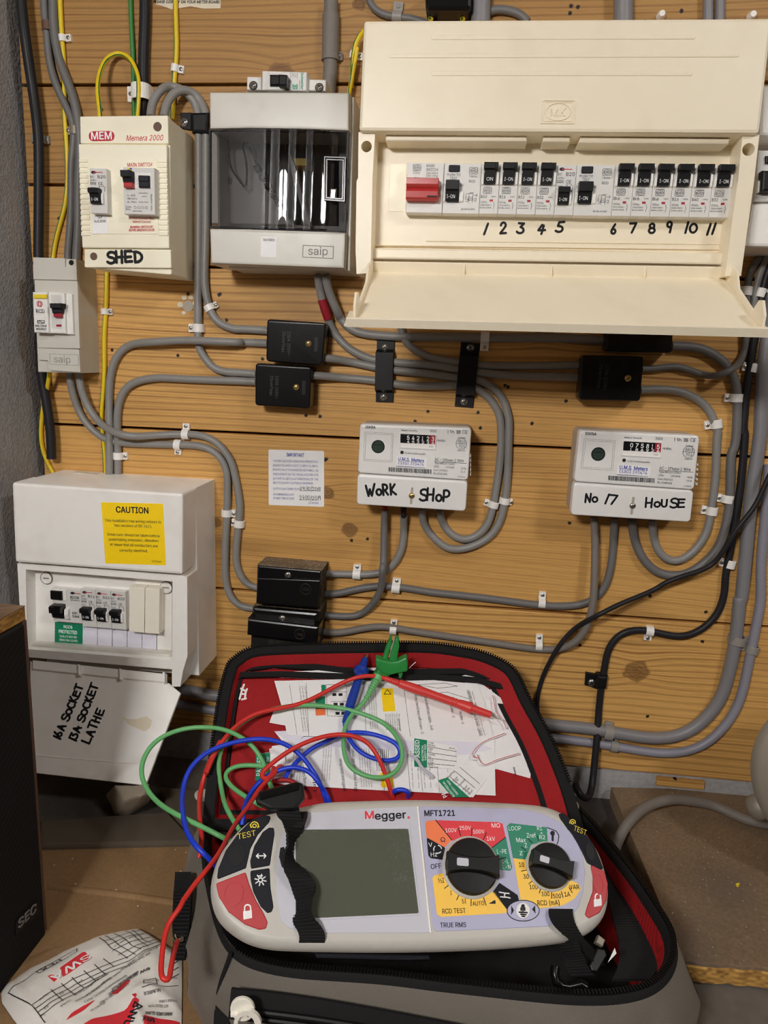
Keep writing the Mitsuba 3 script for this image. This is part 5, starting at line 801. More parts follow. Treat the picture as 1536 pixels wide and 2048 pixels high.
def drape_mesh(fr, H, m, off):       # lays flat lettering on the folds
    vv, ff = trimesh.remesh.subdivide_to_size(m.vertices, m.faces, .003, max_iter=12); m = trimesh.Trimesh(vv, ff, process=False); v = m.vertices-fr.O; uv = np.stack([v@fr.U, v@fr.V], 1); m.vertices = fr.w(uv, H(uv)+off); return m
SKF = Fr((0, 0, FLOOR_Z+.004), (1, 0, 0), (0, 1, 0))
so = SKF.pxs(c('R', (5, 930), (30, 880), (200, 760), (330, 700), (440, 640), (560, 590), (660, 545), (800, 515), (920, 498), (980, 530), (1090, 600), (1160, 640), (1215, 685), (1215, 900), (1210, 1250), (1000, 1400), (600, 1420), (300, 1350), (130, 1160), (60, 1060), (10, 990)), .006)
HS = drape_setup(so, .011, 3, 34); sk = thing('plastic_sack', 'crumpled white and red printed plastic sack on the cardboard, lettered upside down', 'plastic bag')
part(sk, 'sheet', drape(SKF, HS, so, 0), 'vinyl_white', True)
R_ = lambda *p: SKF.pxs(c('R', *p), .012)
part(sk, 'red_print', join([drape(SKF, HS, R_(*q), .0006) for q in (((560, 1150), (620, 1110), (840, 1060), (900, 1000), (935, 1010), (900, 1060), (860, 1160), (840, 1260), (600, 1300)), ((960, 1110), (1150, 1090), (1200, 1088), (1200, 1300), (960, 1300)), ((440, 1130), (480, 1080), (620, 1000), (640, 990), (560, 1060)), ((740, 960), (840, 880), (880, 880), (780, 960)), ((880, 985), (920, 975), (900, 1010)))]), 'panel_red')
sw = R_((292, 822), (560, 665), (612, 715), (362, 872)); part(sk, 'logo_red', join([drape(SKF, HS, R_(*q), .0006) for q in (((318, 838), (350, 822), (385, 850), (360, 874)), ((400, 780), (560, 668), (610, 715), (420, 840)))]), 'panel_red')
def sx(items, bold=False, off=.0009): return drape_mesh(SKF, HS, texts(SKF, .012, items, 'R', bold, t=.0002), off)
lines = [R_(*q) for q in (((50, 912), (400, 690)), ((50, 912), (215, 1040), (300, 1150)), ((240, 795), (400, 690), (512, 632), (512, 660), (430, 705), (262, 812), (240, 795)), ((660, 560), (740, 650), (850, 720)), ((700, 540), (800, 640), (905, 700)), ((760, 525), (880, 640), (940, 670)), ((840, 510), (930, 600), (990, 640)), ((880, 505), (960, 590), (1010, 610)), ((690, 600), (930, 505)), ((720, 630), (960, 530)), ((750, 670), (1000, 560)), ((790, 700), (1040, 575)), ((215, 1030), (480, 850), (850, 715), (1060, 590)), ((235, 1060), (500, 880), (860, 740), (1080, 610)), ((250, 1085), (520, 900), (880, 760)), ((270, 1105), (560, 910), (720, 830)), ((340, 930), (420, 1010)), ((410, 880), (500, 960)), ((480, 840), (560, 910)), ((560, 800), (640, 870)), ((630, 760), (700, 830)), ((690, 720), (760, 780)), ((960, 880), (1040, 850), (1050, 890), (960, 915), (960, 880)), ((950, 940), (1190, 850)), ((1150, 740), (1190, 700)), ((1140, 780), (1190, 740)), ((1140, 820), (1190, 780)))]
def dense(l): return [tuple(x) for a, b in zip(l[:-1], l[1:]) for x in np.linspace(a, b, max(2, int(np.linalg.norm(b-a)/.004)))]
gl = unary_union([LineString(dense(l)).buffer(.00026) for l in lines]); ms = ext(SKF, gl, 0, .0002); part(sk, 'table_lines', drape_mesh(SKF, HS, ms.subdivide(), .0008), 'ink')
part(sk, 'logo_letters', sx([('SWA', (590, 690), (330, 850), 60, True)], off=.0016), 'ink_white'); part(sk, 'logo_outline', sx([('PEX', (395, 700), (262, 785), 42)]), 'ink')
part(sk, 'print', sx([('For 600/1000V Cables', (1040, 640), (850, 760), 20), ('with Steel Wire Armour', (1000, 690), (800, 800), 20), ('Stranded Copper Conductors', (740, 850), (500, 1010), 22), ('PVC Sheathed Overall', (700, 820), (490, 960), 22), ('Manufactured to BS6121: Part 1', (840, 840), (560, 1010), 20), ('Quality Management System', (800, 810), (570, 960), 18), ('BW/CW SELECTION TABLES', (910, 830), (720, 960), 22, True), ('ARMOURED GLAND PACK', (920, 815), (740, 930), 20, True), ('NUMBER', (1070, 930), (960, 960), 22), ('BW', (995, 790), (930, 822), 22, True), ('ARMOURED GLAND', (1150, 1040), (970, 1080), 26, True), ('KIT SELECTION', (1120, 1000), (990, 1030), 20), ('HIGH QUALITY CABLE GLANDS', (860, 900), (660, 1010), 18), ('WITH EARTH TAG', (700, 1000), (600, 1060), 16), ('Conduit', (470, 1000), (400, 1050), 16), ('Size (mm)', (320, 960), (262, 1000), 14), ('Type', (300, 1090), (262, 1110), 14), ('Cable diameter range', (980, 520), (860, 590), 10), ('Number of cores', (900, 560), (800, 620), 10), ('Gland size', (830, 600), (760, 640), 10), ('1 For', (1050, 625), (1030, 640), 18), ('3', (960, 640), (950, 646), 14), ('4', (850, 715), (840, 721), 14), ('ORDER CODE', (1180, 960), (1060, 990), 16), ('105 120 150', (1180, 800), (1100, 830), 14), ('50 70 95', (1060, 850), (980, 880), 14), ('19', (545, 850), (520, 866), 18), ('37', (320, 1040), (290, 1060), 18), ('27', (420, 940), (395, 956), 18)]), 'ink')
part(sk, 'bold_print', sx([('BWL', (900, 1030), (820, 1150), 60, True), ('MEX', (1030, 1110), (950, 1130), 40, True)]), 'ink')
fo_ = SKF.pxs(c('R', (0, 900), (0, 800), (150, 720), (300, 650), (420, 610), (490, 600), (520, 620), (430, 655), (320, 710), (190, 775), (40, 880)), .004); HF = drape_setup(fo_, .008, 9)
put(thing('clear_film', 'crumpled clear plastic film beside the printed sack', 'plastic film'), drape(SKF, HF, fo_, 0), 'clear_vinyl', True)

# ---------------------------------------------------------------- tool bag
RIM_Z = -.44; RF = Fr((0, 0, RIM_Z), (1, 0, 0), (0, 1, 0))
rp = [(418, 1600), (412, 1650), (412, 1705), (422, 1765), (438, 1830), (462, 1882), (505, 1914), (570, 1930), (640, 1937), (760, 1945), (860, 1957), (976, 1970), (1101, 1983), (1195, 1987), (1257, 1981), (1302, 1966), (1335, 1935), (1347, 1893), (1339, 1855), (1315, 1815), (1278, 1760), (1236, 1706), (1196, 1658), (1165, 1625), (1145, 1602)]
ru = RF.pxs(rp); cs_ = CubicSpline(np.arange(len(ru)), ru)(np.linspace(0, len(ru)-1, 170)); back = np.array([ru[-1]+(ru[0]-ru[-1])*t for t in np.linspace(.03, .97, 30)]); rim = ccw(np.vstack([cs_, back]))
def off(b): 
    g = inset(rim, b)
    for _ in range(3): g = (np.roll(g, 1, 0)+2*g+np.roll(g, -1, 0))/4
    return g
def wall_loft(rs):
    n = len(rs[0][0]); v = np.vstack([RF.w(p, h) for p, h in rs]); i = np.arange(n); j = (i+1) % n
    return trimesh.Trimesh(v, np.vstack([np.vstack([np.stack([k*n+i, k*n+j, k*n+n+j], 1), np.stack([k*n+i, k*n+n+j, k*n+n+i], 1)]) for k in range(len(rs)-1)]), process=False)
bag = thing('tool_bag', 'open grey and red fabric tool bag with a black zip that holds the tester', 'bag')
nzz = lambda p, s, a: p+a*(meshkit.noise(np.c_[p*38, np.full(len(p), s)], 2)[:, None]-.5)*np.sign(p-p.mean(0))
part(bag, 'body', wall_loft([(off(-.018), FLOOR_Z-RIM_Z+.005), (nzz(off(-.024), 1., .01), -.064), (nzz(off(-.020), 2., .012), -.04), (off(-.009), -.016), (off(-.0036), -.0056), (off(-.0032), -.005)]), 'grey_fabric', 60)
part(bag, 'zip_tape', wall_loft([(off(-.0041), -.0064), (off(-.0030), -.0028), (off(-.0008), 0), (off(.0025), .0005), (off(.0050), -.003), (off(.0058), -.008)]), 'black_fabric', 60)
li = wall_loft([(off(.0058), -.0078), (nzz(off(.010), 5., .006), -.04), (nzz(off(.014), 6., .006), -.08)]); part(bag, 'lining', li, 'red_fabric', 60, label='red lining')
part(bag, 'lining_floor', prism(RF, off(.0135)[::2], -.082, -.078), 'black_fabric')
fl = [i for i in range(len(rim))]; tn = np.roll(rim, -1, 0)-np.roll(rim, 1, 0); L_ = np.concatenate([[0], np.cumsum(np.linalg.norm(np.diff(np.vstack([rim, rim[:1]]), axis=0), axis=1))])
zt = []; rr = off(-.0002); rr = np.vstack([rr, rr[:1]])
for s in np.arange(0, L_[-1]*.995, .0026):
    p = np.array([np.interp(s, L_, rr[:, 0]), np.interp(s, L_, rr[:, 1])]); q = np.array([np.interp(s+.001, L_, rr[:, 0]), np.interp(s+.001, L_, rr[:, 1])]); t = (q-p)/max(np.linalg.norm(q-p), 1e-9)
    if p[1] > back[:, 1].min()-.002 and abs(t[1]) < .35 and p[1] > -.23: continue
    b = trimesh.creation.box(extents=(.0015, .0044, .0018)); M4 = np.eye(4); M4[:3, 0] = [t[0], t[1], 0]; M4[:3, 1] = [-t[1], t[0], 0]; M4[:3, 3] = RF.w(p, .0012)[0]; b.apply_transform(M4); zt.append(b)
part(bag, 'zip_teeth', join(zt), 'gloss_black', kind='stuff')
# front pocket with its zip and puller, piping at the corner
BF0 = on_plane(472, 1985, RIM_Z-.03); fr_c = lambda px, py, z: on_plane(px, py, z)
pk = [fr_c(472, 1985, -.462), fr_c(520, 1990, -.462), fr_c(640, 2006, -.464), fr_c(860, 2046, -.47), fr_c(1040, 2085, -.474)]; pk = np.array(pk)+[0, -.013, .008]
pdir = np.gradient(pk, axis=0); SD = np.tile([0, -.35, -.94], (5, 1)); part(bag, 'pocket_flap', ribbon(pk+[0, 0, -.004], SD, .020, .003, 0), 'black_fabric')
for dz in (0, -.006): part(bag, 'pocket_zip', tube(spline(pk+[.012, -.004, -.005+dz]), .0021, 8), 'black', 40)
pc = [fr_c(472, 1895, -.448), fr_c(462, 1925, -.46), fr_c(450, 1962, -.475), fr_c(444, 2010, -.49), fr_c(442, 2080, -.51)]; part(bag, 'piping', tube(spline(np.array(pc)+[0, -.013, .007]), [.0016]*len(spline(np.array(pc))), 8), 'black_fabric', 40)
pc = [fr_c(452, 1968, -.474), fr_c(450, 2010, -.482), fr_c(458, 2070, -.49)]; part(bag, 'pocket_edge', ribbon(np.array(pc)+[0, -.006, .002], np.tile([1, -.3, 0], (3, 1)), [.004, .011, .015], .004, 0), 'black_fabric')
pl = fr_c(504, 1996, -.462)+np.array([0, -.022, .014]); PF = Fr(pl, RT, UP+fwd*-.15); zp = part(bag, 'zip_puller', join([prism(PF, oval(0, 0, .0086, .0092, 24), 0, .0026, .0008), block(PF, -.008, -.004, .004, -.0015, .0026, .0045, .0006), ext(PF, Polygon(oval(.004, -.008, .0095, .0105, 24)).difference(Polygon(oval(.003, -.008, .006, .007, 20))), .003, .0058)]), 'zip_white', label='white round zip puller with red tag')
part(zp, 'tag', prism(PF, rounded([(.002, -.019), (.014, -.015), (.016, -.034), (.004, -.036)], .002), .0015, .0045, .0008), 'lead_red')
ca = [on_plane(352, 1755, -.45), on_plane(368, 1752, -.44), on_plane(366, 1800, -.455), on_plane(362, 1850, -.47), on_plane(360, 1880, -.478)]
part(bag, 'side_strap', ribbon([on_plane(366, 1750, -.452), on_plane(366, 1790, -.455), on_plane(363, 1850, -.47), on_plane(361, 1920, -.49)], np.tile(RT, (4, 1)), [.014, .0155, .0145, .008], .005, .3), 'black_fabric')
rg = np.array([on_plane(x, y, -.475) for x, y in c('R', (1180, 480), (1175, 560), (1180, 608), (1205, 610), (1212, 540), (1208, 470))]); part(bag, 'ring', tube(spline(rg), .0022, 10), 'chrome', 40)
# lid
hl, hr = on_plane(418, 1600, RIM_Z+.002), on_plane(1145, 1603, RIM_Z+.002); tp = WALL.w(WALL.px(760, 1287, .034), .034)[0]
LDF = Fr(hl, hr-hl, tp-(hl+hr)/2); lo = [(404, 1660), (414, 1565), (421, 1515), (430, 1450), (440, 1388), (454, 1335), (466, 1318), (487, 1303), (515, 1294), (560, 1290.5), (650, 1288), (760, 1286.5), (860, 1287.5), (925, 1296), (962, 1304), (1009, 1324), (1038, 1354), (1060, 1400), (1093, 1458), (1122, 1522), (1144, 1580), (1168, 1664)]
lu = LDF.pxs(lo, .022); ls_ = CubicSpline(np.arange(len(lu)), lu)(np.linspace(0, len(lu)-1, 120)); lg = Polygon(ls_).buffer(0)
def lring(a, b, h0, h1): return ext(LDF, lg.buffer(-a).difference(lg.buffer(-b)), h0, h1)
lid = part(bag, 'lid', ext(LDF, lg.buffer(-.001), -.004, .0), 'grey_fabric', label='bag lid leaning back against the boards, red inside')
part(lid, 'side', lring(0, .003, -.003, .020), 'grey_fabric'); part(lid, 'zip_tape', join([lring(-.0005, .010, .0195, .0225), lring(.009, .0108, .004, .021)]), 'black_fabric')
part(lid, 'lining', ext(LDF, lg.buffer(-.0028), .0002, .003), 'red_fabric', label='red lining')
ins = lambda *p: LDF.pxs(c('N', *p), .006)
slope = [lg.buffer(-.0105), affinity.translate(lg.buffer(-.021), -.007, 0)]; pocket_zone = Polygon(LDF.pxs(c('N', (-50, 245), (165, 235), (1200, 245), (1290, 290), (1700, 330), (1700, 1200), (-50, 1200)), .006))
sp_ = []; A_ = np.array(slope[0].exterior.coords)[:-1]; nA = 120; ea = [slope[0].exterior.interpolate(t, normalized=True).coords[0] for t in np.linspace(0, 1, nA, endpoint=False)]
eb = [slope[1].exterior.interpolate(slope[1].exterior.project(Point(p))).coords[0] for p in ea]
v = np.vstack([LDF.w(np.array(ea), .0195), LDF.w(np.array(eb), .0055)]); i = np.arange(nA); j = (i+1) % nA; part(lid, 'lining_wall', trimesh.Trimesh(v, np.vstack([np.stack([i, nA+i, nA+j], 1), np.stack([i, nA+j, j], 1)]), process=False), 'red_fabric', True)
part(lid, 'binding', ext(LDF, slope[1].buffer(.003).difference(slope[1].buffer(-.003)).intersection(pocket_zone), .003, .0075), 'black_fabric')
bl = lambda pts, w, h0, h1: ext(LDF, LineString(ins(*pts)).buffer(w, quad_segs=3, cap_style=2), h0, h1)
part(lid, 'pocket_binding', join([bl([(150, 240), (190, 198), (300, 184), (480, 196), (700, 222), (860, 214), (1060, 212), (1200, 240), (1285, 285)], .0035, .0055, .0095), bl([(165, 232), (330, 228), (560, 236), (760, 244), (950, 240), (1120, 252), (1290, 300)], .0030, .0095, .0125)]), 'black_fabric')
part(lid, 'pocket_front', prism(LDF, ins((170, 240), (560, 240), (760, 248), (960, 244), (1120, 256), (1285, 300), (1330, 420), (1400, 560), (1425, 690), (1440, 800), (110, 800), (120, 600), (140, 440)), .0045, .0062), 'red_fabric')
part(lid, 'screen_print', join([stroke(LDF, [ins(*q) for q in (((160, 320), (168, 290), (178, 262)), ((165, 300), (182, 300), (190, 280)), ((160, 276), (185, 288), (182, 315)), ((170, 322), (186, 318)))], .0063, .0022)]), 'ink_white')
zt = []; ex = lg.buffer(.0004).exterior
for s in np.arange(0, ex.length, .0027):
    p, q = np.array(ex.interpolate(s).coords[0]), np.array(ex.interpolate(s+.001).coords[0])
    if p[1] < .012: continue
    t = (q-p)/np.linalg.norm(q-p); b = trimesh.creation.box(extents=(.0015, .0034, .0016)); X3 = LDF.U*t[0]+LDF.V*t[1]; M4 = np.eye(4); M4[:3, 0] = X3; M4[:3, 1] = np.cross(LDF.N, X3); M4[:3, 2] = LDF.N; M4[:3, 3] = LDF.w(p, .0232)[0]; b.apply_transform(M4); zt.append(b)
part(lid, 'zip_teeth', join(zt), 'gloss_black', kind='stuff')
for (x, y), lb in (((1142, 1612), 'r'), ((405, 1590), 'l')):
    q = on_plane(x, y, RIM_Z+.004); PF = Fr(q, RT, UP+fwd*.2); part(bag, 'zip_slider', join([prism(PF, oval(0, 0, .0078, .0062, 20), 0, .0025, .0008), block(PF, -.004, -.0012, .0045, .0012, .0025, .0042, .0005)]), 'pale_metal')

# ---------------------------------------------------------------- papers behind the clear pocket
PH = [.0066]
def sheet(label, pts, h=None, name='paper_sheet', m='paper', cat='paper', group=None, view='N'):
    PH[0] += .0004; h = PH[0]; k = thing(name, label, cat, group); put(k, prism(LDF, LDF.pxs(c(view, *pts), h), h-.0003, h), m); return k, h
k, h = sheet('white paper sheet fanned out furthest right in the lid pocket', [(1170, 300), (1250, 335), (1345, 545), (1335, 640), (1190, 600), (1120, 420)]); part(k, 'print', join([texts(LDF, h, [('Label Guide', (1246, 415), (1262, 470), 11, True), ('d circuit br', (1262, 580), (1272, 625), 9)], 'N'), stroke(LDF, [LDF.pxs(c('N', *q), h) for q in (((1215, 350), (1300, 560)), ((1260, 560), (1276, 632)))], h, .0004)]), 'ink')
k, h = sheet('white paper sheet second from the right in the fan of papers', [(1120, 300), (1190, 275), (1290, 400), (1350, 585), (1180, 605)])
k, h = sheet('white paper corner sticking out at the top of the lid pocket', [(1060, 225), (1100, 216), (1140, 258), (1250, 340), (1100, 330)])
k, h = sheet('long white paper edge showing above the black pocket binding', [(300, 212), (700, 192), (900, 206), (900, 250), (320, 232)])
k, h = sheet('white paper sheet showing at the left edge below the main sheet', [(300, 360), (420, 360), (420, 440), (280, 415)])
k, h = sheet('white wiring form sheet lowest in the lid pocket with printed text columns', [(300, 450), (700, 462), (1190, 490), (1195, 710), (760, 690), (360, 668), (285, 655), (280, 520), (345, 505)])
part(k, 'print', join([texts(LDF, h, [('identification labels shown', (590, 690), (572, 560), 13), ('Fill any unused ways with covers', (636, 690), (622, 520), 13), ('Warning Label G', (432, 690), (420, 585), 12), ('Label', (470, 690), (464, 620), 12)], 'N'), stroke(LDF, [LDF.pxs(c('N', *q), h) for q in (((735, 520), (745, 690)), ((960, 600), (968, 698)), ((1000, 600), (1010, 700)), ((835, 520), (850, 690)), ((890, 590), (900, 694)))], h, .0003)]), 'ink')
part(k, 'barcode', join([stroke(LDF, [LDF.pxs(c('N', (712+i*8, 515), (716+i*8, 610)), h) for i in range(7)], h, .0006)]), 'ink_grey')
part(k, 'small_print', texts(LDF, h, [('Switch off before removing cover', (640+i*10, 520), (652+i*10, 676), 5) for i in range(5)]+[('schedule of circuits', (380+i*11, 520), (366+i*11, 650), 5) for i in range(4)]+[('periodic inspection', (500+i*10, 500), (490+i*10, 650), 5) for i in range(4)]+[('notes', (850+i*24, 530), (860+i*24, 680), 4) for i in range(4)], 'N'), 'ink_grey', kind='stuff')
k2 = part(k, 'yellow_label', prism(LDF, LDF.pxs(c('N', (728, 618), (776, 612), (784, 676), (734, 676)), h+.0003), h, h+.0003), 'label_yellow')
k, h = sheet('pale translucent paper sheet along the middle of the pocket papers', [(300, 450), (520, 440), (800, 470), (1100, 480), (1180, 520), (1080, 545), (640, 515), (380, 505)], m='paper_lilac')
k, h = sheet('large white sheet with consumer unit picture uppermost in the lid pocket', [(300, 246), (560, 240), (860, 236), (1120, 258), (1150, 330), (1192, 494), (1000, 492), (620, 478), (352, 466), (330, 350)])
part(k, 'print', join([texts(LDF, h, [('identification positions shown. Labels', (1078, 285), (1130, 470), 11), ('Label - C', (1012, 350), (1020, 395), 10), ('Fill any unused ways with covers - G', (866, 300), (893, 460), 11), ('ing Label - G', (1048, 370), (1058, 420), 10), ('circuit identification labels - A+B', (905, 305), (932, 445), 11)], 'N'),
    stroke(LDF, [LDF.pxs(c('N', *q), h) for q in (((362, 262), (392, 462)), ((430, 255), (440, 470)), ((660, 250), (672, 470)), ((510, 262), (590, 260), (600, 390), (515, 388), (510, 262)), ((525, 290), (590, 290)), ((528, 330), (594, 330)), ((880, 262), (990, 255), (1040, 268), (960, 276), (880, 262)), ((910, 300), (1000, 292), (1090, 320)), ((410, 480), (420, 470), (640, 478)), ((822, 260), (850, 470)))], h, .0003), join([prism(LDF, LDF.pxs(c('N', (x, y), (x+16, y), (x+16, y+11), (x, y+11)), h), h, h+.0002) for x, y in ((535, 296), (560, 296), (540, 335), (565, 335), (548, 372), (572, 372))])]), 'ink')
part(k, 'green_label', prism(LDF, LDF.pxs(c('N', (466, 312), (506, 308), (506, 358), (468, 360)), h+.0003), h, h+.0003), 'label_green'); part(k, 'green_label', prism(LDF, LDF.pxs(c('N', (490, 262), (508, 262), (508, 300), (492, 300)), h+.0003), h, h+.0003), 'label_green'); part(k, 'orange_label', prism(LDF, LDF.pxs(c('N', (466, 360), (506, 358), (508, 384), (468, 386)), h+.0003), h, h+.0003), 'key_orange')
y_ = part(k, 'yellow_label', prism(LDF, LDF.pxs(c('N', (732, 276), (780, 276), (790, 368), (740, 370)), h+.0003), h, h+.0003), 'label_yellow'); tri = LDF.pxs(c('N', (744, 300), (772, 300), (757, 281), (744, 300)), h+.0003); part(y_, 'symbol', stroke(LDF, [tri], h+.0003, .0006), 'ink')
part(k, 'small_print', texts(LDF, h, [('This consumer unit', (748+i*9, 378), (752+i*9, 446), 5) for i in range(7)]+[('incorporates a residual current device', (678+i*9, 262), (688+i*9, 440), 5) for i in range(4)]+[('IMPORTANT', (800, 400), (806, 450), 6, True)]+[('Circuit reference', (400+i*11, 268), (410+i*11, 345), 5) for i in range(3)]+[('test quarterly', (404+i*10, 362), (416+i*10, 452), 5) for i in range(3)]+[('labels supplied in this pack', (1088+i*10, 290), (1140+i*10, 468), 5) for i in range(2)], 'N'), 'ink_grey', kind='stuff')
def passed(label, box, strip, txt, rows, m=True):
    k, h = sheet(label, box, name='test_label', cat='label', group=None); part(k, 'band', prism(LDF, LDF.pxs(c('N', *strip), h+.0003), h, h+.0003), 'label_green', label='green band')
    part(k, 'band_text', texts(LDF, h+.0003, txt, 'N'), 'ink_white')
    if rows: part(k, 'print', join([texts(LDF, h, rows[0], 'N'), stroke(LDF, [LDF.pxs(c('N', *q), h) for q in rows[1]], h, .0004)]), 'ink')
passed('white and green PASSED test label lying straight', [(866, 478), (1036, 512), (1036, 602), (866, 592)], [(866, 478), (918, 486), (918, 596), (866, 592)], [('PASSED', (888, 570), (886, 486), 17, True), ('ELECTRICAL', (904, 570), (902, 506), 7, True), ('SAFETY TEST', (915, 568), (914, 502), 7, True)], ([('Fuse', (922, 497), (944, 501), 7), ('Rating', (922, 507), (950, 512), 7), ('App', (922, 522), (942, 525), 7), ('I.D', (922, 532), (936, 534), 7), ('Tested', (922, 545), (950, 549), 7), ('By', (922, 555), (934, 557), 7), ('Test', (922, 567), (942, 570), 7), ('Date', (922, 577), (944, 580), 7), ('Next', (922, 588), (942, 590), 7), ('Test Due', (922, 597), (962, 599), 7), ('(amps)', (1006, 519), (1030, 523), 6)], [((920, 512), (1036, 532)), ((920, 535), (1036, 552)), ((920, 558), (1036, 572)), ((920, 580), (1036, 590))]))
passed('white and green PASSED test label turned aslant near the tester', [(962, 648), (1060, 562), (1160, 640), (1105, 716), (1030, 716)], [(962, 648), (1000, 636), (1088, 716), (1020, 716)], [('PASSED', (1000, 712), (962, 655), 18, True), ('ELECTRICAL', (1030, 712), (984, 650), 8, True), ('SAFETY TEST', (1044, 704), (1002, 645), 8, True)], ([('Rating', (1004, 640), (1030, 612), 7), ('App', (1024, 655), (1042, 636), 7), ('I.D', (1034, 660), (1046, 646), 7), ('Tested', (1046, 676), (1072, 648), 7), ('Test', (1066, 690), (1082, 672), 7), ('Date', (1076, 696), (1092, 680), 7), ('Next', (1088, 708), (1104, 690), 7)], [((1010, 634), (1088, 700)), ((1032, 612), (1112, 680)), ((1050, 595), (1130, 662))]))
passed('green PASSED test label partly under the green lead at the left of the pocket', [(225, 541), (300, 533), (296, 640), (222, 650)], [(225, 541), (284, 536), (280, 645), (222, 650)], [('PASSED', (246, 630), (250, 550), 18, True), ('SAFETY TEST', (276, 615), (278, 552), 8, True)], None)
k, h = sheet('scrap of torn paper at the left edge of the pocket', [(290, 510), (345, 500), (345, 600), (300, 640)])
for i, (lb, pts) in enumerate((('white and red twisted wire tie near the red probe tip', [(1182, 305), (1190, 340), (1198, 375), (1225, 410), (1238, 440)]), ('white and red wire tie bent in a corner, upper arm', [(1232, 458), (1170, 482), (1130, 505), (1100, 548), (1125, 560)]), ('white and red wire tie lying lowest on the papers', [(1120, 545), (1145, 585), (1180, 575), (1225, 558), (1290, 540)]), ('scrunched foil twist lying beside the straight test label', [(848, 540), (880, 570), (900, 600), (925, 622), (942, 640)]))):
    k = thing('wire_tie', lb, 'wire tie'); PT = LDF.w(LDF.pxs(c('N', *pts), .0135), .0135); S_ = np.gradient(PT, axis=0); S_ = np.cross(S_, LDF.N); put(k, ribbon(PT, S_, .0018 if i < 3 else .0032, .0012, .6 if i == 3 else 0), 'paper' if i < 3 else 'silver')
    if i < 3: part(k, 'stripe', tube(spline(PT+LDF.N*.0007), .0003, 6), 'ink_red')
k = thing('plastic_tag', 'thin white plastic thread sticking up beside the green crocodile clip', 'thread'); put(k, tube(spline(LDF.w(LDF.pxs(c('N', (845, 195), (855, 185), (872, 170)), .026), .026)), .0005, 6), 'paper')

# ---------------------------------------------------------------- multifunction tester
kc = ray(820, 1748); TC = EYE+kc*.565; n0 = -kc/np.linalg.norm(kc); a = math.radians(9); n1 = np.array([n0[0]*math.cos(a)-n0[1]*math.sin(a)*1., n0[0]*math.sin(a)+n0[1]*math.cos(a), n0[2]])
n1 = n1+np.array([0, 0, .27]); n1 /= np.linalg.norm(n1); TU = RT-n1*(RT@n1); TF = Fr(TC, TU, np.cross(n1, TU))
to = [(541, 1623), (499, 1638), (463, 1671), (436, 1710), (422, 1750), (419, 1788), (430, 1830), (454, 1860), (490, 1884), (535, 1897), (595, 1901), (700, 1903), (820, 1903), (976, 1898), (1101, 1888), (1160, 1876), (1195, 1855), (1216, 1824), (1221, 1780), (1213, 1736), (1195, 1692), (1164, 1652), (1132, 1626), (1098, 1611), (1039, 1603), (914, 1597), (820, 1595), (700, 1598), (640, 1602), (592, 1612)]
tu = TF.pxs(to); tcl = np.vstack([tu, tu[:1]]); ts = ccw(CubicSpline(np.arange(len(tcl)), tcl, bc_type='periodic')(np.linspace(0, len(tcl)-1, 160))[:-1])
ti = lambda b: inset(ts, b)
tt = thing('multifunction_tester', 'grey electrical multifunction tester with dead screen and two black knobs lying in the bag', 'tester')
part(tt, 'case', rings(TF, [(ti(.006), -.03), (ti(.001), -.016), (ti(0), -.008), (ti(.0015), -.002), (ti(.005), .0012), (ti(.0085), .0016)]), 'tester_grey', 50)
part(tt, 'base', rings(TF, [(ti(.016), -.062), (ti(.009), -.055), (ti(.006), -.0295)]), 'black', 50)
tp_ = lambda v, pts, h0, h1, b=0, r=0: ppoly(TF, c(v, *pts), h0, h1, b, r)
part(tt, 'base_trim', ppoly(TF, c('P', (760, 1150), (1536, 1165), (1536, 1200), (1400, 1205), (780, 1190)), -.034, -.0285, .001), 'key_black')
part(tt, 'front_plate', tp_('P', [(640, 225), (1000, 195), (1446, 174), (1480, 500), (1537, 1022), (700, 1022), (600, 990), (540, 940), (512, 800), (505, 600), (530, 420), (570, 330)], .0012, .0022, .0004, .002), 'silver', label='silver plate around the screen')
part(tt, 'control_plate', tp_('Q', [(52, 104), (300, 106), (700, 120), (850, 150), (960, 205), (1050, 290), (1100, 400), (1122, 520), (1110, 650), (1080, 750), (1010, 830), (880, 872), (500, 892), (150, 906)], .0012, .0022, .0004, .003), 'lavender', label='lavender plate carrying both knobs')
lq = TF.pxs(c('P', (640, 345), (690, 334), (1390, 328), (1460, 890), (640, 928)), .0022)
part(tt, 'screen', prism(TF, rounded(lq, .001), .0018, .00245), 'lcd', label='blank olive grey screen'); part(tt, 'screen_frame', ext(TF, Polygon(lq).buffer(.0014).difference(Polygon(lq).buffer(.0001)), .0022, .0031), 'silver')
fl_ = []
for cx_, cy_, sx_, sy_, n_ in ((1320, 440, 50, 70, 70), (1345, 660, 40, 30, 90), (1350, 480, 60, 60, 30), (1000, 620, 260, 200, 50), (720, 460, 30, 120, 20)):
    for _ in range(n_):
        q = TF.px(*c('P', (np.clip(cx_+RNG.normal(0, sx_), 700, 1420), np.clip(cy_+RNG.normal(0, sy_), 345, 870)))[0], .0025); r_ = RNG.uniform(.00012, .00035); fl_.append(prism(TF, oval(*q, r_, r_*RNG.uniform(.5, 1), 5), .0024, .0026))
part(tt, 'dust', join(fl_), 'ink_grey', kind='stuff')
part(tt, 'plate_joint', tp_('P', [(1446, 176), (1458, 176), (1545, 1020), (1533, 1020)], .0022, .0028), 'white')
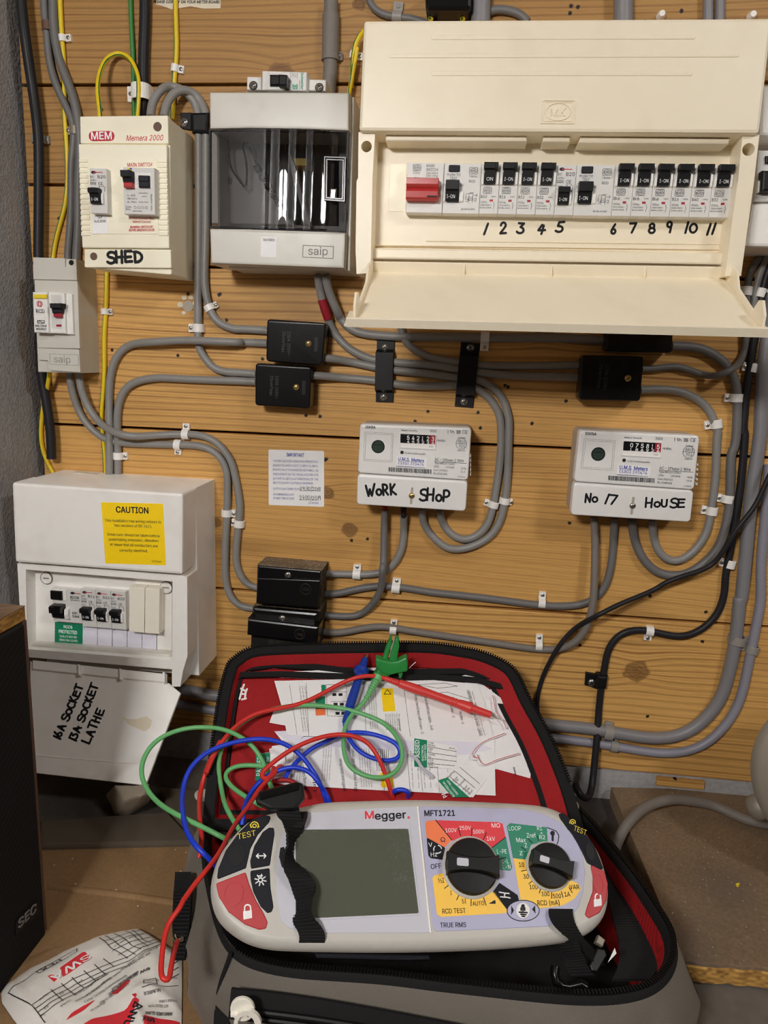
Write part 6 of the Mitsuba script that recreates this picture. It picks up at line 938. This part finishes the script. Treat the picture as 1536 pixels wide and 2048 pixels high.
# keys
K = []
for v, pts, m, nm in (('P', [(425, 232), (462, 238), (470, 252), (458, 285), (385, 365), (335, 460), (306, 588), (112, 664), (122, 590), (172, 470), (260, 350), (350, 262)], 'key_black', 'test_key'), ('P', [(106, 690), (304, 614), (330, 700), (372, 800), (425, 890), (452, 950), (440, 992), (395, 1000), (300, 965), (190, 880), (125, 780)], 'key_red', 'lock_key'),
       ('P', [(492, 318), (497, 360), (480, 470), (466, 570), (340, 592), (335, 540), (362, 440), (420, 345), (462, 316)], 'key_black', 'arrow_key'), ('P', [(336, 606), (464, 587), (470, 720), (490, 845), (478, 880), (450, 888), (405, 845), (355, 745), (338, 665)], 'key_black', 'light_key'),
       ('Q', [(952, 150), (985, 148), (1080, 225), (1180, 350), (1240, 505), (1215, 508), (1135, 466), (1100, 390), (1040, 290), (965, 185)], 'key_black', 'test_key'), ('Q', [(1155, 474), (1245, 520), (1268, 600), (1260, 700), (1215, 785), (1145, 822), (1120, 798), (1135, 745), (1170, 650), (1172, 560)], 'key_red', 'lock_key')):
    K.append(part(tt, nm, tp_(v, pts, .0005, .0026, .0006, .0012), m))
def dome(k, v, x, y, rx, ry, m, h=.0026):
    e = TF.px(*c(v, (x, y))[0], h); s = .565/FOCAL/VIEWS[v][2]
    o1, o2 = oval(*e, rx*s, ry*s, 28), oval(*e, rx*s*.86, ry*s*.86, 28); part(k, 'dimple', join([ext(TF, Polygon(o1).difference(Polygon(o2)), h-.0002, h+.0006), prism(TF, o2, h-.0002, h+.0001)]), m)
dome(K[0], 'P', 243, 496, 60, 74, 'black'); dome(K[1], 'P', 224, 758, 64, 74, 'key_red'); dome(K[4], 'Q', 1155, 395, 34, 55, 'black'); dome(K[5], 'Q', 1205, 600, 34, 65, 'key_red')
def st(v, lines, h=.0026, w=.0006): return stroke(TF, [TF.pxs(c(v, *l), h) for l in lines], h, w)
C2 = lambda x, y, r, a0, a1, n=12, ry=None: [(x+r*math.cos(math.radians(a)), y-(ry or r)*math.sin(math.radians(a))) for a in np.linspace(a0, a1, n)]
part(K[0], 'symbol', join([texts(TF, .0026, [('TEST', (252, 398), (374, 370), 36)], 'P'), st('P', [C2(364, 306, 26, -20, 200), C2(364, 306, 12, 0, 360), [(335, 300), (345, 318)], [(384, 318), (394, 312)]], w=.0008)]), 'ink_yellow')
part(K[4], 'symbol', join([texts(TF, .0026, [('TEST', (1046, 258), (1126, 290), 34)], 'Q'), st('Q', [C2(1040, 208, 18, -20, 200), C2(1040, 210, 8, 0, 360)], w=.0007)]), 'ink_yellow')
for kk, v, x, y, s in ((K[1], 'P', 318, 905, 1.), (K[5], 'Q', 1202, 725, .85)):
    part(kk, 'symbol', join([tp_(v, [(x-30*s, y-28*s), (x+28*s, y-36*s), (x+30*s, y+16*s), (x-28*s, y+28*s)], .0024, .0029), st(v, [[(x-20*s, y-30*s), (x-20*s, y-52*s)]+C2(x, y-52*s, 20*s, 180, 0, 8)+[(x+20*s, y-34*s)]], w=.001)]), 'ink_white')
part(K[2], 'symbol', st('P', [[(376, 508), (440, 506)], [(390, 494), (376, 508), (392, 522)], [(426, 492), (440, 506), (428, 522)]], w=.0008), 'ink_white')
part(K[3], 'symbol', st('P', [C2(404, 668, 14, 0, 360), [(392, 642), (416, 640)]]+[[(404+22*math.cos(t), 668+22*math.sin(t)), (404+38*math.cos(t), 668+38*math.sin(t))] for t in np.arange(8)*math.pi/4+.2], w=.0008), 'ink_white')
# coloured fields and lettering
H1_ = .0024
for nm, m, pts in (('orange_field', 'key_orange', [(42, 100), (60, 88), (126, 82), (258, 243), (200, 302), (54, 222)]), ('red_field', 'panel_red', [(126, 82), (630, 98), (668, 112), (692, 220), (572, 312), (500, 330), (258, 243)]), ('black_field', 'key_black', [(54, 222), (204, 306), (182, 402), (88, 390), (68, 370)]), ('green_field', 'panel_green', [(694, 218), (575, 312), (640, 482), (728, 492), (746, 470)]),
      ('yellow_field', 'key_yellow', [(100, 550), (118, 528), (192, 508), (300, 660), (410, 705), (600, 660), (712, 820), (690, 834), (170, 864), (136, 842)]), ('black_field', 'key_black', [(588, 662), (642, 588), (790, 688), (802, 740), (760, 790), (700, 800)]), ('green_field', 'panel_green', [(702, 130), (728, 106), (1026, 140), (1032, 252), (900, 280), (850, 400), (752, 388)]), ('yellow_field', 'key_yellow', [(756, 390), (860, 402), (880, 520), (960, 640), (1100, 650), (1222, 568), (1288, 600), (1300, 640), (1250, 715), (1160, 770), (1040, 788), (826, 804)])):
    part(tt, nm, tp_('U', pts, .0022, H1_, 0, .0006), m)
el = C2(834, 814, 130, 0, 350, 28, 84); part(tt, 'earth_badge', tp_('U', el, .0022, .0026), 'lavender'); part(tt, 'earth_badge', tp_('U', C2(832, 812, 54, 0, 350, 24, 62), .0026, .0028), 'white')
hh = .0025
def ut(items): return texts(TF, hh, items, 'U')
part(tt, 'white_lettering', join([ut([('100V', (206, 182), (298, 178), 30), ('250V', (320, 162), (412, 160), 30), ('500V', (430, 192), (522, 190), 30), ('MΩ', (580, 142), (648, 142), 32), ('1kV', (540, 248), (608, 250), 32), ('L-PE', (624, 352), (702, 352), 32), ('L-L', (664, 432), (718, 432), 32), ('L-N', (670, 478), (734, 476), 32), ('V', (70, 298), (102, 296), 32), ('Hz', (88, 378), (140, 376), 34), ('LOOP', (718, 166), (818, 164), 32), ('R1', (948, 164), (988, 164), 30), ('+', (972, 198), (994, 198), 22), ('R2', (966, 236), (1012, 236), 30), ('Zref', (864, 224), (938, 222), 32), ('Max', (780, 260), (856, 260), 32), ('Z', (846, 302), (868, 302), 30), ('Z', (806, 366), (830, 366), 30)]),
    stroke(TF, [TF.pxs(c('U', *C2(142, 318, 32, a0, a0+70, 6)), hh) for a0 in (10, 130, 250)], hh, .0007)]), 'ink_white')
part(tt, 'black_lettering', join([ut([('MFT1721', (36, 48), (284, 46), 42, True), ('OFF', (90, 478), (172, 470), 36), ('½I', (148, 590), (196, 588), 34), ('1', (246, 686), (258, 686), 30), ('5I', (342, 756), (374, 754), 30), ('AUTO', (426, 774), (520, 770), 30), ('RCD TEST', (182, 838), (370, 832), 34), ('TRUE RMS', (164, 950), (374, 946), 34), ('10', (802, 460), (842, 460), 32), ('30', (838, 556), (880, 556), 32), ('100', (888, 640), (952, 640), 32), ('300', (984, 698), (1048, 696), 32), ('500', (1078, 714), (1142, 712), 32), ('1A', (1170, 700), (1216, 698), 32), ('VAR', (1212, 642), (1290, 640), 32), ('RCD (mA)', (952, 772), (1130, 768), 36), ('Ω', (168, 258), (204, 258), 34)]),
    st('U', [[(312, 150), (328, 208)], [(420, 150), (416, 212)], [(536, 184), (510, 244)], [(692, 384), (630, 400)], [(240, 600), (198, 634)], [(320, 676), (296, 726)], [(414, 710), (412, 774)], [(514, 710), (534, 770)], [(820, 300), (858, 328)], [(872, 230), (906, 266)], [(948, 206), (958, 246)], [(820, 494), (860, 486)], [(912, 570), (880, 596)], [(976, 634), (964, 670)], [(1064, 662), (1064, 714)], [(1142, 660), (1156, 706)], [(1204, 626), (1230, 668)], el+[el[0]], [(1028, 142), (1100, 170), (1122, 205), (1118, 250), (1104, 282)], [(126, 82), (256, 242)], [(692, 220), (576, 310)]], hh, .0005),
    tp_('U', [(556, 756), (608, 726), (612, 758)], .0024, .0027), tp_('U', [(738, 772), (760, 812), (738, 848)], .0026, .0028), tp_('U', [(930, 772), (906, 802), (934, 836)], .0026, .0028), st('U', [[(832, 770), (832, 826)], [(802, 826), (866, 830)], [(814, 842), (856, 846)], [(824, 858), (846, 860)], C2(832, 776, 9, 0, 360, 8), [(815, 800), (848, 800)], [(818, 790), (818, 812)], [(846, 790), (846, 812)]], .0028, .001),
    st('U', [C2(1072, 188, 11, 40, 320, 8), [(1072, 200), (1072, 244)]], hh, .0016)]), 'ink')
part(tt, 'clamp_symbol', st('U', [[(640, 664), (684, 672)], [(650, 702), (696, 706)], C2(700, 690, 18, 120, 240, 6), [(692, 672), (720, 676)], [(696, 704), (728, 712)]], .0025, .0008), 'ink_white')
part(tt, 'maker_text', texts(TF, .0024, [('egger', (1168, 264), (1378, 254), 46, True)], 'P'), 'ink'); part(tt, 'maker_initial', join([texts(TF, .0024, [('M', (1102, 258), (1162, 256), 46, True)], 'P'), st('P', [[(1388, 246), (1398, 246), (1398, 256), (1388, 256), (1388, 246)]], .0024, .0005)]), 'panel_red')
def knob(x, y, r, ang, mk):
    e = TF.px(*c('U', (x, y))[0], .0024); s = .565/FOCAL/4.042*r; f = TF.sub(*e, .0022); ca, sa = math.cos(ang), math.sin(ang); f = Fr(f.O, f.U*ca+f.V*sa, f.V*ca-f.U*sa)
    k = part(tt, 'knob', lathe(f, [(s*.95, 0), (s*.95, .005), (s*.90, .0068), (s*.5, .0076), (1e-5, .0078)], 40), 'knob_black', 40, label='black rotary knob')
    part(k, 'ring', lathe(f, [(s*1.05, 0), (s*1.05, .0012), (s*.97, .0022), (s*.95, .0022)], 40), 'tester_grey', 40)
    u = np.linspace(-s*.93, s*.93, 16); w = s*(.24+.16*(u/s)**2); g = np.vstack([np.stack([u, -w], 1), np.stack([u[::-1], w[::-1]], 1)])
    part(k, 'grip', rings(f, [(ccw(g), .004), (ccw(g)*[1, .97], .0125), (ccw(g)*[.97, .8], .0145)]), 'knob_black', 35)
    part(k, 'marker', prism(f, rrect(-s*.62, -s*.12, -s*.2, s*.14, s*.05), .0143, .0150), 'silver', label='pale marker window')
knob(410, 462, 225, -.06, 0); knob(1040, 456, 182, -.28, 0)
# carrying straps of the tester
def tpt(v, x, y, h): return TF.w(TF.px(*c(v, (x, y))[0], h), h)[0]
def strap_ribbon(key_, v, pts, full, thick=.0016, label=None):
    P = [tpt(v, x, y, h) for x, y, h, a in pts]; S = [TF.U*math.cos(math.radians(a))+TF.N*math.sin(math.radians(a)) for x, y, h, a in pts]
    return part(tt, key_, ribbon(P, S, full, thick), 'black_fabric', label=label)
strap_ribbon('strap', 'P', [(550, 110, .026, 5), (575, 170, .022, 5), (600, 250, .016, -12), (625, 300, .012, -30), (612, 380, .010, -70), (600, 460, .010, -80), (602, 540, .010, -62), (660, 640, .012, -10), (692, 720, .010, 20), (696, 800, .010, 55), (690, 870, .009, 58), (690, 930, .008, 40), (735, 1000, .006, 8), (750, 1060, .003, 0), (740, 1100, -.006, 0)], .0185, label='twisted black webbing strap across the screen')
part(tt, 'strap_fold', tp_('P', [(536, 452), (560, 445), (606, 590), (600, 610), (545, 575), (528, 510)], .010, .0125, .0006), 'black')
strap_ribbon('strap', 'P', [(660, 215, .006, 10), (650, 270, .010, 20), (620, 320, .012, -10)], .014)
bk = part(tt, 'buckle', join([prism(TF, rounded(TF.pxs(c('P', (362, 142), (400, 70), (640, 8), (690, 20), (700, 110), (630, 190), (470, 190)), .03), .003), .022, .030, .002)]), 'black', label='black plastic strap buckle')
part(bk, 'bar', join([tube([tpt('P', 400, 95+i*13, .031-i*.0002), tpt('P', 655, 28+i*13, .031-i*.0002)], .0018, 8) for i in range(3)]), 'gloss_black', 40)
strap_ribbon('strap', 'Q', [(965, 765, .004, 0), (968, 810, .006, -5), (1000, 880, .005, -15), (1060, 950, -.002, -30), (1110, 1000, -.014, -30), (1170, 1060, -.022, -40), (1210, 1120, -.03, -50)], .0185)
strap_ribbon('strap', 'Q', [(940, 915, .0, 20), (1000, 960, -.006, 40), (1040, 1040, -.016, 60), (1060, 1110, -.022, 40), (1110, 1190, -.03, 30)], .017)
part(tt, 'buckle', join([prism(TF, rounded(TF.pxs(c('Q', (1150, 1120), (1200, 1010), (1250, 1020), (1262, 1060), (1200, 1165), (1165, 1160)), -.02), .001), -.028, -.020, .001)]), 'knob_black'); part(tt, 'buckle_pin', prism(TF, TF.pxs(c('Q', (1190, 975), (1210, 925), (1252, 958), (1236, 1002)), -.016), -.022, -.016, .001), 'chalk_metal')
k = thing('paper_scrap', 'small white triangular paper corner inside the bag right of the tester', 'paper'); put(k, prism(TF, TF.pxs(c('Q', (1266, 1105), (1310, 1010), (1322, 1046)), -.03), -.0304, -.03), 'paper')
hk = np.array([tpt('Q', x, y, -.035) for x, y in ((930, 1130), (935, 1220), (1010, 1260), (1100, 1240), (1130, 1260))]); k = thing('snap_hook', 'black strap hook lying in the bag below the right knob', 'hook'); put(k, tube(spline(hk), .0036, 10), 'gloss_black', 40)
side_p = [on_plane(x, y, z) for x, y, z in ((1208, 1690, -.458), (1236, 1760, -.462), (1268, 1840, -.466), (1282, 1905, -.468), (1262, 1960, -.470))]
kb = thing('webbing_strap', 'wide black webbing strap lying inside the bag along the red lining', 'strap'); put(kb, ribbon(np.array(side_p), np.tile(RT, (5, 1)), [.022, .030, .036, .036, .030], .002), 'black_fabric')

# ---------------------------------------------------------------- test leads
rim_n = np.array([0, 0, 1.])
def air(px, py, o):                  # a point over the lid's inside or over the bag's mouth, o metres in front of it
    k = ray(px, py); tl = ((LDF.O+LDF.N*.012-EYE)@LDF.N)/(k@LDF.N); tr = ((RIM_Z+.012)-EYE[2])/k[2]; t = min(tl, tr) if k[2] < 0 else tl
    return EYE+k*(t-o)
def lead(parent, name, view, pts, m, r=.0023, **kw): return part(parent, name, tube(spline([air(*c(view, q[:2])[0], q[2]) for q in pts], .0018), r, 12), m, 40, **kw)
def lathe_between(a, b, prof, n=20):  # (fraction, radius) along the axis a to b
    a, b = np.asarray(a), np.asarray(b); P = [a+(b-a)*f for f, r in prof]; return tube(P, [r*.72 for f, r in prof], n)
def strain(n, r0, r1, f0, f1):       # ribbed sleeve profile
    o = []
    for i in range(n): f = f0+(f1-f0)*i/n; r = r0+(r1-r0)*i/n; o += [(f, r*.82), (f+(f1-f0)/n*.15, r), (f+(f1-f0)/n*.7, r), (f+(f1-f0)/n*.85, r*.82)]
    return o
lr = thing('test_lead', 'red test lead with long red probe resting across the lid', 'test lead')
pa, pb = air(*c('N', (748, 236))[0], .020), air(*c('N', (1176, 384))[0], .012)
part(lr, 'probe', lathe_between(pa, pb, strain(6, .0040, .0052, 0, .13)+[(.14, .0062), (.2, .0068), (.3, .0072), (.38, .0064), (.5, .0060), (.62, .0062), (.64, .0068), (.655, .0060), (.67, .0068), (.685, .0060), (.72, .0074), (.77, .0078), (.80, .0088), (.815, .0088), (.82, .0058), (.92, .0056), (.995, .0052), (1., .004)]), 'probe_red', 35, label='red probe handle')
part(lr, 'tip', lathe_between(pb, air(*c('N', (1236, 409))[0], .010), [(0, .0017), (.5, .0016), (.55, .0010), (.95, .0009), (1, .0002)], 12), 'chrome', 40, label='steel probe tip')
lead(lr, 'cable', 'N', [(756, 239, .020), (720, 229, .022), (650, 229, .022), (560, 262, .016), (470, 310, .012), (380, 345, .012), (250, 372, .014), (170, 410, .016), (105, 472, .02), (60, 540, .02), (25, 620, .02)], 'lead_red')
lead(lr, 'cable', 'O', [(662, 448, .02), (600, 560, .02), (548, 690, .012), (516, 820, .01), (508, 940, .01), (514, 1060, .012), (524, 1180, .004), (505, 1300, -.01)], 'lead_red')
l2 = thing('test_lead', 'red test lead looping over the tester and down to the bag side ring', 'test lead')
lead(l2, 'cable', 'N', [(790, 745, -.03), (776, 708, .0), (755, 640, .01), (722, 560, .02), (680, 500, .026), (620, 470, .03), (550, 464, .03), (470, 480, .03), (400, 508, .03), (330, 550, .028), (270, 598, .026), (252, 622, .026), (258, 640, .026), (284, 634, .028), (310, 606, .02), (325, 592, .012), (338, 600, .006)], 'lead_red')
lead(l2, 'cable', 'O', [(1052, 640, .022), (1030, 700, .028), (960, 780, .034), (880, 900, .04), (800, 1010, .045), (720, 1140, .05), (650, 1270, .055), (560, 1390, .05), (470, 1500, .044), (400, 1600, .0405)], 'lead_red', .0020)
lead(l2, 'cable', 'R', [(1229, 326, .0405), (1195, 392, .038), (1140, 470, .032), (1100, 580, .025), (1080, 720, .018), (1076, 800, .015), (1092, 860, .014), (1120, 864, .013), (1138, 810, .012), (1150, 740, .010), (1166, 665, .006), (1185, 610, .002)], 'lead_red', .0019)
lead(l2, 'cable', 'O', [(1040, 742, .006), (1110, 730, .008), (1190, 745, .01), (1250, 800, .01), (1290, 860, .004)], 'cable_red')
lb_ = thing('test_lead', 'blue test lead with blue probe standing up the lid', 'test lead')
pa, pb = air(*c('N', (584, 416))[0], .008), air(*c('N', (668, 156))[0], .014)
part(lb_, 'probe', lathe_between(pa, pb, strain(6, .0042, .0060, 0, .22)+[(.24, .0070), (.4, .0072), (.55, .0066), (.68, .0064), (.74, .0070), (.765, .0115), (.83, .0118), (.86, .0072), (.9, .0060), (1., .0046)]), 'probe_blue', 35, label='blue probe handle')
part(lb_, 'tip', lathe_between(pb, air(*c('N', (679, 133))[0], .014), [(0, .0030), (.45, .0030), (.5, .0014), (1, .0005)], 12), 'chrome', 40)
lead(lb_, 'cable', 'N', [(585, 412, .008), (590, 450, .008), (610, 490, .008), (645, 530, .008), (690, 555, .008), (750, 568, .008), (796, 558, .009), (808, 535, .01), (795, 505, .012), (750, 478, .012), (690, 460, .01), (630, 454, .01), (570, 464, .010), (510, 490, .01), (460, 515, .008), (410, 555, .008), (360, 610, .010), (345, 640, .01)], 'lead_blue')
lead(lb_, 'cable', 'O', [(640, 1370, -.008), (560, 1290, .01), (480, 1210, .02), (415, 1100, .026), (386, 960, .03), (385, 830, .03), (415, 700, .03), (490, 590, .03), (600, 512, .03), (740, 462, .03), (860, 438, .03), (960, 432, .03), (1080, 450, .028), (1180, 496, .024), (1270, 575, .02), (1340, 670, .018), (1390, 760, .012), (1430, 870, .0), (1460, 960, -.035)], 'lead_blue')
lead(lb_, 'cable', 'O', [(820, 1060, .0), (830, 970, .012), (856, 880, .018), (910, 790, .02), (985, 715, .02), (1070, 670, .02), (1160, 642, .022), (1250, 648, .022), (1330, 690, .02), (1385, 760, .016), (1425, 820, .008), (1458, 890, -.004), (1480, 970, -.04)], 'lead_blue')
lead(lb_, 'cable', 'N', [(768, 740, -.03), (775, 706, -.004), (790, 690, .006), (815, 686, .008), (838, 694, .008), (842, 712, -.004), (842, 740, -.03)], 'lead_blue')
lg_ = thing('test_lead', 'green test lead with green crocodile clip at the top of the lid', 'test lead')
ca_, cb_ = air(*c('N', (672, 318))[0], .012), air(*c('N', (722, 225))[0], .020)
part(lg_, 'sleeve', lathe_between(ca_, cb_, strain(8, .0040, .0062, 0, .8)+[(.82, .0070), (1., .0082)]), 'lead_green', 35)
CF = Fr(air(*c('N', (762, 190))[0], .022), RT*.995+UP*.0, UP*.92-fwd*.1+RT*.28); cf = lambda *p: np.array([CF.px(*q) for q in c('N', *p)])
gk = part(lg_, 'clip_body', join([prism(CF, cf((690, 238), (716, 195), (740, 168), (800, 160), (792, 205), (745, 232), (722, 250)), -.006, .007, .003), prism(CF, rounded(cf((708, 140), (735, 150), (770, 158), (800, 155), (836, 136), (840, 170), (838, 198), (812, 203), (770, 212), (735, 205), (712, 180)), .002), -.003, .010, .0025), prism(CF, cf((800, 200), (820, 205), (814, 228), (804, 230)), -.004, .006, .001)]), 'clip_green', 40, label='green crocodile clip')
part(gk, 'jaw', prism(CF, cf((738, 152), (748, 118), (770, 64), (776, 64), (776, 96), (764, 130), (758, 158)), -.005, .003, .0015), 'clip_green', 40); part(gk, 'jaw', prism(CF, cf((764, 158), (770, 130), (786, 84), (790, 66), (804, 66), (806, 100), (800, 134), (796, 160)), -.004, .006, .0018), 'clip_green', 40)
part(gk, 'teeth', join([prism(CF, cf((768, 128-i*9), (776, 124-i*9), (772, 119-i*9)), -.002, .002) for i in range(6)]+[prism(CF, cf((762, 150), (766, 150), (788, 72), (784, 70)), -.001, .0015)]), 'pale_metal')
lead(lg_, 'cable', 'N', [(676, 312, .012), (655, 340, .010), (620, 376, .010), (592, 420, .010), (580, 480, .012), (584, 540, .012), (605, 590, .012), (650, 622, .012), (700, 636, .012), (750, 634, .012), (790, 612, .012), (814, 570, .012), (815, 520, .014), (790, 465, .014), (745, 420, .012), (690, 392, .012), (620, 368, .012), (540, 352, .010), (440, 344, .010), (350, 350, .010), (250, 374, .010), (175, 412, .010), (120, 462, .010), (85, 530, .010), (76, 600, .010), (88, 690, .010), (110, 765, .010), (160, 850, -.004)], 'lead_green')
l3 = thing('test_lead', 'green test lead making the big loop in front of the white flap', 'test lead')
lead(l3, 'cable', 'O', [(800, 1210, -.01), (680, 1152, .012), (560, 1090, .02), (420, 1022, .026), (300, 960, .03), (190, 880, .03), (115, 780, .03), (85, 680, .03), (100, 580, .03), (160, 480, .03), (260, 405, .03), (400, 358, .03), (540, 346, .03), (680, 362, .026), (800, 412, .02), (890, 480, .016), (955, 570, .012), (995, 660, .010), (1015, 730, .01), (1040, 800, .004)], 'lead_green')
l4 = thing('test_lead', 'green test lead making the small loop beside the strap buckle', 'test lead')
lead(l4, 'cable', 'O', [(1010, 640, .008), (940, 628, .010), (850, 624, .010), (770, 636, .010), (715, 668, .010), (702, 715, .012), (740, 775, .014), (810, 830, .016), (890, 880, .014), (960, 920, .004)], 'lead_green')
